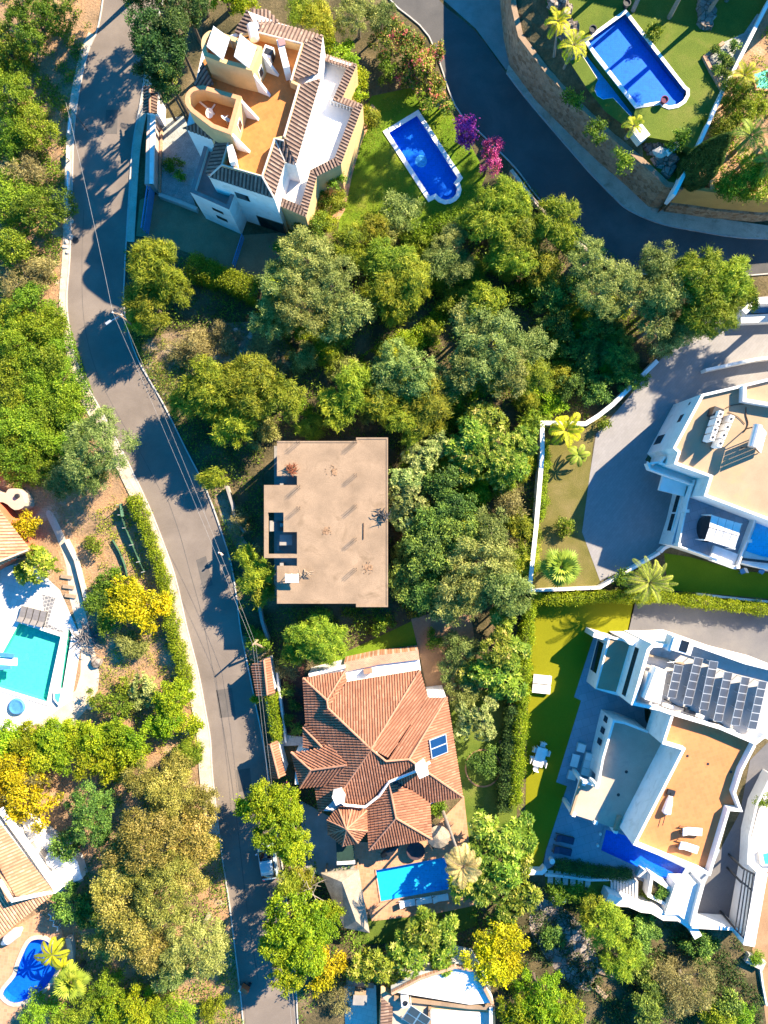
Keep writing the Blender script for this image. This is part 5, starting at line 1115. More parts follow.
wall_thing('pool_wall', 'curved grey stone wall right of the kidney shaped pool', [(68,938),(71,952),(70,966),(66,974)], .6, .7, .5, palerock)
t = thing('garden_bench', 'white boat shaped garden seat on the terrace left of the kidney pool', 'bench', P(12,937,.03)); a, b = c3(2,944,.5), c3(22,928,.5)
part_mb(lambda mb: mb.tube([a, a.lerp(b,.25), a.lerp(b,.75), b], [.15,.5,.5,.15], 8), 'seat', fabric_w, t)
for f in (.25,.75): v = a.lerp(b, f); part_mb(lambda mb: mb.box((v.x, v.y, .18), (.4,.4,.3)), 'leg', metal_l, t)
t = thing('iron_railing', 'white zigzag railing on the slope above the kidney pool', 'railing', P(54,923,0)); zl = [(48,914),(51,916),(50,920),(54,921),(53,926),(58,927),(57,931)]
part_mb(lambda mb: mb.tube([c3(x, y, .9) for x, y in zl], .06, 5), 'handrail', white, t); part_mb(lambda mb: [mb.tube([c3(x, y, .9), Vector(P(x, y, .9)[:2] + (0,))], .03, 4) for x, y in zl], 'baluster', white, t)

# ------------------------------------------------------------------ house at the bottom edge
t = thing('terrace_house', 'house with white terrace and beige lower floor at the bottom edge', 'house', P(445,1010,0))
wt = [(391,993),(420,978),(455,966),(476,970),(494,1004),(470,1006),(440,1001)]
wallpart(t, wt, 3.4, 0, 3.2, white); parapet(t, [(391,993),(420,978),(455,966),(476,970),(494,1004)], 3.6, 3.2, 3.6, .25, brick, side=-1)
wallpart(t, [(381,990),(392,996),(440,1003),(495,1008),(497,1070),(378,1070)], 2.6, 0, 2.5, cream); flat(t, [(430,1009),(490,1013),(492,1068),(428,1068)], 2.6, 2.56, patio_w, 'lower_terrace')
parapet(t, [(394,999),(440,1004),(470,1007.5),(495,1008.5)], 3.0, 2.5, 3.0, .35, concrete, name='terrace_wall'); parapet(t, [(491,1008),(492,1070)], 3.2, 2.5, 3.2, .3, white, name='terrace_wall'); parapet(t, [(430,1008),(428,1070)], 2.9, 2.5, 2.95, .3, concrete, name='terrace_wall')
flat(t, [(383,994),(428,1006),(426,1068),(380,1068)], 2.6, 2.555, flat_g, 'flat_roof')
tiled_roof(t, [[(381,996,3.0),(393,1008,2.7),(389,1068,2.7),(379,1068,3.0)]], tile_c, sp=.3)
q = c3(405,999.5,2.9); t2 = thing('air_conditioner', 'white air conditioner box beside the tilted solar panel at the bottom edge', 'air conditioner', (q.x, q.y, 2.556)); part_mb(lambda mb: mb.box((q.x, q.y, 3.0), (.75,.9,.85), R(5)), 'casing', white, t2); part_mb(lambda mb: mb.lathe((q.x, q.y, 3.43), [(.26,0),(.26,.03)], 12), 'fan', metal_d, t2)
t2 = thing('tilted_solar_array', 'tilted blue solar panel of four fields at the bottom edge', 'solar panels', P(417,1018,2.56)); V = [Vector(P(*q)) for q in ((411,1005.5,4.2),(431,1019,4.2),(423,1032,3.0),(402,1019,3.0))]
part_mb(lambda mb: mb.add(V + [v - Vector((0,0,.08)) for v in V], [[3,2,1,0],[4,5,6,7],[0,1,5,4],[1,2,6,5],[2,3,7,6],[3,0,4,7]]), 'frame', metal_l, t2)
for i in range(2):
    for j in range(2):
        L = lambda s, u_: V[0].lerp(V[1], u_).lerp(V[3].lerp(V[2], u_), s) + Vector((0,0,.02)); s0, s1, u0, u1 = j/2+.03, j/2+.47, i/2+.03, i/2+.47
        part_mb(lambda mb: mb.add([L(s0,u0), L(s1,u0), L(s1,u1), L(s0,u1)], [[0,1,2,3] if (L(s1,u0)-L(s0,u0)).cross(L(s1,u1)-L(s1,u0)).z > 0 else [3,2,1,0]]), 'cells', pv_flat, t2)
part_mb(lambda mb: [mb.tube([V[i], (V[i].x, V[i].y, 2.56)], .05, 5) for i in range(4)], 'stand', metal_l, t2)
q = c3(360,999,1.5); t2 = thing('garden_shed', 'small grey roofed garden shed at the bottom beside the tiled eaves', 'shed', (q.x, q.y, 0)); part_mb(lambda mb: mb.box((q.x, q.y, .8), (1.1,.75,1.6), R(-4)), 'wall', wood_g, t2); part_mb(lambda mb: mb.box((q.x, q.y, 1.66), (1.35,.95,.1), R(-4), 0, 0, .06), 'roof', concrete_grey, t2)
sheet('yard_path', PP([(344,985),(376,985),(378,1060),(346,1060)]), .02, patio_w); wall_thing('step_wall', 'weathered timber ledge above the small grey shed', [(346,983),(374,986)], .6, .6, .5, wood_g)
# ------------------------------------------------------------------ raised garden beyond the stone wall (upper right)
ZT, ZG = 5.6, 4.2
POOL2 = [(625,14),(588,41),(597,54.5),(637,105),(663,101),(664,104),(669,106),(677,104.5),(683,100.5),(686,95),(686,91),(683,88.5)]
P2B = [(580,52),(598,80),(596,84),(594.5,90),(597,96),(603,99.5),(609,98.5),(613,98),(633,119),(636,107.5),(595,55),(586,43.5),(584,46)]
hole2 = [[q[:2] for q in PP(h, ZT)] for h in (POOL2, P2B)]
ed0 = [(502,-60),(502,0),(506,40),(512,66),(537.6,100),(580,142),(600,161),(628,185),(649,205),(664,208)]
E0 = [q[:2] for q in PP(ed0, 0)]
Y0 = [q[:2] for q in PP([(664,208),(688,211),(707,214),(753,218),(900,206)], 0)]
L7 = [q[:2] for q in PP([(536,-60),(545,0),(556,38),(566,56),(588,90),(606,112),(622,124),(642,136)], ZT)]
WL = [q[:2] for q in PP([(697,150),(722.6,92),(768,3),(800,-52)], ZT)]
step = P(670,141,ZT)[:2]
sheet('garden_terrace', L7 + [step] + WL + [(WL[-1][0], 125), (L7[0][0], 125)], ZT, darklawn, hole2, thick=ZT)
mb = MB(); n = len(L7); mb.add([(x, y, ZG+.15) for x, y in E0[:n]] + [(x, y, ZT) for x, y in L7], [[i+1, i, n+i, n+i+1][::-1] for i in range(n-1)]); tag(mb.obj('garden_bank', wild), kind='structure')
wb = P(674,195,ZG)[:2]
sheet('lower_terrace', E0[7:] + [wb, WL[0], step, L7[-1]], ZG+.1, darklawn, thick=ZG)
sheet('lower_garden', [wb, E0[-1]] + Y0[1:] + [(80, 125), WL[3], WL[2], WL[1], WL[0]], ZG, soil, thick=ZG)
t = thing('stone_retaining_wall', 'curved brown stone retaining wall above the shaded road', 'wall', (E0[4][0], E0[4][1], 0)); part_mb(lambda mb: mb.strip(E0, .45, 0, ZG+.35), 'masonry', stonew, t); part_mb(lambda mb: mb.strip(offset(E0, -.02), .5, ZG+.352, ZG+.44), 'coping', concrete, t)
t = thing('yellow_garden_wall', 'ochre yellow garden wall standing on a stone base at the road bend', 'wall', (Y0[1][0], Y0[1][1], 0)); part_mb(lambda mb: mb.strip(offset(Y0, -.12), .6, 0, 1.7), 'stone_base', stonew, t); part_mb(lambda mb: mb.strip(Y0, .34, 1.702, 4.7), 'wall', M_plain('ochre_render', (.55,.33,.10), .12, .8, .85), t)
for i in (0.3,.55,.8):
    v = Vector(Y0[0]).lerp(Vector(Y0[3]), i); part_mb(lambda mb: mb.box((v.x, v.y+.5, 2.6), (.4,.9,4.3), .1), 'pier', cream, t)
pool('royal blue pool with overflow edge in the raised garden, partly sunlit', POOL2, ZT, basin_royal, water_deep, .32, white, .55)
pool('lower overflow basin with half round bay beside the raised garden pool', P2B, ZT-.15, basin_sky, water_deep, .22, white, .9, name='overflow_basin')
wall_thing('boundary_wall', 'long straight white wall between the raised pool garden and the cypress garden', [(800,-52),(768,3),(722.6,92),(695.5,152),(674,195)], 6.2, 2.1, .3, white, z0=ZG)
sheet('gravel_bed', PP([(705,57),(723,42.5),(744,33),(757,14),(762,14),(724,88)], ZT), ZT+.01, gravel)
wall_thing('bed_edging', 'brick edging of the triangular gravel bed in the raised garden', [(724,42),(705,56.5),(713,72),(723,89)], ZT+.3, .3, .3, brick, 'edging', z0=ZT)
t = thing('rock_bank', 'grey rock bank beside the two leaning palms above the stone wall', 'rock', P(548,20,ZT-1))
def rocky(parent, poly, n, z, hmax, seed):
    rr_ = random.Random(seed); pts = PP(poly, z); a_, b_, c_, d_ = [Vector(q) for q in pts]; mb = MB()
    for i in range(n):
        u_, v_ = rr_.random(), rr_.random(); q = a_.lerp(b_, u_).lerp(d_.lerp(c_, u_), v_); s_ = rr_.uniform(.35,.8); h_ = rr_.uniform(.2, hmax)
        k = [(q.x+s_*math.cos(x+rr_.uniform(-.3,.3))*rr_.uniform(.6,1), q.y+s_*math.sin(x)*rr_.uniform(.6,1)) for x in (0,1,2,3.1,4.2,5.2)]
        k2 = [(q.x+(x-q.x)*.7, q.y+(y-q.y)*.7) for x, y in k]; V = [(x, y, z-.05) for x, y in k] + [(x, y, z+h_*rr_.uniform(.8,1.1)) for x, y in k2]
        mb.add(V, [[j, (j+1) % 6, 6+(j+1) % 6, 6+j] for j in range(6)] + [[6,7,8,9,10,11]])
    return mb.obj('rocks', rock, parent)
rocky(t, [(541,-10),(562,-10),(582,52),(574,58)], 60, ZT, .9, 4)
t = thing('rock_bank', 'brown rock outcrop below the pump house in the raised garden', 'rock', P(660,160,ZT)); rocky(t, [(642,140),(652,136),(676,168),(668,176)], 34, ZG+.1, .8, 6)
t = thing('rock_bank', 'pale rock strip with flowers at the top of the raised lawn', 'rock', P(705,10,ZT)); rocky(t, [(699,-4),(711,-4),(712,27),(703,30)], 30, ZT, .5, 7)
q = c3(640,134,ZT+.8); t = thing('pump_house', 'small white pump house at the lower end of the raised garden pool', 'hut', (q.x, q.y, ZT)); part_mb(lambda mb: mb.box((q.x, q.y, ZT+.5), (1.2,.95,1.0), R(-52)), 'wall', white, t); part_mb(lambda mb: mb.box((q.x, q.y, ZT+1.03), (1.35,1.1,.06), R(-52)), 'lid', metal_l, t)
for i, (x, y) in enumerate(((626.5,4),(592.5,30),(664,100.5))):
    q = c3(x, y, ZT+.4); mb = MB(); mb.lathe((0,0,0), [(.2,0),(.34,.45),(.36,.6),(.28,.6),(.26,.5)], 14); o = mb.obj('plant_pot', metal_d if i < 2 else M_plain('maroon_pot', (.12,.03,.06), .1)); o.location = (q.x, q.y, ZT+.02); tag(o, ['dark round pot at the top corner of the raised garden pool', 'dark round pot at the left corner of the raised garden pool', 'maroon round pot at the lower right end of the raised garden pool'][i], 'plant pot')
wall_thing('garden_step', 'white garden step wall between the pump house and the cypress', [(668,152),(680,141)], ZT+.5, .5, .5, white, 'step', z0=ZT); boulder('boulder', 'pale flat boulder beside the white garden step', 639, 181, .6, palerock, None, 77).location.z = ZT+.1
t = thing('plunge_pool', 'small aqua pool glimpsed among palms at the upper right edge', 'pool', P(765,80,ZG)); part_mb(lambda mb: mb.prism(PP([(752,72),(790,60),(790,92),(756,90)], ZG+.2), ZG, ZG+.2), 'rim', patio_t, t); flat(t, [(754,74),(790,63),(790,90),(757,88)], ZG+.2, ZG+.21, basin_teal, 'basin'); water([q[:2] for q in PP([(754,74),(790,63),(790,90),(757,88)], ZG+.25)], ZG+.23, water_clear, t)
# unseen house added up the slope to throw shade over garden and road
def plain_house(name, label, cx, cy, sx, sy, rz, z0, h, seed):
    t = thing(name, label, 'house', (cx, cy, z0)); M = Matrix.Translation((cx, cy, 0)) @ Matrix.Rotation(rz, 4, 'Z'); T = lambda x, y, z: M @ Vector((x, y, z))
    mb = MB(); mb.box((cx, cy, z0+h/2), (sx, sy, h), rz); w_ = mb.obj('wall', white, t)
    a, b, c, d = [T(x, y, z0+h) for x, y in ((-sx/2-.5,-sy/2-.5),(sx/2+.5,-sy/2-.5),(sx/2+.5,sy/2+.5),(-sx/2-.5,sy/2+.5))]; e, f = T(-sx/2+sy/2, 0, z0+h+sy*.22), T(sx/2-sy/2, 0, z0+h+sy*.22)
    mb = MB(); 
    for fc in ([a,b,f,e],[b,c,f],[c,d,e,f],[d,a,e]): tile_face(mb, fc, .3, .11)
    mb.obj('roof', tile_a, t, tint=True)
    for s_ in (-1,1):
        for k in range(4):
            q = T(-sx/2+sx*(k+.5)/4, s_*sy/2, z0+h*.55); mb = MB(); mb.box(q, (1.1,.1,1.3), rz); mb.obj('window', glassd, t)
    return t
plain_house('unseen_shade_house', 'unseen two storey tiled house, added for its shade upslope beyond the top edge of the raised garden', 33, 58, 22, 10, R(-14), ZT, 6.5, 1)
# ------------------------------------------------------------------ plants
KIND = {}
def kind(n, stops, **k):
    d = dict(l=.26, w=.11, dens=150, clump=.38, per=46, out=.75, up=.25, rnd=.75, droop=.1, lobes=1.0, hr=.8, hue=.026, val=.27, trans=.34, tv=.28, rosette=0, bark='bark_brown', lr=(.28,.44))
    d.update(k); d['m'] = M_leaf(n + '_leaves', stops, d['hue'], d['val'], d['trans']); KIND[n] = d
bark_brown = M_plain('bark_brown', (.10,.075,.055), .3, 5, .95, bstr=.5); bark_grey = M_plain('bark_grey', (.24,.205,.17), .2, 5, .95, bstr=.5)
kind('pepper', [(0,(.030,.052,.010)),(.4,(.105,.135,.012)),(.75,(.20,.205,.020)),(1,(.27,.25,.035))], l=.42, w=.06, droop=.5, clump=.36, per=70, rnd=.55, dens=290, tv=.3, lr=(.17,.32), lobes=1.9, out=.95)
kind('olive', [(0,(.032,.045,.014)),(.4,(.105,.125,.040)),(.75,(.195,.205,.085)),(1,(.28,.275,.135))], l=.26, w=.06, droop=.2, clump=.34, per=70, dens=300, rnd=.65, tv=.34, lr=(.18,.32), lobes=1.7, out=.95)
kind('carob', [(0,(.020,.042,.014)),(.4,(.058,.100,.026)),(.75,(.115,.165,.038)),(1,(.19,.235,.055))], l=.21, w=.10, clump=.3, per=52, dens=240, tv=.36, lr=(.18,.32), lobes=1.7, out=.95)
kind('evergreen', [(0,(.010,.022,.009)),(.4,(.026,.052,.018)),(.75,(.050,.085,.026)),(1,(.085,.125,.036))], l=.22, w=.09, clump=.3, per=52, dens=240, tv=.36, lr=(.18,.32), lobes=1.7, out=.95, hr=.7)  # carob leaves darkened: the shade on these trees is put into the colour
kind('ficus', [(0,(.030,.060,.006)),(.4,(.105,.155,.006)),(.75,(.20,.225,.010)),(1,(.28,.27,.018))], l=.20, w=.10, clump=.30, per=60, dens=280, lr=(.15,.26), lobes=2.6, out=1.0, rnd=.6)
kind('gold', [(0,(.050,.050,.014)),(.35,(.130,.115,.030)),(.7,(.225,.185,.056)),(1,(.31,.25,.11))], l=.20, w=.075, clump=.34, per=60, dens=300, rnd=.8, tv=.42, lr=(.16,.28), lobes=2.2, out=.95)
kind('yellow', [(0,(.07,.075,.004)),(.35,(.21,.18,.005)),(.7,(.35,.275,.006)),(1,(.44,.33,.015))], l=.26, w=.11, clump=.36, per=46, tv=.32)
kind('loquat', [(0,(.025,.048,.010)),(.4,(.085,.125,.016)),(.72,(.18,.20,.03)),(1,(.34,.285,.11))], l=.50, w=.17, clump=.25, per=13, dens=62, rosette=1, tv=.3)
kind('pale', [(0,(.04,.055,.018)),(.35,(.11,.135,.05)),(.7,(.235,.235,.115)),(1,(.36,.33,.20))], l=.36, w=.15, clump=.22, per=13, dens=90, rosette=1, tv=.25)
kind('bush', [(0,(.022,.042,.008)),(.4,(.070,.110,.012)),(.75,(.135,.17,.018)),(1,(.20,.215,.03))], l=.20, w=.10, clump=.32, per=46, dens=190)
kind('thicket', [(0,(.026,.046,.006)),(.4,(.085,.128,.010)),(.75,(.155,.195,.016)),(1,(.24,.245,.035))], l=.17, w=.085, clump=.34, per=60, dens=240, lr=(.22,.36), lobes=1.4)
kind('dry', [(0,(.055,.043,.025)),(.4,(.13,.105,.06)),(.75,(.22,.18,.105)),(1,(.32,.265,.16))], l=.34, w=.05, clump=.4, per=50, dens=170, rnd=1.0, hue=.01)
kind('purple', [(0,(.05,.012,.06)),(.35,(.16,.02,.20)),(.7,(.24,.03,.30)),(1,(.32,.06,.36))], l=.18, w=.11, clump=.3, per=44, dens=200, hue=.0)
kind('magenta', [(0,(.05,.06,.012)),(.25,(.34,.032,.17)),(.7,(.52,.05,.30)),(1,(.58,.15,.40))], l=.18, w=.11, clump=.3, per=44, dens=200, hue=.0, tv=.4)
kind('flower', [(0,(.03,.05,.01)),(.45,(.12,.15,.02)),(.72,(.24,.20,.06)),(.88,(.38,.13,.13)),(1,(.42,.07,.16))], l=.24, w=.12, clump=.33, per=44, dens=160, tv=.5)
kind('hedge', [(0,(.030,.052,.004)),(.4,(.10,.145,.006)),(.8,(.19,.22,.010)),(1,(.25,.25,.02))], l=.13, w=.08)
kind('darkhedge', [(0,(.014,.030,.012)),(.4,(.035,.065,.022)),(.8,(.07,.105,.03)),(1,(.11,.14,.04))], l=.13, w=.08)
kind('cypress', [(0,(.022,.050,.020)),(.5,(.055,.105,.040)),(1,(.10,.16,.055))], l=.16, w=.07)
kind('palm', [(0,(.035,.055,.012)),(.4,(.105,.14,.018)),(.75,(.20,.22,.035)),(1,(.32,.30,.07))], hue=.012, val=.12, trans=.22)
kind('ypalm', [(0,(.06,.08,.008)),(.4,(.18,.19,.010)),(.75,(.34,.29,.012)),(1,(.44,.34,.02))], hue=.012, val=.1)
kind('drypalm', [(0,(.07,.05,.03)),(.4,(.19,.14,.08)),(.75,(.32,.24,.15)),(1,(.40,.32,.21))], hue=.0, val=.1)
kind('grass', [(0,(.03,.04,.008)),(.35,(.085,.10,.012)),(.65,(.15,.15,.03)),(1,(.28,.22,.09))], hue=0, val=0)

def leaves_obj(name, C, D, Nn, L, Wd, T, m):
    """rhombic leaves: centres, long axes, normals, lengths, widths, tints"""
    n = len(C); D = D/np.maximum(1e-6, np.linalg.norm(D, axis=1))[:, None]
    B = np.cross(Nn, D); B /= np.maximum(1e-6, np.linalg.norm(B, axis=1))[:, None]
    L = np.broadcast_to(np.asarray(L, float), (n,))[:, None]; Wd = np.broadcast_to(np.asarray(Wd, float), (n,))[:, None]
    V = np.empty((n, 4, 3)); V[:, 0] = C - D*L*.5; V[:, 1] = C + B*Wd*.5 - D*L*.05; V[:, 2] = C + D*L*.5; V[:, 3] = C - B*Wd*.5 - D*L*.05
    me = bpy.data.meshes.new(name); me.vertices.add(4*n); me.vertices.foreach_set('co', V.reshape(-1))
    me.loops.add(4*n); me.loops.foreach_set('vertex_index', np.arange(4*n, dtype=np.int32))
    me.polygons.add(n); me.polygons.foreach_set('loop_start', np.arange(0, 4*n, 4, dtype=np.int32)); me.polygons.foreach_set('loop_total', np.full(n, 4, dtype=np.int32))
    a = me.attributes.new('tint', 'FLOAT', 'FACE'); a.data.foreach_set('value', np.clip(T, 0, 1).astype(np.float32))
    me.materials.append(m); me.update(calc_edges=True)
    return me
def unit(v): return v/np.maximum(1e-6, np.linalg.norm(v, axis=1))[:, None]
_cache = {}
def crown_mesh(kn, r, hr, seed):
    key = (kn, round(r, 2), round(hr, 2), seed)
    if key in _cache: return _cache[key]
    k = KIND[kn]; g = np.random.default_rng([len(kn), ord(kn[0]), ord(kn[1]), int(r*100), seed])
    K = max(4, int((4 + r*2.2)*k['lobes'])); lob = []
    for i in range(K):
        for _ in range(30):
            a = g.uniform(0, 2*np.pi); d = r*.72*np.sqrt(g.random()); rl = r*g.uniform(*k['lr'])
            if d + rl < r*1.05: break
        z = r*hr*(.62*(1-(d/r)**2) + g.uniform(-.22, .16)); lob.append((d*np.cos(a), d*np.sin(a), z, rl))
    lob.append((0, 0, r*hr*.45, r*.42)); lob = np.array(lob)
    tot = k['dens']*np.pi*r*r*1.35; ncl = max(8, int(tot/k['per']))
    wgt = lob[:, 3]**2; idx = g.choice(len(lob), ncl*3, p=wgt/wgt.sum())
    dr = unit(g.normal(size=(ncl*3, 3)) + np.array([0, 0, .55])); dr[:, 2] = np.where(dr[:, 2] < -.35, -dr[:, 2], dr[:, 2]); dr = unit(dr)
    rad = lob[idx, 3]*g.uniform(.8, 1.06, ncl*3)
    pts = lob[idx, :3] + dr*rad[:, None]*np.array([1, 1, .85])
    dist = np.linalg.norm(pts[:, None, :] - lob[None, :, :3], axis=2)/lob[None, :, 3]
    dist[np.arange(len(pts)), idx] = 9; keep = dist.min(1) > .72
    pts, dr = pts[keep][:ncl], dr[keep][:ncl]; nc = len(pts)
    per = k['per']; ct = g.normal(.5, k['tv']*.55, nc)
    C = np.repeat(pts, per, 0); O = np.repeat(dr, per, 0); n = len(C); T = np.repeat(ct, per) + g.normal(0, k['tv']*.42, n)
    if k['rosette']:
        a = np.tile(np.arange(per)*2.4, nc) + np.repeat(g.uniform(0, 6.28, nc), per); up = unit(O + np.array([0, 0, .35])); x = unit(np.cross(up, np.array([.3, .2, 1.0]) + 0*up)); y = np.cross(up, x)
        tl = np.tile(np.linspace(.15, 1, per), nc); D = unit((x*np.cos(a)[:, None] + y*np.sin(a)[:, None])*(.35+tl[:, None]) + up*(.75-.8*tl[:, None]) + g.normal(0, .12, (n, 3)))
        L = k['l']*(.55+.6*tl)*g.uniform(.8, 1.15, n); C = C + D*(L*.5)[:, None]; Nn = unit(up*1.0 + g.normal(0, .3, (n, 3)) - D*.2); T = T + .30*(1-tl) - .12
        Wd = k['w']*g.uniform(.8, 1.2, n)
    else:
        C = C + g.normal(0, k['clump']*.55, (n, 3))*np.array([1, 1, .8]); Nn = unit(O*k['out'] + np.array([0, 0, k['up']]) + g.normal(0, k['rnd']*.6, (n, 3)))
        D = unit(g.normal(0, 1, (n, 3))*.7 + O*.7 - np.array([0, 0, k['droop']])); L = k['l']*g.uniform(.7, 1.25, n); Wd = k['w']*g.uniform(.75, 1.2, n)
    me = leaves_obj('crown', C, D, Nn, L, Wd, T, k['m']); _cache[key] = (me, lob); return _cache[key]
def trunk_mesh(key, lob, r, h0, hr, bark):
    kk = ('t',) + key
    if kk in _cache: return _cache[kk]
    mb = MB(); tr = max(.05, r*.055)
    mb.tube([(0,0,-.05), (tr*.6, -tr*.3, h0*.5), (0, tr*.4, h0)], [tr*1.5, tr*1.05, tr*.85], 8)
    for x, y, z, rl in lob[:7]:
        mb.tube([(0, 0, h0*.85), (x*.45, y*.45, h0 + (z)*.45), (x*.95, y*.95, h0 + z*.95)], [tr*.6, tr*.38, tr*.14], 6)
    me = bpy.data.meshes.new('trunk'); me.from_pydata(mb.v, [], mb.f); me.materials.append(bark); me.update(); _cache[kk] = me; return me
CLS = [.55, .8, 1.1, 1.5, 2.0, 2.6, 3.3, 4.2]
prng = random.Random(77); ccount = {}
def plant(px, py, rp, h, kn, label, group=None, z0=0, name=None, cat=None, hr=None):
    r = rp*1.1/10*(1 - (z0+h*.7)/H); c = min(CLS, key=lambda q: abs(math.log(q/r))); k = KIND[kn]; hr_ = hr or k['hr']
    n = ccount.get((kn, c), 0); ccount[(kn, c)] = n+1; seed = n % (3 if c < 2.5 else 2)
    me, lob = crown_mesh(kn, c, hr_, seed); s = r/c
    h0 = max(.15, h - r*hr_*.95); zc = h0 + r*hr_*.35
    x, y, _ = P(px, py, z0 + h*.72)
    small = h < 2.2
    nm = name or ('shrub' if small else kn + '_tree' if kn in ('pepper', 'olive', 'carob', 'ficus', 'loquat') else 'tree')
    e = thing(nm, label, cat or ('shrub' if small else 'tree'), (x, y, z0), group); e.rotation_euler = (0, 0, prng.uniform(0, 6.28))
    o = bpy.data.objects.new('crown' if not small else 'foliage', me); COL.objects.link(o); o.parent = e; o.location = (0, 0, h0); o.scale = (s*prng.uniform(.88, 1.14), s*prng.uniform(.88, 1.14), s*prng.uniform(.85, 1.2)); o.rotation_euler = (prng.uniform(-.15, .15), prng.uniform(-.15, .15), 0)
    bark = bark_grey if kn in ('olive', 'pale', 'dry') else bark_brown
    tm = trunk_mesh((kn, c, seed, round(h0/s, 1)), lob, c, h0/s, hr_, bark); o2 = bpy.data.objects.new('trunk' if not small else 'stem', tm); COL.objects.link(o2); o2.parent = e; o2.scale = (s, s, s)
    return e
def hedge(label, line_px, wd, h, kn, z0=0, name='hedge', dens=520, rag=.12, group=None, wob=.12):
    g = np.random.default_rng(len(label)*7+int(line_px[0][0])); k = KIND[kn]; L = [Vector(P(x, y, z0+h)) for x, y in line_px]; o_ = Vector((L[0].x, L[0].y, z0)); C = []; N_ = []
    for a, b in zip(L[:-1], L[1:]):
        ln = (b-a).length; d = (b-a)/ln; s = Vector((-d.y, d.x, 0)); n = int(dens*ln*(wd+1.2*h)); u = g.random(n)*ln; side = g.random(n); pT = wd/(wd+1.2*h)
        ph = np.sin(u*2.1+a.x)*wob*.7 + np.sin(u*5.3+a.y)*wob*.5
        top = side < pT; sg = np.where(g.random(n) < .5, -1, 1); v = np.where(top, (g.random(n)-.5)*wd, sg*(wd*.5+ph)); z = np.where(top, h + ph - np.abs(v/wd)**3*1.2, g.random(n)*h)
        jit = g.normal(0, rag, (n, 3)); base = np.array(a - o_)[None, :] ; base = base.copy(); base[:, 2] = 0
        P_ = base + u[:, None]*np.array(d)[None, :] + v[:, None]*np.array(s)[None, :]; P_[:, 2] = z; C.append(P_ + jit)
        nn = np.where(top[:, None], np.array([0, 0, 1.0])[None, :], sg[:, None]*np.array(s)[None, :]); N_.append(nn + g.normal(0, .55, (n, 3)))
    C = np.concatenate(C); N_ = unit(np.concatenate(N_)); n = len(C); D = g.normal(0, 1, (n, 3)); lo = np.sin(C[:, 0]*2.3)*np.cos(C[:, 1]*1.9)*.13
    me = leaves_obj('foliage', C, D, N_, k['l']*g.uniform(.7, 1.4, n), k['w']*g.uniform(.8, 1.3, n), .48 + lo + g.normal(0, .2, n), k['m'])
    e = thing(name, label, 'hedge', o_, group); o = bpy.data.objects.new('foliage', me); COL.objects.link(o); o.parent = e
    mb = MB(); mb.strip([(q.x, q.y) for q in L], wd*.55, z0, z0+h*.8); mb.obj('branches', bark_brown, e)
    return e
def frond_set(mbd, base, n, L, el0, el1, droop, nl, ll, lwd, g, v_up=.25, tint=.5, twist=0, az0=0):
    """pinnate fronds: appends leaflets to lists in mbd and returns rachis tubes"""
    rb = MB()
    for i in range(n):
        az = az0 + 2.39996*i + g.normal(0, .12); t = i/max(1, n-1); el = el0 + (el1-el0)*t + g.normal(0, .06); Lf = L*g.uniform(.85, 1.1)
        hd = np.array([math.cos(az), math.sin(az), 0]); pts = []
        p = np.array(base, float); ang = el; st = Lf/9
        for s in range(10):
            pts.append(p.copy()); p = p + st*(hd*math.cos(ang) + np.array([0, 0, math.sin(ang)])); ang -= droop*(.6+.5*t)/9*(1+s*.18)
        rb.tube([tuple(q) for q in pts], [.035*(1-.085*s)*max(.6, L/2) for s in range(10)], 4)
        sd = np.array([-hd[1], hd[0], 0]); ft = tint + g.normal(0, .14)
        for j in range(nl):
            f = .12 + .88*(j+.5)/nl; s = f*9; a = int(min(8, s)); q = pts[a] + (pts[a+1]-pts[a])*(s-a); tan = (pts[a+1]-pts[a])/st
            env = math.sin(math.pi*(.12+.86*f))**.6
            for sg in (-1, 1):
                d = sd*sg*.85 + tan*.55 + np.array([0, 0, v_up - .35*f]); d = d/np.linalg.norm(d); l_ = ll*env*g.uniform(.85, 1.12)
                mbd[0].append(q + d*l_*.5); mbd[1].append(d); mbd[2].append(np.cross(d, tan)*sg*-1 + np.array([0, 0, .6]) + g.normal(0, .12, 3)); mbd[3].append(l_); mbd[4].append(lwd); mbd[5].append(ft + g.normal(0, .12) + .15*f)
    return rb
def palm(label, px, py, h, L, n, kn='palm', base=None, z0=0, name='palm', el=(1.25,-.25), droop=1.3, nl=26, ll=.5, lw=.055, seed=1, group=None, tr=.16, tcurve=None):
    g = np.random.default_rng(seed); top = Vector(P(px, py, z0+h)); bs = Vector(P(*base, z0)) if base else Vector((top.x, top.y, z0)); e = thing(name, label, 'palm', (bs.x, bs.y, z0), group)
    mb = MB(); mid = bs.lerp(top, .5) + Vector((0, 0, 0)); mid2 = bs.lerp(top, .8); mb.tube([bs - Vector((0,0,.05)), mid, mid2, top], [tr*1.35, tr, tr*.9, tr*1.1], 9); mb.obj('trunk', bark_grey, e)
    A = ([], [], [], [], [], []); rb = frond_set(A, tuple(top), n, L, el[0], el[1], droop, nl, ll, lw, g); rb.obj('frond_stems', KIND[kn]['stem'], e)
    o_ = np.array(bs); me = leaves_obj('fronds', np.array(A[0]) - o_, np.array(A[1]), unit(np.array(A[2])), np.array(A[3]), np.array(A[4]), np.array(A[5]), KIND[kn]['m']); o = bpy.data.objects.new('fronds', me); COL.objects.link(o); o.parent = e
    return e
for kn_, c_ in (('palm', (.20,.19,.06)), ('ypalm', (.34,.27,.05)), ('drypalm', (.28,.2,.12))): KIND[kn_]['stem'] = M_plain(kn_ + '_stem', c_, .15, 4)
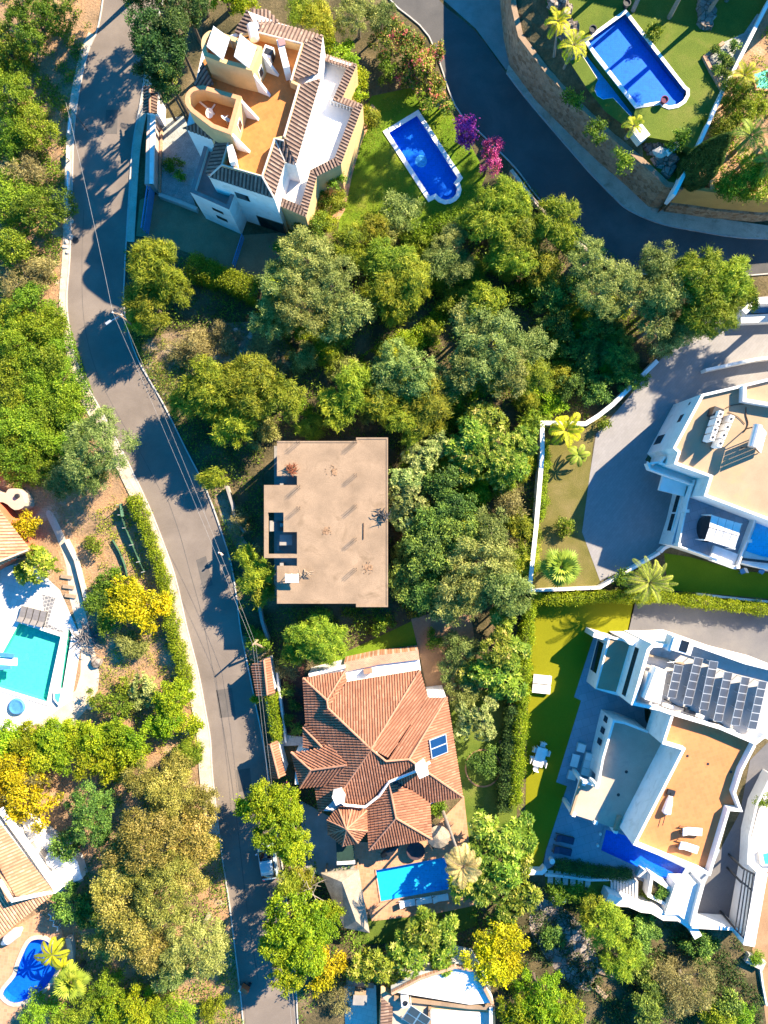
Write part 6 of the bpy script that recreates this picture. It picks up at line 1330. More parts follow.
def fan_palm(label, px, py, h, R_, n, kn='palm', seed=2, z0=0, name='fan_palm', group=None, seg=15):
    g = np.random.default_rng(seed); top = Vector(P(px, py, z0+h)); e = thing(name, label, 'palm', (top.x, top.y, z0), group); part_mb(lambda mb: mb.tube([(top.x, top.y, z0-.05), (top.x+.05, top.y, z0+h*.5), tuple(top)], [.26, .2, .24], 9), 'trunk', bark_brown, e)
    A = ([], [], [], [], [], []); rb = MB()
    for i in range(n):
        t = i/(n-1); az = 2.39996*i; el = 1.35 - 1.6*t + g.normal(0, .07); d = np.array([math.cos(az)*math.cos(el), math.sin(az)*math.cos(el), math.sin(el)]); pl = R_*(.10+.5*t); p0 = np.array(top); p1 = p0 + d*pl
        rb.tube([tuple(p0), tuple(p1)], [.03, .02], 4); sd = np.array([-math.sin(az), math.cos(az), 0]); nn = np.cross(d, sd); nn = nn if nn[2] > 0 else -nn; ft = .5 + g.normal(0, .14) + .08*(1-t)
        for s in range(seg):
            a = (s/(seg-1)-.5)*3.6; q = d*math.cos(a) + sd*math.sin(a) - nn*.12 - np.array([0, 0, .16 + .1*t]); q = q/np.linalg.norm(q); l_ = R_*.5*(1-.25*abs(s/(seg-1)-.5))*g.uniform(.9, 1.08)
            A[0].append(p1 + q*l_*.5); A[1].append(q); A[2].append(nn + g.normal(0, .1, 3)); A[3].append(l_); A[4].append(.17*R_/1.7); A[5].append(ft + g.normal(0, .07))
    rb.obj('frond_stems', KIND[kn]['stem'], e); me = leaves_obj('fronds', np.array(A[0]) - np.array((top.x, top.y, z0)), np.array(A[1]), unit(np.array(A[2])), np.array(A[3]), np.array(A[4]), np.array(A[5]), KIND[kn]['m']); o = bpy.data.objects.new('fronds', me); COL.objects.link(o); o.parent = e; return e
def banana(label, px, py, h, L, n, kn='ypalm', seed=1, z0=0, wl=.55):
    g = np.random.default_rng(seed); x, y, _ = P(px, py, z0+h); e = thing('banana_plant', label, 'plant', (x, y, z0)); part_mb(lambda mb: mb.tube([(x, y, z0-.05), (x, y, z0+h)], [.14, .1], 8), 'stem', KIND['palm']['stem'], e)
    A = ([], [], [], [], [], [])
    for i in range(n):
        az = 2.4*i+seed; el = .9 - .9*i/n + g.normal(0, .1); p = np.array([0, 0, h]); hd = np.array([math.cos(az), math.sin(az), 0]); sd = np.array([-hd[1], hd[0], 0]); ang = el; ft = .5 + g.normal(0, .2)
        for s in range(14):
            d = hd*math.cos(ang) + np.array([0, 0, math.sin(ang)]); w_ = wl*L/2*math.sin(math.pi*(s+.8)/15)**.7; p = p + d*L/14; ang -= .11
            for sg in (-1, 1):
                q = sd*sg + d*.35 - np.array([0, 0, .25]); q /= np.linalg.norm(q); A[0].append(p + q*w_*.5); A[1].append(q); A[2].append(np.cross(d, sd)); A[3].append(w_); A[4].append(L/14*1.7); A[5].append(ft + .06*sg + g.normal(0, .05))
    me = leaves_obj('leaves', np.array(A[0]), np.array(A[1]), unit(np.array(A[2])), np.array(A[3]), np.array(A[4]), np.array(A[5]), KIND[kn]['m']); o = bpy.data.objects.new('leaves', me); COL.objects.link(o); o.parent = e; return e
def scatter_cover(name, poly_px, n, kn, z, hmax, l, wd, seed, excl=(), patch=.45, tint=.45):
    """ground cover nobody could count"""
    g = np.random.default_rng(seed); pts = np.array([q[:2] for q in PP(poly_px)]); lo, hi = pts.min(0), pts.max(0); X = lo + g.random((n, 2))*(hi-lo)
    def inside(X, poly):
        c = np.zeros(len(X), bool); j = len(poly)-1
        for i in range(len(poly)):
            a, b = poly[i], poly[j]; k = (a[1] > X[:, 1]) != (b[1] > X[:, 1]); c ^= k & (X[:, 0] < (b[0]-a[0])*(X[:, 1]-a[1])/(b[1]-a[1]+1e-12) + a[0]); j = i
        return c
    k = inside(X, pts)
    for e in excl: k &= ~inside(X, np.array([q[:2] for q in PP(e)]))
    f = np.sin(X[:, 0]*.9+seed)*np.sin(X[:, 1]*.8+1.3*seed) + .6*np.sin(X[:, 0]*2.1+X[:, 1]*1.7) + .4*np.sin(X[:, 1]*3.3-X[:, 0]*2.7); k &= (f + g.normal(0, .35, n)) > (patch-.5)*2
    X = X[k]; f = f[k]; m = len(X); C = np.column_stack([X, z + g.random(m)**1.5*hmax*(.5+.5*np.clip(f+.5, 0, 1))]); D = g.normal(0, 1, (m, 3)) + np.array([0, 0, .7]); N_ = unit(g.normal(0, .6, (m, 3)) + np.array([0, 0, .8]))
    me = leaves_obj(name, C, D, N_, l*g.uniform(.6, 1.4, m), wd*g.uniform(.7, 1.3, m), tint + .16*np.sin(X[:, 0]*1.3+2*seed)*np.cos(X[:, 1]*1.1) + g.normal(0, .2, m), KIND[kn]['m']); o = bpy.data.objects.new(name, me); COL.objects.link(o); return tag(o, kind='stuff')
# ------------------------------------------------------------------ planting: x, y, radius on the survey sheet, height in metres
def many(rows, kn, group=None, z0=0, **k):
    for (x, y, r, h, lab) in rows: plant(x, y, r, h, kn, lab, group, z0, **k)
BANK = 'bank shrubs west of the road'
many([(34,20,36,3.6,'dense green bush in the upper left corner beside the dirt edge'),(10,46,26,3.0,'small green bush below the corner bush at the left edge'),(40,206,28,3.0,'round green bush beside the pale boulders on the west verge'),(12,240,27,2.8,'dark green bush at the left edge below the round verge bush')], 'bush')
many([(10,86,30,3.0,'bright yellow green shrub at the left edge in the sun'),(32,122,22,2.4,'small feathery shrub right of the bright yellow green shrub'),(10,136,24,2.2,'low yellow green shrub under the feathery shrub at the left edge'),(8,196,26,2.4,'low shrub at the left edge above the dark green bush')], 'thicket')
many([(26,170,20,1.0,'dry brown tuft on the orange soil above the round verge bush'),(22,276,22,1.0,'dry pale scrub on the bank below the dark green bush'),(48,270,15,.9,'thin dry scrub next to the road kerb on the bank')], 'dry')
rows = [(12,312,22),(36,328,24),(16,340,24),(54,350,22),(32,360,26),(8,368,24),(60,376,22),(36,388,26),(12,400,26),(64,398,20),(44,414,26),(18,428,26),(70,420,16),(48,442,24),(12,456,26),(36,464,22),(64,444,16),(28,300,16),(4,336,20),(24,378,22),(52,362,18),(26,446,22),(2,430,18)]
for i, (x, y, r) in enumerate(rows): plant(x, y, r, 1.7+.4*(i % 3), 'thicket', 'yellow green shrub in the dense bank thicket between the left edge and the road curve', 'shrubs of the dense bank thicket')
many([(100,452,40,6.5,'large grey green olive tree leaning over the road bend')], 'olive')
many([(62,478,20,3.6,'smaller olive tree left of the large grey green olive'),(126,644,17,1.6,'grey green shrub under the orange yellow orchard bush'),(88,470,22,4.0,'olive tree at the foot of the large grey green olive')], 'olive')
many([(28,526,17,2.8,'yellow citrus bush beside the straw tiled roof'),(132,603,24,3.0,'large orange yellow bush in the orchard west of the road'),(150,606,20,2.6,'orange yellow bush touching the road hedge'),(124,590,16,2.2,'yellow bush at the top of the orange yellow orchard group'),(14,770,24,3.0,'yellow shrub mass at the left edge above the peach tiled roof'),(30,800,26,3.4,'yellow leafy bush against the white terrace of the peach tiled villa'),(10,792,18,2.8,'yellow bush hanging over the ridge end at the left edge')], 'yellow')
many([(42,562,21,2.6,'loose leafed citrus tree beside the blue shaded patio at the left'),(22,575,13,1.8,'low leafy shrub under the straw tiled eaves')], 'loquat')
many([(92,547,11,1.4,'small green bush alone on the orange soil of the orchard'),(106,580,16,2.2,'green bush at the upper left of the orange yellow group'),(100,600,18,2.3,'dark green bush left of the orange yellow orchard bush'),(106,622,17,2.0,'bright green bush below the dark orchard bush'),(98,698,12,1.7,'round lime bush on the pale ground right of the turquoise pool'),(120,706,15,1.9,'round lime bush at the upper side of the big green hedge'),(126,686,9,1.1,'tiny round bush above the two lime bushes')], 'bush')
many([(148,688,18,1.2,'spiky grey green plant group beside the road hedge'),(138,700,12,1.0,'small spiky grey plant below the spiky group')], 'pale', name='agave')
many([(172,700,22,3.0,'bright green bush bulging to the road edge'),(186,722,15,2.2,'small bright green bush at the road edge beside the dirt verge'),(164,722,18,2.6,'green bush below the bright bush at the road edge')], 'ficus')
HG = 'bushes of the big green hedge'
for i, (x, y, r) in enumerate([(8,742,20),(30,740,22),(52,736,22),(74,736,22),(96,738,22),(118,734,18),(60,756,18),(84,756,20),(40,758,16),(112,760,24),(128,752,20),(134,738,16)]): plant(x, y, r, 2.5+.3*(i % 3), 'ficus', 'bright green bush in the big hedge below the turquoise pool terrace', HG)
many([(37,776,17,2.2,'grey leafless looking bush between yellow shrubs and green hedge')], 'dry')
many([(88,818,34,5.0,'large dark green tree between the peach tiled villa and the golden trees'),(68,842,16,3.0,'small dark green tree at the white terrace corner'),(70,905,20,2.6,'dark shrub on the slope above the kidney pool'),(88,918,16,2.2,'dark shrub below the slope shrub near the golden trees')], 'carob')
many([(144,842,36,6.5,'golden brown tree at the centre of the lower left grove'),(118,878,34,6.0,'golden tree at the left side of the lower left grove'),(162,886,38,6.8,'broad golden brown tree in the middle of the lower left grove'),(130,918,36,6.2,'golden tree above the dark gap in the lower left grove'),(196,838,26,5.0,'golden brown tree reaching the road in the lower left grove'),(186,872,24,5.4,'golden tree beside the road in the lower left grove'),(152,948,30,5.4,'golden tree at the lower end of the lower left grove'),(108,940,24,4.4,'small golden tree left of the dark gap in the grove')], 'gold')
many([(168,795,28,4.6,'olive brown tree at the top of the lower left grove'),(146,778,22,4.0,'straw coloured tree at the upper left of the golden grove'),(200,805,22,3.8,'greyish brown tree close to the road at the top of the grove'),(176,770,18,3.0,'pale brown bush by the dirt verge above the grove')], 'gold')
many([(190,790,14,2.6,'grey bare looking bush within the top of the golden grove')], 'dry')
many([(186,752,17,1.8,'small yellow green bush beside the dirt verge'),(206,846,12,2.4,'bright green bush at the road edge below the golden tree')], 'pepper')
many([(197,942,34,6.4,'drooping grey green tree at the road edge of the lower left grove'),(178,968,24,4.6,'small drooping grey green tree under the big drooping one')], 'olive')
fan_palm('fan palm at the lower right rim of the kidney pool', 70, 983, 3.2, 1.9, 22, seed=5)
banana('banana plant overhanging the right side of the kidney pool', 52, 955, 2.4, 1.7, 9, seed=3); banana('small banana plant between the kidney pool and the fan palm', 63, 968, 1.9, 1.2, 7, seed=6)
many([(136,1008,26,3.2,'bright lime bush at the bottom edge in the lower left grove'),(112,1012,20,2.6,'lime bush left of the bright lime bush at the bottom edge')], 'ficus')
many([(42,1014,20,1.9,'yellow green shrub at the bottom edge below the kidney pool'),(68,1022,20,2.1,'yellow green shrub at the bottom edge right of the kidney pool'),(88,1004,18,2.0,'yellow green shrub above the bottom edge under the golden grove'),(164,1006,18,2.4,'dull green shrub at the bottom edge near the drooping tree'),(184,1014,20,2.6,'dull green shrub at the bottom edge beside the road'),(216,1010,16,1.6,'green shrub on the road edge above the bottom edge'),(106,985,20,2.4,'olive shrub in the dark gap under the golden grove')], 'thicket')
# road side hedges
hedge('yellow green hedge along the pavement west of the road', [(131,496),(138,512),(147,535),(155,558),(162,580),(166,604),(172,634),(180,662),(186,688)], .8, 1.3, 'hedge', rag=.16, wob=.25)
hedge('light green clipped hedge between the two tiled gate roofs', [(270.5,696),(277,743)], .75, 2.0, 'hedge'); hedge('dense green hedge along the brown driveway of the towered villa', [(188,262),(204,268),(222,275),(240,282),(258,290)], 1.6, 3.0, 'hedge', rag=.18, wob=.25)
hedge('long light green hedge between the two white villas', [(531,599),(560,600),(600,597),(632,597),(668,598),(700,602),(740,607),(790,612)], .75, 1.5, 'hedge', rag=.14, wob=.2)
hedge('tall green hedge along the left side of the villa lawn', [(531,606),(527,640),(524,690),(521,730),(518,770),(516,806)], .8, 2.0, 'hedge', rag=.16, wob=.22); hedge('dark inner hedge beside the tall green lawn hedge', [(514,706),(511,740),(508,780),(505,812)], 1.1, 1.7, 'darkhedge', rag=.14, wob=.2)
hedge('low dark hedge between the long blue pool and the stepping slabs', [(556,866),(570,868),(600,873),(632,877)], .9, .7, 'darkhedge'); hedge('thin garden hedge strip under the white boundary wall', [(546,440),(544,480),(541,520)], .6, 1.0, 'hedge', rag=.14, wob=.3)
# left group on the central plot
many([(157,270,32,6.5,'yellow green feathery tree at the road corner below the brown driveway'),(150,303,26,5.4,'feathery tree below the corner tree along the road'),(178,292,22,5.0,'feathery tree right of the corner tree by the dense driveway hedge'),(139,322,15,3.0,'small bright tree at the road under the feathery group')], 'pepper')
many([(212,388,34,6.0,'bright yellow green tree at the road left of the big central grove'),(248,386,36,6.8,'broad yellow green tree north west of the concrete shell'),(276,400,28,6.0,'yellow green tree touching the upper left of the concrete shell'),(232,424,28,5.2,'yellow green tree directly left above the concrete shell'),(186,402,18,3.6,'golden green tree leaning over the road edge'),(214,478,14,2.6,'small yellow tree beside the dirt path left of the concrete shell')], 'pepper')
many([(255,575,18,4.4,'bright feathery tree between the road and the concrete shell'),(246,558,13,3.4,'small feathery tree just above the bright road side tree'),(262,594,12,3.6,'small feathery tree just below the bright road side tree'),(318,638,30,4.8,'spreading feathery tree above the white terrace of the terracotta villa'),(296,650,16,2.8,'low feathery bush left of the spreading tree by the terracotta villa')], 'pepper')
many([(284,668,14,1.6,'grey brown bush at the wall corner of the terracotta villa'),(242,520,14,1.2,'dry grey scrub between dirt path and concrete shell'),(258,552,10,2.0,'pinkish grey bush touching the stairwell of the concrete shell'),(196,350,20,1.1,'grey dry scrub on the stony ground by the road'),(222,338,16,1.0,'pale dry scrub in the stony clearing'),(178,352,14,1.0,'low dry scrub at the road edge of the stony clearing'),(282,368,14,1.1,'dry scrub at the right end of the stony clearing'),(262,352,14,1.0,'dry grass clump in the middle of the stony clearing')], 'dry')
many([(308,262,30,6.8,'blue green tree right of the brown driveway'),(288,284,26,6.0,'blue green tree left of the driveway grove'),(332,284,32,7.0,'large blue green tree in the driveway grove'),(304,310,34,6.4,'large blue green tree at the lower end of the driveway grove'),(348,316,28,5.6,'blue green tree below right of the driveway grove'),(272,312,22,4.4,'small blue green tree at the clearing edge')], 'olive')
many([(395,262,28,5.8,'bright lime tree south of the lawn pool'),(412,282,26,5.6,'bright lime tree below right of the first lime tree'),(384,288,24,5.2,'lime tree left of the lower lime tree'),(398,308,20,4.2,'drooping lime tree at the lower end of the lime group'),(352,240,22,3.6,'green feathery bush at the lower lawn edge of the towered villa'),(372,232,20,3.2,'green bush beside the lower lawn edge')], 'pepper')
plant(404, 211, 21, 2.2, 'olive', 'silvery dome shaped bush on the lawn below the blue pool', hr=.7); plant(392, 232, 14, 1.8, 'olive', 'small silvery bush under the silvery dome'); 
many([(450,240,22,4.6,'grey green tree below the rounded end of the lawn pool'),(440,262,20,4.4,'grey green tree under the first grey green tree'),(458,272,18,4.0,'dark grey green tree in the shaded middle of the upper thicket')], 'olive')
hedge('dark green hedge below the rounded pool end', [(414,232),(432,226),(452,220),(470,212)], 1.2, 1.8, 'hedge', rag=.2, wob=.3)
many([(504,206,30,6.2,'bright yellow green tree at the road below the magenta bougainvillea'),(486,228,26,5.8,'bright yellow green tree left of the road side tree'),(520,232,26,5.6,'yellow green tree in the middle of the road side group'),(512,258,22,5.0,'yellow green tree at the lower end of the road side group'),(556,218,24,5.4,'yellow green tree overhanging the shaded road'),(566,240,16,4.2,'small yellow green tree at the white roadside wall'),(540,262,20,4.0,'yellow brown tree right of the road side group')], 'pepper')
many([(606,288,29,7.0,'rounded olive green tree left of the big road bend tree'),(588,262,22,5.6,'olive green tree at the road above the rounded one'),(655,272,26,6.6,'olive green tree at the edge of the shaded road bend'),(638,298,28,6.6,'grey green tree in the middle of the road bend grove'),(664,298,28,7.4,'olive green tree at the centre of the road bend grove'),(654,326,28,6.0,'grey tree at the lower left of the road bend grove'),(682,332,22,5.4,'grey green tree at the lower end of the road bend grove')], 'olive')
many([(694,280,30,7.6,'feathery tree at the top of the road bend grove'),(722,288,28,7.4,'feathery tree at the right end of the road bend grove'),(708,312,32,7.2,'large feathery tree above the villa driveway'),(734,298,20,6.0,'small feathery tree at the outer right of the road bend grove')], 'pepper')
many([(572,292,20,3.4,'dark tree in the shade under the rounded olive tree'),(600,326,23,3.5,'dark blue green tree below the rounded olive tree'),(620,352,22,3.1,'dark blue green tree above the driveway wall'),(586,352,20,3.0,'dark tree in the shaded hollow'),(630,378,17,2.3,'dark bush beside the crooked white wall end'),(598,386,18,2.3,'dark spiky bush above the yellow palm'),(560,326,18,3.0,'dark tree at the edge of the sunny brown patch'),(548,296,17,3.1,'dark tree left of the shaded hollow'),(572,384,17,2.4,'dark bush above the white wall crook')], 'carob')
many([(487,306,22,6.0,'bright tipped tree at the top of the central grove'),(536,376,22,5.0,'bright lime tree at the right side of the central grove'),(352,392,26,4.8,'yellow lime tree right above the concrete shell'),(336,408,20,4.2,'yellow lime tree at the top edge of the concrete shell'),(430,408,28,5.4,'feathery tree above the right end of the concrete shell'),(402,424,24,4.6,'feathery tree at the upper right of the concrete shell'),(378,404,20,4.4,'feathery tree between the two yellow lime trees')], 'pepper')
many([(490,344,34,7.0,'large blue green tree in the central grove'),(470,326,26,6.0,'blue green tree at the upper left of the central grove'),(506,368,28,6.0,'blue green tree at the lower right of the central grove'),(464,368,26,5.6,'blue green tree at the lower left of the central grove'),(408,368,32,5.4,'silvery tree above the concrete shell'),(384,376,26,5.0,'silvery tree left of the silvery twin'),(436,386,22,4.8,'silvery tree right of the silvery twin'),(530,348,20,4.6,'small blue green tree at the grove rim')], 'olive')
many([(488,424,26,4.6,'pale leafy tree above the reed like group'),(470,440,26,4.8,'pale leafy tree at the left of the reed like group'),(498,452,28,4.8,'pale leafy tree in the middle of the reed like group'),(478,466,24,4.2,'pale leafy tree at the lower side of the reed like group'),(512,470,22,4.0,'pale leafy tree beside the white boundary wall'),(520,438,18,3.6,'small pale leafy tree left of the boundary wall corner')], 'loquat')
many([(405,478,20,4.4,'cream leafed tree against the right edge of the concrete shell'),(408,500,22,4.6,'cream leafed tree at the middle right edge of the concrete shell'),(400,522,18,4.0,'cream leafed tree beside the fallen branches of the shell'),(420,462,18,4.0,'cream leafed tree above right of the shell trees'),(436,450,18,3.8,'cream leafed tree left of the reed like group')], 'pale')
many([(440,482,20,4.6,'dark green tree right of the cream leafed trees'),(456,506,22,5.0,'dark green tree in the middle right of the shell'),(434,520,24,5.0,'dark green tree right beside the shell'),(428,552,28,5.4,'broad dark green tree right of the lower shell'),(462,536,26,5.4,'dark green tree between shell and boundary wall'),(404,578,20,4.2,'bright edged green tree at the lower right shell corner'),(424,590,22,4.2,'dark green tree above the brown terrace'),(408,556,18,4.0,'green tree along the lower right shell edge')], 'carob')
many([(482,560,34,6.2,'large grey olive tree above the brown terrace'),(500,588,28,5.6,'grey olive tree at the hedge corner'),(466,588,28,5.4,'grey olive tree over the brown terrace edge'),(492,534,24,5.2,'grey olive tree below the dry patch'),(512,604,18,4.2,'small grey olive at the end of the boundary wall'),(446,606,20,4.2,'grey olive tree overhanging the brown terrace')], 'olive')
many([(512,506,20,1.6,'rust brown dead palm scrub beside the boundary wall'),(506,486,16,1.4,'rust brown dry scrub below the reed like group'),(518,540,14,1.4,'rust brown dry scrub strip along the boundary wall')], 'dry')
many([(524,516,9,1.2,'small bright green bush in the rust brown scrub'),(514,528,7,1.0,'tiny bright green bush in the rust brown scrub')], 'ficus')
many([(258,640,13,.9,'low bright weeds at the leaning wooden pole'),(434,640,10,1.0,'low weeds on the brown terrace edge'),(384,626,12,.8,'low weeds at the upper edge of the small lawn')], 'bush')
# terracotta villa garden
many([(462,650,18,2.8,'grey green bush at the upper right corner of the terracotta roof'),(450,668,12,2.4,'dark bush against the brown pergola terrace'),(462,690,16,3.0,'dark grey green bush right of the terracotta roof')], 'olive')
many([(490,648,22,4.2,'glossy rosette leafed tree beside the lawn hedge'),(508,652,18,3.8,'glossy rosette tree touching the lawn hedge'),(484,668,20,3.6,'glossy rosette tree above the cream bush'),(504,682,20,3.2,'yellowish rosette tree above the shaded lawn'),(470,672,16,3.0,'small glossy rosette tree by the roof corner'),(500,622,16,3.0,'small rosette plant under the grey olive at the hedge corner')], 'loquat')
many([(480,716,24,3.4,'cream speckled bush above the round dark bush'),(466,728,16,2.8,'cream speckled bush nearest the blue roof panel')], 'pale')
plant(484, 765, 17, 1.9, 'carob', 'round dark clipped bush in a ring bed on the shaded lawn')
many([(498,836,26,4.6,'large rosette leafed tree below the shaded lawn'),(520,836,20,4.2,'rosette tree overlapping the villa lawn corner'),(482,858,24,4.6,'rosette tree right of the dry topped palm'),(506,862,24,4.8,'rosette tree in the middle of the lower garden grove'),(524,862,16,4.0,'rosette tree at the white wall end'),(492,888,24,4.6,'rosette tree below the garden grove'),(518,892,20,4.0,'rosette tree left of the stepping slab garden'),(468,884,18,4.0,'rosette tree at the lower right corner of the bright blue pool'),(506,912,20,4.0,'rosette tree above the yellow hanging tree')], 'loquat')
many([(500,938,26,4.6,'golden lime tree hanging over the lower plot'),(490,962,24,4.4,'golden lime tree right of the white bottom terrace'),(508,952,18,4.2,'golden lime tree beside the dark ravine')], 'yellow')
many([(540,996,30,4.8,'bright green tree at the bottom edge left of the ravine'),(520,1010,26,4.2,'bright green tree at the bottom edge beside the white terrace house'),(562,1014,22,3.8,'bright green tree at the bottom edge in the ravine')], 'ficus')
many([(386,962,24,3.6,'bright rosette palm like tree above the white bottom terrace'),(408,958,24,3.8,'bright rosette tree at the middle above the white bottom terrace'),(366,968,18,3.0,'bright rosette tree left above the white bottom terrace'),(428,936,20,3.8,'rosette tree right below the bright blue pool'),(440,958,20,3.4,'rosette tree at the white terrace end'),(424,916,14,2.8,'small rosette tree beneath the pool loungers'),(400,978,16,2.6,'small rosette tree hugging the white bottom terrace'),(446,930,16,3.6,'dark rosette tree near the shaded pool corner')], 'loquat')
many([(268,800,25,5.2,'lime green tree over the parked car, upper part by the road'),(288,806,22,5.0,'lime green tree beside the west wing of the terracotta roof'),(278,828,26,5.6,'lime green tree directly above the parked car'),(292,842,22,5.2,'lime green tree left of the turret'),(252,804,15,4.4,'small lime tree reaching over the road')], 'ficus')
many([(286,880,16,4.2,'feathery lime tree between the two lime groups at the road'),(302,876,14,3.6,'feathery lime tree with bare twigs left of the thatched gazebo')], 'pepper')
many([(292,914,28,6.0,'lime green tree at the upper road side of the lower lime group'),(318,922,24,5.4,'lime green tree left of the thatched gazebo end'),(282,942,24,5.6,'lime green tree overhanging the shaded road'),(308,950,28,5.8,'lime green tree in the middle of the lower lime group'),(290,968,22,5.0,'lime green tree at the lower road side of the lime group'),(330,906,14,4.2,'small lime tree nearest the gazebo')], 'ficus')
many([(328,964,15,3.2,'golden bush below the lower lime group'),(320,982,14,2.6,'golden bush above the yard path')], 'yellow'); many([(336,1000,16,1.6,'pinkish dry bush at the bottom beside the yard path')], 'dry')
pile('bare_branch', 'pale bare branches beside the thatched gazebo', 'branches', 308, 888, 2.6, bark_grey, 16, 2.2, .8, .05, 1.2, 18)
many([(287,788,8,2.4,'small pink flowering bush at the edge of the lime tree group')], 'magenta', cat='bougainvillea', name='bougainvillea')
palm('tall dry topped palm leaning from the terrace over the pool edge', 463, 866, 9.6, 2.0, 24, 'drypalm', base=(441,806), seed=11, tr=.13, el=(1.1,-.6), ll=.55, lw=.07)
many([(462,872,12,7.8,'green palm tuft under the dry palm crown')], 'loquat')
many([(434,809,9,1.0,'low green bed plant beneath the white gutter of the terracotta villa'),(442,806,7,.9,'tiny green bed plant at the foot of the tall palm')], 'bush')
for i, (x, y) in enumerate(((288,690),(294,704),(286,722),(297,728))): plant(x, y, 7, .9, 'carob', ['dark plant at the top of the red gravel bed', 'dark plant in the middle of the red gravel bed', 'dark plant low in the red gravel bed near the path', 'dark plant at the villa side of the red gravel bed'][i])
plant(255, 698, 4.5, 1.1, 'ficus', 'tiny round lime bush at the road wall between the gate roofs')
# towered villa garden and its road edge
many([(300,14,18,3.8,'bright spiky tree at the top edge behind the towered villa'),(318,22,20,4.0,'bright spiky tree above the tiled north edge of the towered villa')], 'pepper')
many([(242,2,18,3.2,'lime bush at the top edge above the towered villa'),(224,-6,16,3.2,'lime bush cut by the top edge left of its twin'),(340,58,18,3.0,'bright green bush at the white terrace corner of the towered villa'),(325,44,14,2.8,'bright green bush below the spiky trees'),(358,78,12,2.4,'green bush along the terrace parapet of the towered villa'),(354,96,12,2.4,'green bush at the lower terrace parapet of the towered villa')], 'ficus')
many([(368,118,13,2.2,'yellow striped bush between the terrace and the lawn'),(334,204,13,2.4,'yellow green climber at the lower terrace corner'),(326,222,12,2.2,'yellow green bush below the climber at the terrace')], 'pepper')
many([(334,182,10,3.4,'green climber on the terrace parapet'),(322,200,12,2.4,'dark green bush in the terrace nook'),(312,232,18,3.2,'leafy green bush at the garage end of the towered villa'),(290,248,14,2.8,'leafy bush below the garage wall')], 'bush')
many([(358,18,22,4.0,'grey green tree at the top edge beside the road corner'),(382,16,18,3.6,'grey green bush at the road corner at the top edge')], 'olive')
many([(392,40,18,3.0,'green garden bush along the road above the blue pool'),(410,52,18,2.8,'pink flowering bush along the road'),(424,68,18,2.8,'mixed flowering bush in the middle of the roadside bed'),(406,72,16,2.4,'green flowering bush above the pool lawn'),(428,86,16,2.4,'leafy flowering bush at the lower end of the roadside bed'),(440,100,14,2.2,'leafy bush above the purple bougainvillea'),(436,56,12,2.4,'reddish flowering bush leaning over the road')], 'flower')
many([(386,70,14,2.2,'dark green bush at the lawn behind the flowering bed')], 'bush')
many([(468,132,16,2.4,'dark purple bougainvillea beside the shaded road')], 'purple', cat='bougainvillea', name='bougainvillea'); many([(489,158,17,5.0,'magenta bougainvillea at the road edge below the purple one')], 'magenta', cat='bougainvillea', name='bougainvillea')
many([(166,70,26,10.5,'dark green tree between the gatehouse and the villa towers'),(182,48,24,10.5,'dark green tree above the gatehouse tree'),(192,20,24,10.0,'dark tree behind the towered villa roof tiles'),(154,46,20,10.0,'dark tree leaning over the shaded upper street'),(156,84,17,8.5,'dark tree added for shade beside the gatehouse roof'),(174,96,17,8.0,'dark tree added for shade at the upper end of the gravel court')], 'evergreen')  # shade put into their leaf colour; the last two added to shade the street
many([(172,164,10,1.0,'small dark plant in the gravel court'),(180,176,7,.8,'smaller dark plant at the villa side of the gravel court')], 'bush')
palm('small dark palm beside the gatehouse of the towered villa', 166, 76, 2.8, 1.6, 12, 'palm', seed=33, nl=18)
# unseen trees set above the picture to shade the street and the gardens
for i, (x, y, r, h) in enumerate(((150,-20,40,9),(190,-34,36,9),(112,-46,34,8),(228,-40,34,8))): plant(x, y, r, h, 'carob', 'added unseen tall shade tree above the top edge by the street', 'added unseen shade trees above the street')
for i, (x, y, r, h) in enumerate(((800,40,26,7),(812,100,24,6),(700,-36,30,9),(660,-44,30,9),(620,-60,32,9),(742,-40,28,9),(560,-62,32,9),(768,-62,30,10))): plant(x, y, r, h, 'olive', 'added unseen shade tree beyond the frame in the raised garden', 'added unseen shade trees of the raised garden', ZT)
for i, (x, y, r, h) in enumerate(((812,296,32,9),(836,270,32,9),(850,330,30,9))): plant(x, y, r, h, 'olive', 'added unseen shade tree beyond the right edge at the villa street gate', 'added unseen shade trees at the villa street gate')  # unseen trees added past the right edge to shade the driveway
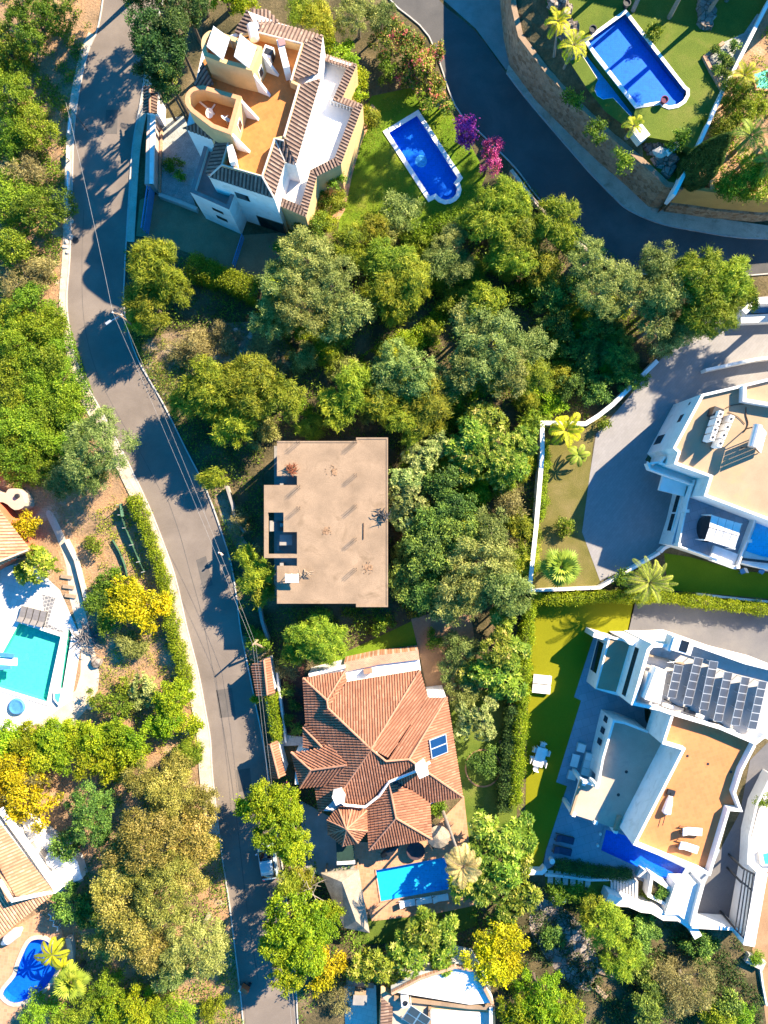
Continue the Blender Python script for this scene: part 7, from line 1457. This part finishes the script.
# raised garden
palm('left one of two slender palms leaning above the stone wall', 558, 22, 5.6, 1.5, 12, 'ypalm', base=(554,56), z0=ZG+1.6, seed=41, tr=.09, nl=20, ll=.4); palm('right one of two slender palms above the stone wall', 574, 46, 5.4, 1.7, 13, 'ypalm', base=(564,68), z0=ZG+1.6, seed=42, tr=.09, nl=20, ll=.4)
palm('small yellow palm at the lower end of the raised garden pool', 634, 126, 2.0, 1.2, 10, 'ypalm', z0=ZT, seed=43, nl=16, ll=.35)
def cypress(label, bx, by, h, r, z0):
    g = np.random.default_rng(5); x, y, _ = P(bx, by, z0); n = 46000; t = g.random(n)**.8; a = g.uniform(0, 6.28, n); prof = r*np.sin(np.pi*np.clip(.16+.84*t, 0, 1)**.62)**.8*(1-.15*t) + .05
    prof = prof*(1 + .05*np.sin(a*7+t*20)); C = np.column_stack([prof*np.cos(a), prof*np.sin(a), .3 + t*(h-.3)]) + g.normal(0, .05, (n, 3)); O = np.column_stack([np.cos(a), np.sin(a), .4+0*a]); D = O*.3 + np.array([0, 0, 1.0]) + g.normal(0, .3, (n, 3))
    e = thing('cypress', label, 'tree', (x, y, z0)); me = leaves_obj('crown', C, D, unit(O + g.normal(0, .45, (n, 3))), .2*g.uniform(.7, 1.3, n), .09, .45 + .2*np.sin(a*9)*np.sin(t*26) + g.normal(0, .2, n), KIND['cypress']['m']); o = bpy.data.objects.new('crown', me); COL.objects.link(o); o.parent = e
    part_mb(lambda mb: mb.tube([(x, y, z0-.05), (x, y, z0+h*.9)], [.16, .03], 7), 'trunk', bark_brown, e)
cypress('tall dark green cypress beside the white wall in the upper right garden', 690, 177, 7.6, 1.55, ZG)
many([(732,96,19,2.6,'lime bush beside the white wall in the upper right garden'),(724,124,18,2.4,'yellow bush between the white wall and the cypress tip'),(748,112,21,2.8,'green bush left of the aqua pool'),(742,172,24,2.8,'yellow green bush right of the cypress'),(728,188,17,2.0,'yellow bush above the ochre wall'),(760,180,22,2.6,'grey green bush above the right end of the ochre wall')], 'thicket', z0=ZG)
palm('bright palm beside the aqua pool in the upper right garden', 744, 76, 3.0, 1.6, 14, 'ypalm', z0=ZG, seed=51, nl=20, ll=.45); palm('green palm below the aqua pool in the upper right garden', 750, 136, 3.2, 1.9, 16, 'palm', z0=ZG, seed=52, nl=22, ll=.5); palm('bright palm at the right edge above the ochre wall', 768, 160, 3.0, 1.7, 14, 'palm', z0=ZG, seed=53)
for i, (x, y, r) in enumerate(((735,46,5),(722,56,5),(727,62,6),(718,70,5),(726,74,5),(716,50,5))): plant(x, y, r, .7, 'carob', 'small dark bush on the triangular gravel bed', 'bushes on the triangular gravel bed', ZT)
many([(656,30,9,.8,'low yellow plant on the lawn edge beside the raised garden pool'),(682,140,12,1.4,'small green bush at the lower lawn end above the cypress'),], 'bush', z0=ZT)
many([(594,132,12,1.4,'low dark bush on the slope below the half round basin'),(622,160,12,1.4,'low green bush on the slope above the stone wall'),(572,100,12,1.4,'low dark bush left of the overflow basin')], 'bush', z0=5.4)
# driveway villa garden
palm('yellow palm in the white wall crook above the palm garden', 566, 430, 2.6, 2.0, 11, 'ypalm', seed=61, el=(1.2,.1), nl=24, ll=.6, lw=.09)
banana('small banana plant on the grass below the yellow palm', 578, 455, 1.5, 1.3, 8, 'palm', seed=4); fan_palm('fan palm with pale star shaped crown in the palm garden', 561, 567, 3.2, 2.25, 19, seed=9)
palm('date palm at the white wall below the blue shaded driveway', 649, 582, 4.2, 2.9, 30, 'palm', seed=71, el=(1.3,-.5), droop=1.5, nl=38, ll=.42, lw=.038, tr=.24)
many([(565,524,11,1.0,'small dark shrub on the shaded grass of the palm garden'),(604,426,8,.9,'small bright shrub at the driveway corner by the white wall'),(640,374,9,1.2,'bright shrub beside the top of the villa driveway'),(622,576,11,1.3,'low shrub at the white wall left of the date palm')], 'bush')
# lower right slope
many([(606,930,24,4.2,'golden green tree below the white zigzag wall'),(622,958,22,3.8,'golden green tree lower on the dark slope'),(592,908,14,3.0,'small golden green tree under the stepping slabs')], 'pepper')
many([(688,985,28,3.0,'dry golden bush on the dark slope'),(664,976,18,2.4,'dry grey bush left of the dry golden bush')], 'dry'); 
many([(645,936,18,1.9,'dark bush directly below the white zigzag wall'),(700,948,18,1.8,'dark bush below the courtyard wall'),(650,1004,22,2.6,'dark bush at the bottom edge of the slope'),(726,1004,16,2.0,'dark bush at the bottom right on the slope'),(644,972,16,1.8,'dark bush between golden tree and dry bush'),(550,936,14,1.8,'dark bush at the upper end of the stony ravine')], 'carob')
many([(556,892,12,1.6,'green bush at the left end under the stepping slabs'),(572,894,12,1.6,'green bush in the middle under the stepping slabs'),(588,894,10,1.5,'green bush at the right end under the stepping slabs'),(650,896,6,.8,'small yellow green plant beside the garden stairs')], 'bush'); plant(661,893,9,1.0,'carob','dark plant inside the white planter box',z0=.6)
many([(718,1014,20,1.8,'bright yellow green shrub at the bottom edge near the brown track'),(744,1016,14,1.6,'yellow green shrub at the bottom edge beside the brown track'),(756,958,9,.9,'small yellow tuft beside the thick white wall end'),(764,800,9,1.8,'dark round bush in the side passage at the right edge')], 'thicket')
wall_thing('slope_wall', 'pale stone terrace slab beside the brown track at the lower right', [(747,958),(764,966)], .5, .6, .9, palerock); wall_thing('track_edging', 'thin white edging along the brown track at the lower right', [(760,962),(763,985),(767,1006)], .3, .3, .15, white, 'edging')
for i, (x, y) in enumerate(((592,980),(600,992),(606,974))): q = c3(x, y, .4); mb = MB(); mb.box((0,0,.1), (.5,2.0,.12), .3+i*.5); o = mb.obj('plank', wood_g); o.location = (q.x, q.y, .06); tag(o, ['bluish plank lying at the foot of the stony ravine', 'long plank lying lower in the dark ravine', 'thin plank lying right of the stony ravine'][i], 'plank')
# undergrowth nobody could count
road_ex = [L_W + L_E[::-1]]
scatter_cover('undergrowth', [(126,250),(200,262),(262,290),(300,235),(360,240),(470,205),(520,180),(640,280),(745,275),(700,340),(640,365),(596,400),(585,420),(541,422),(541,453),(535,525),(529,592),(470,612),(410,618),(320,660),(284,665),(250,664),(240,610),(225,530),(200,470),(165,402),(138,356)], 190000, 'bush', .0, 1.0, .2, .1, 3, [[(264,437),(388,437),(388,607),(264,607)], [(165,330),(280,330),(280,372),(165,365)]], .25, .5)
scatter_cover('dry_grass', [(128,330),(290,335),(300,372),(230,372),(166,402),(140,358)], 22000, 'grass', 0, .45, .3, .035, 5, (), .3, .62)
scatter_cover('dry_grass', [(-20,60),(70,60),(66,200),(62,300),(96,412),(130,480),(150,540),(170,600),(195,700),(205,790),(100,790),(98,640),(80,560),(40,500),(-20,480)], 60000, 'grass', 0, .35, .28, .035, 8, (), .52, .62)
scatter_cover('undergrowth', [(100,770),(212,790),(226,870),(240,1000),(250,1040),(70,1040),(60,990),(76,950),(84,880)], 40000, 'thicket', 0, .7, .18, .09, 12, (), .3, .4)
scatter_cover('undergrowth', [(520,875),(545,885),(606,900),(664,918),(692,930),(735,932),(748,960),(762,1000),(760,1040),(500,1040),(500,960)], 60000, 'darkhedge', 0, .6, .2, .1, 15, (), .45, .4)  # dark leaf kind puts the villa's shade on the slope into its colour
scatter_cover('undergrowth', [(275,770),(330,790),(352,842),(358,880),(370,940),(440,930),(480,905),(470,850),(515,830),(515,960),(470,970),(340,985),(300,1030),(290,900)], 36000, 'bush', .04, .5, .2, .1, 17, [[(300,800),(345,825),(355,842),(358,872),(370,935),(434,914),(476,905),(464,796),(320,876)]], .4, .4)
scatter_cover('lawn_grass', [(346,160),(378,100),(430,86),(462,128),(484,175),(470,213),(425,232),(372,240),(342,228)], 30000, 'grass', .03, .09, .16, .03, 19, [[(410,104),(380,132),(430,204),(460,200),(468,176)],[(336,168),(352,130),(372,104),(378,110),(362,140),(352,176),(345,210),(336,225),(330,215)]], .2, .42)
scatter_cover('garden_cover', [(676,194),(697,152),(724,92),(768,10),(800,-40),(900,-40),(880,200),(768,203),(690,190)], 64000, 'thicket', ZG, .7, .2, .1, 23, (), .4, .5)
scatter_cover('bright_weeds', smooth_line([(352,372),(366,352),(390,338),(420,322),(440,302),(462,288),(470,296),(450,318),(430,338),(400,352),(380,368),(362,384)], 2, True), 26000, 'ficus', 0, .5, .2, .1, 31, (), .2, .45)
scatter_cover('bright_weeds', [(280,655),(320,652),(412,618),(470,608),(470,600),(410,600),(300,612)], 12000, 'ficus', 0, .4, .18, .09, 33, (), .5, .4)
scatter_cover('bank_scrub', [(-20,-10),(80,-10),(92,24),(78,80),(68,140),(62,250),(56,300),(-20,300)], 70000, 'thicket', 0, .55, .18, .08, 41, (), .55, .45)
scatter_cover('bank_scrub', [(-20,300),(62,300),(100,412),(90,440),(70,470),(-20,470)], 60000, 'thicket', 0, .9, .18, .08, 43, (), .1, .45)
scatter_cover('orchard_scrub', [(96,510),(130,500),(160,600),(196,700),(205,770),(110,770),(98,650)], 26000, 'thicket', 0, .4, .18, .08, 45, (), .62, .5)
fr = random.Random(8); nf = 0
def in_poly(x, y, p):
    c = False; j = len(p)-1
    for i in range(len(p)):
        if (p[i][1] > y) != (p[j][1] > y) and x < (p[j][0]-p[i][0])*(y-p[i][1])/(p[j][1]-p[i][1]) + p[i][0]: c = not c
        j = i
    return c
cz = [(200,272),(262,292),(300,240),(400,240),(500,190),(600,290),(640,350),(590,395),(545,415),(534,520),(526,590),(480,604),(395,608),(395,430),(270,430),(230,440),(180,400),(290,372),(296,340)]
while nf < 120:
    x_, y_ = fr.uniform(180, 640), fr.uniform(190, 608)
    if not in_poly(x_, y_, cz): continue
    kn_ = fr.choice(['bush', 'pepper', 'thicket', 'olive', 'ficus', 'pepper']); plant(x_, y_, fr.uniform(10, 21), fr.uniform(1.1, 2.15), kn_, 'low shrub in the tangled undergrowth between the trees of the central plot', 'undergrowth shrubs of the central plot'); nf += 1
# ------------------------------------------------------------------ street things
q = c3(267, 860, .8); t = thing('parked_car', 'small pale blue car parked half under the lime trees on the shaded road', 'car', (q.x, q.y, Z2)); Mx = Matrix.Translation((q.x, q.y, Z2)) @ Matrix.Rotation(R(8), 4, 'Z'); carm = M_plain('pale_blue_paint', (.42,.52,.58), .04, 1, .25, .6, bstr=0)
def loft(secs, m, name, parent, smooth=True):
    n = len(secs[0]); mb = MB(); V = [Mx @ Vector(v) for s in secs for v in s]
    F = [[i*n+k, i*n+(k+1) % n, (i+1)*n+(k+1) % n, (i+1)*n+k] for i in range(len(secs)-1) for k in range(n)] + [[k for k in range(n)][::-1], [(len(secs)-1)*n+k for k in range(n)]]
    mb.add(V, F); o = mb.obj(name, m, parent, smooth=smooth); return o
def sec(y, w_, z0, z1, rnd=.12): return [(-w_, y, z0), (-w_*1.0, y, (z0+z1)/2), (-w_+rnd, y, z1), (w_-rnd, y, z1), (w_, y, (z0+z1)/2), (w_, y, z0)]
loft([sec(-2.0,.70,.35,.72), sec(-1.9,.80,.25,.86), sec(-1.4,.86,.22,.93), sec(0,.88,.22,.95), sec(1.0,.86,.22,.92), sec(1.75,.80,.24,.80), sec(2.05,.62,.32,.62)], carm, 'body', t)
loft([[(-.76,-1.75,.9),(-.76,-1.75,.92),(-.74,-1.7,.95),(.74,-1.7,.95),(.76,-1.75,.92),(.76,-1.75,.9)], sec(-1.2,.66,.9,1.40,.08), sec(-.4,.68,.9,1.47,.08), sec(.25,.66,.9,1.42,.08), sec(.95,.72,.88,.93,.05)], glassd, 'windows', t)
loft([sec(-1.2,.60,1.395,1.435,.06), sec(-.4,.63,1.46,1.505,.06), sec(.22,.60,1.41,1.45,.06)], carm, 'roof', t)
for x, y in ((-.8,-1.25),(.8,-1.25),(.8,1.3),(-.8,1.3)):
    mb = MB(); a, b = Mx @ Vector((x-.1, y, .31)), Mx @ Vector((x+.1, y, .31)); mb.tube([a, b], .31, 14); w_ = mb.obj('wheel', metal_d, t); mb = MB(); a, b = Mx @ Vector((x-.105, y, .31)), Mx @ Vector((x+.105, y, .31)); mb.tube([a, b], .18, 10); mb.obj('rim', metal_l, w_)
for x in (-.62,.62): mb = MB(); mb.box(Mx @ Vector((x, -1.97, .7)), (.22,.1,.16), R(8)); mb.obj('tail_light', M_plain('red_lamp', (.35,.02,.02), .05, 1, .3), t); mb = MB(); mb.box(Mx @ Vector((x*1.0, 1.95, .6)), (.26,.16,.14), R(8)); mb.obj('headlight', metal_l, t)
for x in (-.95,.95): mb = MB(); mb.box(Mx @ Vector((x, .75, .95)), (.18,.12,.12), R(8)); mb.obj('mirror', carm, t)
mb = MB(); mb.box(Mx @ Vector((0,-2.02,.5)), (.5,.03,.12), R(8)); mb.obj('number_plate', white, t)
# poles and cables
def pole(name, label, px, py, h, r=.1, m=None, cat='utility pole'):
    q = c3(px, py, 0); t = thing(name, label, cat, (q.x, q.y, 0)); part_mb(lambda mb: mb.tube([(q.x, q.y, -.05), (q.x, q.y, h)], [r*1.2, r*.8], 8), 'pole', m or wood_g, t); return t, q
t, q1 = pole('utility_pole', 'utility pole with street lamp at the road bend below the feathery corner tree', 140.5, 331, 6.4); x, y = q1.x, q1.y
part_mb(lambda mb: mb.box((x, y, 6.2), (1.1,.1,.1), R(-15)), 'crossarm', wood_g, t); part_mb(lambda mb: mb.tube([(x, y, 5.6), (x-.7, y-.55, 5.9)], .04, 5), 'lamp_arm', metal_l, t); part_mb(lambda mb: mb.box((x-.95, y-.7, 5.92), (.55,.22,.12), R(35)), 'lamp_head', metal_l, t)
for s_ in (-.4,.4): part_mb(lambda mb: mb.lathe((x+s_, y-s_*.25, 6.25), [(.05,0),(.07,.08),(.04,.16)], 8), 'insulator', white, t)
t, q2 = pole('wooden_pole', 'short leaning wooden pole beside the road at the lower shadow corner', 259.5, 638, 3.7, .1); part_mb(lambda mb: mb.tube([(q2.x+.9, q2.y-1.2, 0), (q2.x+.1, q2.y-.1, 2.6)], .12, 7), 'strut', wood_g, t)
t, q3 = pole('cable_post', 'thin cable post on the west side of the shaded upper street', 88, 131, 5.0, .03, metal_d)
t, q4 = pole('utility_pole', 'utility pole standing beyond the bottom edge of the picture', 306, 1060, 6.0)
def cable(label, a, b, sag=.5, r=.025, group=None):
    a, b = Vector(a), Vector(b); pts = []
    for i in range(15): f = i/14; p = a.lerp(b, f); p.z -= sag*4*f*(1-f); pts.append(p - a)
    mb = MB(); mb.tube(pts, r, 5); o = mb.obj('overhead_cable', cabm); o.location = a; return tag(o, label, 'cable', group)
cabm = M_plain('pale_cable', (.28,.28,.28), .1, 1, .6)
cable('overhead cable crossing the shaded upper street to the lamp pole', (q3.x, q3.y, 5.0), (x-.4, y+.1, 6.3), .3, .012); g_ = 'pair of road side cables'
cable('upper road side cable from the lamp pole to the leaning wooden pole', (x-.4, y+.1, 6.3), (q2.x, q2.y, 3.65), .6, .009); cable('lower road side cable from the lamp pole to the leaning wooden pole', (x+.4, y-.1, 6.3), (q2.x+.2, q2.y, 3.3), .8, .009)
cable('upper cable from the wooden pole along the road wall to the bottom', (q2.x, q2.y, 3.65), (q4.x, q4.y, 5.9), .9, .009); cable('lower cable from the wooden pole along the road wall to the bottom', (q2.x+.2, q2.y, 3.3), (q4.x+.3, q4.y, 5.6), 1.0, .009)
# manhole, red barrier, signs of use on the road
q = c3(75.5, 240.5, 0); mb = MB(); mb.lathe((0,0,0), [(.33,0),(.33,.008)], 18); o = mb.obj('manhole_cover', metal_d); o.location = (q.x, q.y, Z2+.002); tag(o, 'dark round manhole cover near the west kerb above the road bend', 'manhole cover')
t = thing('road_barrier', 'orange red plastic road barrier standing at the west kerb near the bottom', 'barrier', P(245,989,0)); q = c3(245,989,.6)
part_mb(lambda mb: mb.box((q.x, q.y, .6), (.8,.4,.7), R(-30)), 'panel', M_plain('orange_red_plastic', (.62,.13,.05), .1, 2, .6), t); part_mb(lambda mb: mb.box((q.x-.45, q.y-.05, .55), (.3,.3,.55), R(-30)), 'white_panel', white, t); part_mb(lambda mb: (mb.box((q.x-.3, q.y, .14), (.25,.6,.25), R(-30)), mb.box((q.x+.3, q.y, .14), (.25,.6,.25), R(-30))), 'feet', metal_d, t)
mb = MB(); 
pts = [(175,548),(182,572),(190,605),(203,650)]
# roadside wall above the thicket on the shaded road
wall_thing('roadside_wall', 'low pale wall between the shaded road and the yellow green trees', [(511,170),(534,200),(556,224),(574,240),(602,260),(632,275)], .7, .75, .35, pavement)
t = thing('white_roadside_fence', 'brown slatted bench like railing on the low roadside wall', 'railing', P(538,204,.75)); a, b = c3(531,195,1.3), c3(541,207,1.3); part_mb(lambda mb: mb.tube([a, b], .05, 5), 'rail', wood_g, t); part_mb(lambda mb: [mb.tube([a.lerp(b, f), (a.lerp(b, f).x, a.lerp(b, f).y, .7)], .04, 4) for f in (0,.33,.66,1)], 'post', wood_g, t)
# walls along the dirt path left of the shell
wall_thing('plot_wall', 'pale broken wall along the dirt path left of the concrete shell', [(226,486),(232,505),(236,523),(244,532)], 1.0, .9, .25, concrete_grey); wall_thing('plot_wall', 'low concrete wall piece in the shade between the shell and the leaning pole', [(259,606),(262,622),(268,640)], .8, .8, .3, concrete_grey)
for i, (x_, y_, r_) in enumerate(((208,340,.35),(236,330,.3),(250,336,.35),(262,325,.3),(215,358,.3),(240,352,.25),(195,366,.4),(204,362,.45))): boulder('boulder', 'pale stone in the dry clearing below the driveway hedge', x_, y_, r_, palerock, 'stones of the dry clearing', 90+i)
sheet('clearing', smooth_line([q_[:2] for q_ in PP([(142,345),(160,335),(200,328),(250,322),(285,340),(292,366),(270,372),(230,362),(190,372),(168,398),(150,375)])], 3, True), .006, M_patch('stony_ground', [(.3,(.14,.10,.065)),(.5,(.26,.19,.12)),(.65,(.34,.28,.2)),(.8,(.2,.15,.09))], .7, 9, .95, 6, .45, .8, .1))
sheet('dirt_path', PP([(216,478),(226,484),(236,510),(240,532),(250,548),(240,556),(226,528),(214,500)]), .008, bpy.data.materials['stony_ground'])
sheet('dirt_verge', PP([(238,634),(250,660),(258,664),(268,650),(256,640)]), .008, bpy.data.materials['stony_ground'])
# ------------------------------------------------------------------ the pedestrian
def skin_mesh(name, pts, edges, rad, m, parent, loc):
    me = bpy.data.meshes.new(name); me.from_pydata(pts, edges, []); me.materials.append(m); o = bpy.data.objects.new(name, me); COL.objects.link(o); o.parent = parent
    md = o.modifiers.new('skin', 'SKIN'); md.use_smooth_shade = True
    for i, r in enumerate(rad): me.skin_vertices[0].data[i].radius = (r, r) if not isinstance(r, tuple) else r
    me.skin_vertices[0].data[0].use_root = True
    s = o.modifiers.new('sub', 'SUBSURF'); s.levels = 1; s.render_levels = 2; return o
q = c3(221.5, 553.5, .8); t = thing('person', 'person in a white top and dark trousers standing alone on the sunny road', 'person', (q.x, q.y, Z2)); t.rotation_euler = (0, 0, R(150))
J = [(0,0,.95),(0,0,1.15),(0,.01,1.38),(0,0,1.48),(0,.02,1.56),(0,.03,1.68), (.1,0,.9),(.11,.03,.5),(.12,-.02,.09),(.13,.12,.04), (-.1,0,.9),(-.11,-.04,.5),(-.12,-.06,.09),(-.13,.08,.04), (.19,0,1.36),(.25,-.03,1.1),(.24,.08,.88), (-.19,0,1.36),(-.25,-.03,1.1),(-.24,.08,.88)]
E = [(0,1),(1,2),(2,3),(3,4),(4,5),(0,6),(6,7),(7,8),(8,9),(0,10),(10,11),(11,12),(12,13),(2,14),(14,15),(15,16),(2,17),(17,18),(18,19)]
rad = [(.14,.1),(.13,.09),(.15,.1),.055,.085,.08,.085,.06,.045,.04,.085,.06,.045,.04,.055,.042,.03,.055,.042,.03]
for sx in (-1, 1):
    w0 = 16 if sx > 0 else 19
    for k in range(4): b0 = len(J); J += [(sx*.24+(k-1.5)*.004, .085+(k-1.5)*.018, .80-.004*abs(k-1.5)), (sx*.235, .095+(k-1.5)*.019, .755)]; E += [(w0, b0), (b0, b0+1)]; rad += [.009, .008]
    b0 = len(J); J += [(sx*.22, .125, .83)]; E += [(w0, b0)]; rad += [.01]
skinm = M_plain('skin', (.42,.26,.18), .05, 2, .6); skin_mesh('body', J, E, rad, skinm, t, q)
skin_mesh('shirt', [(0,0,.92),(0,0,1.15),(0,.01,1.38),(0,0,1.44),(.19,0,1.37),(.245,-.03,1.14),(-.19,0,1.37),(-.245,-.03,1.14)], [(0,1),(1,2),(2,3),(2,4),(4,5),(2,6),(6,7)], [(.16,.12),(.15,.11),(.165,.115),.075,.07,.058,.07,.058], fabric_w, t, q)
skin_mesh('trousers', [(0,0,.98),(.1,0,.88),(.11,.03,.5),(.12,-.02,.12),(-.1,0,.88),(-.11,-.04,.5),(-.12,-.06,.12)], [(0,1),(1,2),(2,3),(0,4),(4,5),(5,6)], [(.155,.115),.1,.075,.062,.1,.075,.062], dkb, t, q)
def ell(c, s, m, name, parent):
    bm = bmesh.new(); bmesh.ops.create_uvsphere(bm, u_segments=14, v_segments=10, radius=1); me = bpy.data.meshes.new(name)
    for v in bm.verts: v.co = Vector((c[0]+v.co.x*s[0], c[1]+v.co.y*s[1], c[2]+v.co.z*s[2]))
    bm.to_mesh(me); bm.free(); me.materials.append(m); o = bpy.data.objects.new(name, me); COL.objects.link(o); o.parent = parent; return o
ell((0,.0,1.67), (.092,.108,.1), M_plain('brown_hair', (.05,.03,.02), .2, 5), 'hair', t)
ell((0,.128,1.62), (.016,.022,.026), skinm, 'nose', t); ell((.036,.112,1.645), (.012,.008,.008), metal_d, 'eye', t); ell((-.036,.112,1.645), (.012,.008,.008), metal_d, 'eye', t); ell((0,.112,1.575), (.028,.01,.008), M_plain('lips', (.35,.12,.1), .05), 'mouth', t)
for s_ in (-1,1): ell((s_*.09,.02,1.63), (.014,.022,.035), skinm, 'ear', t)
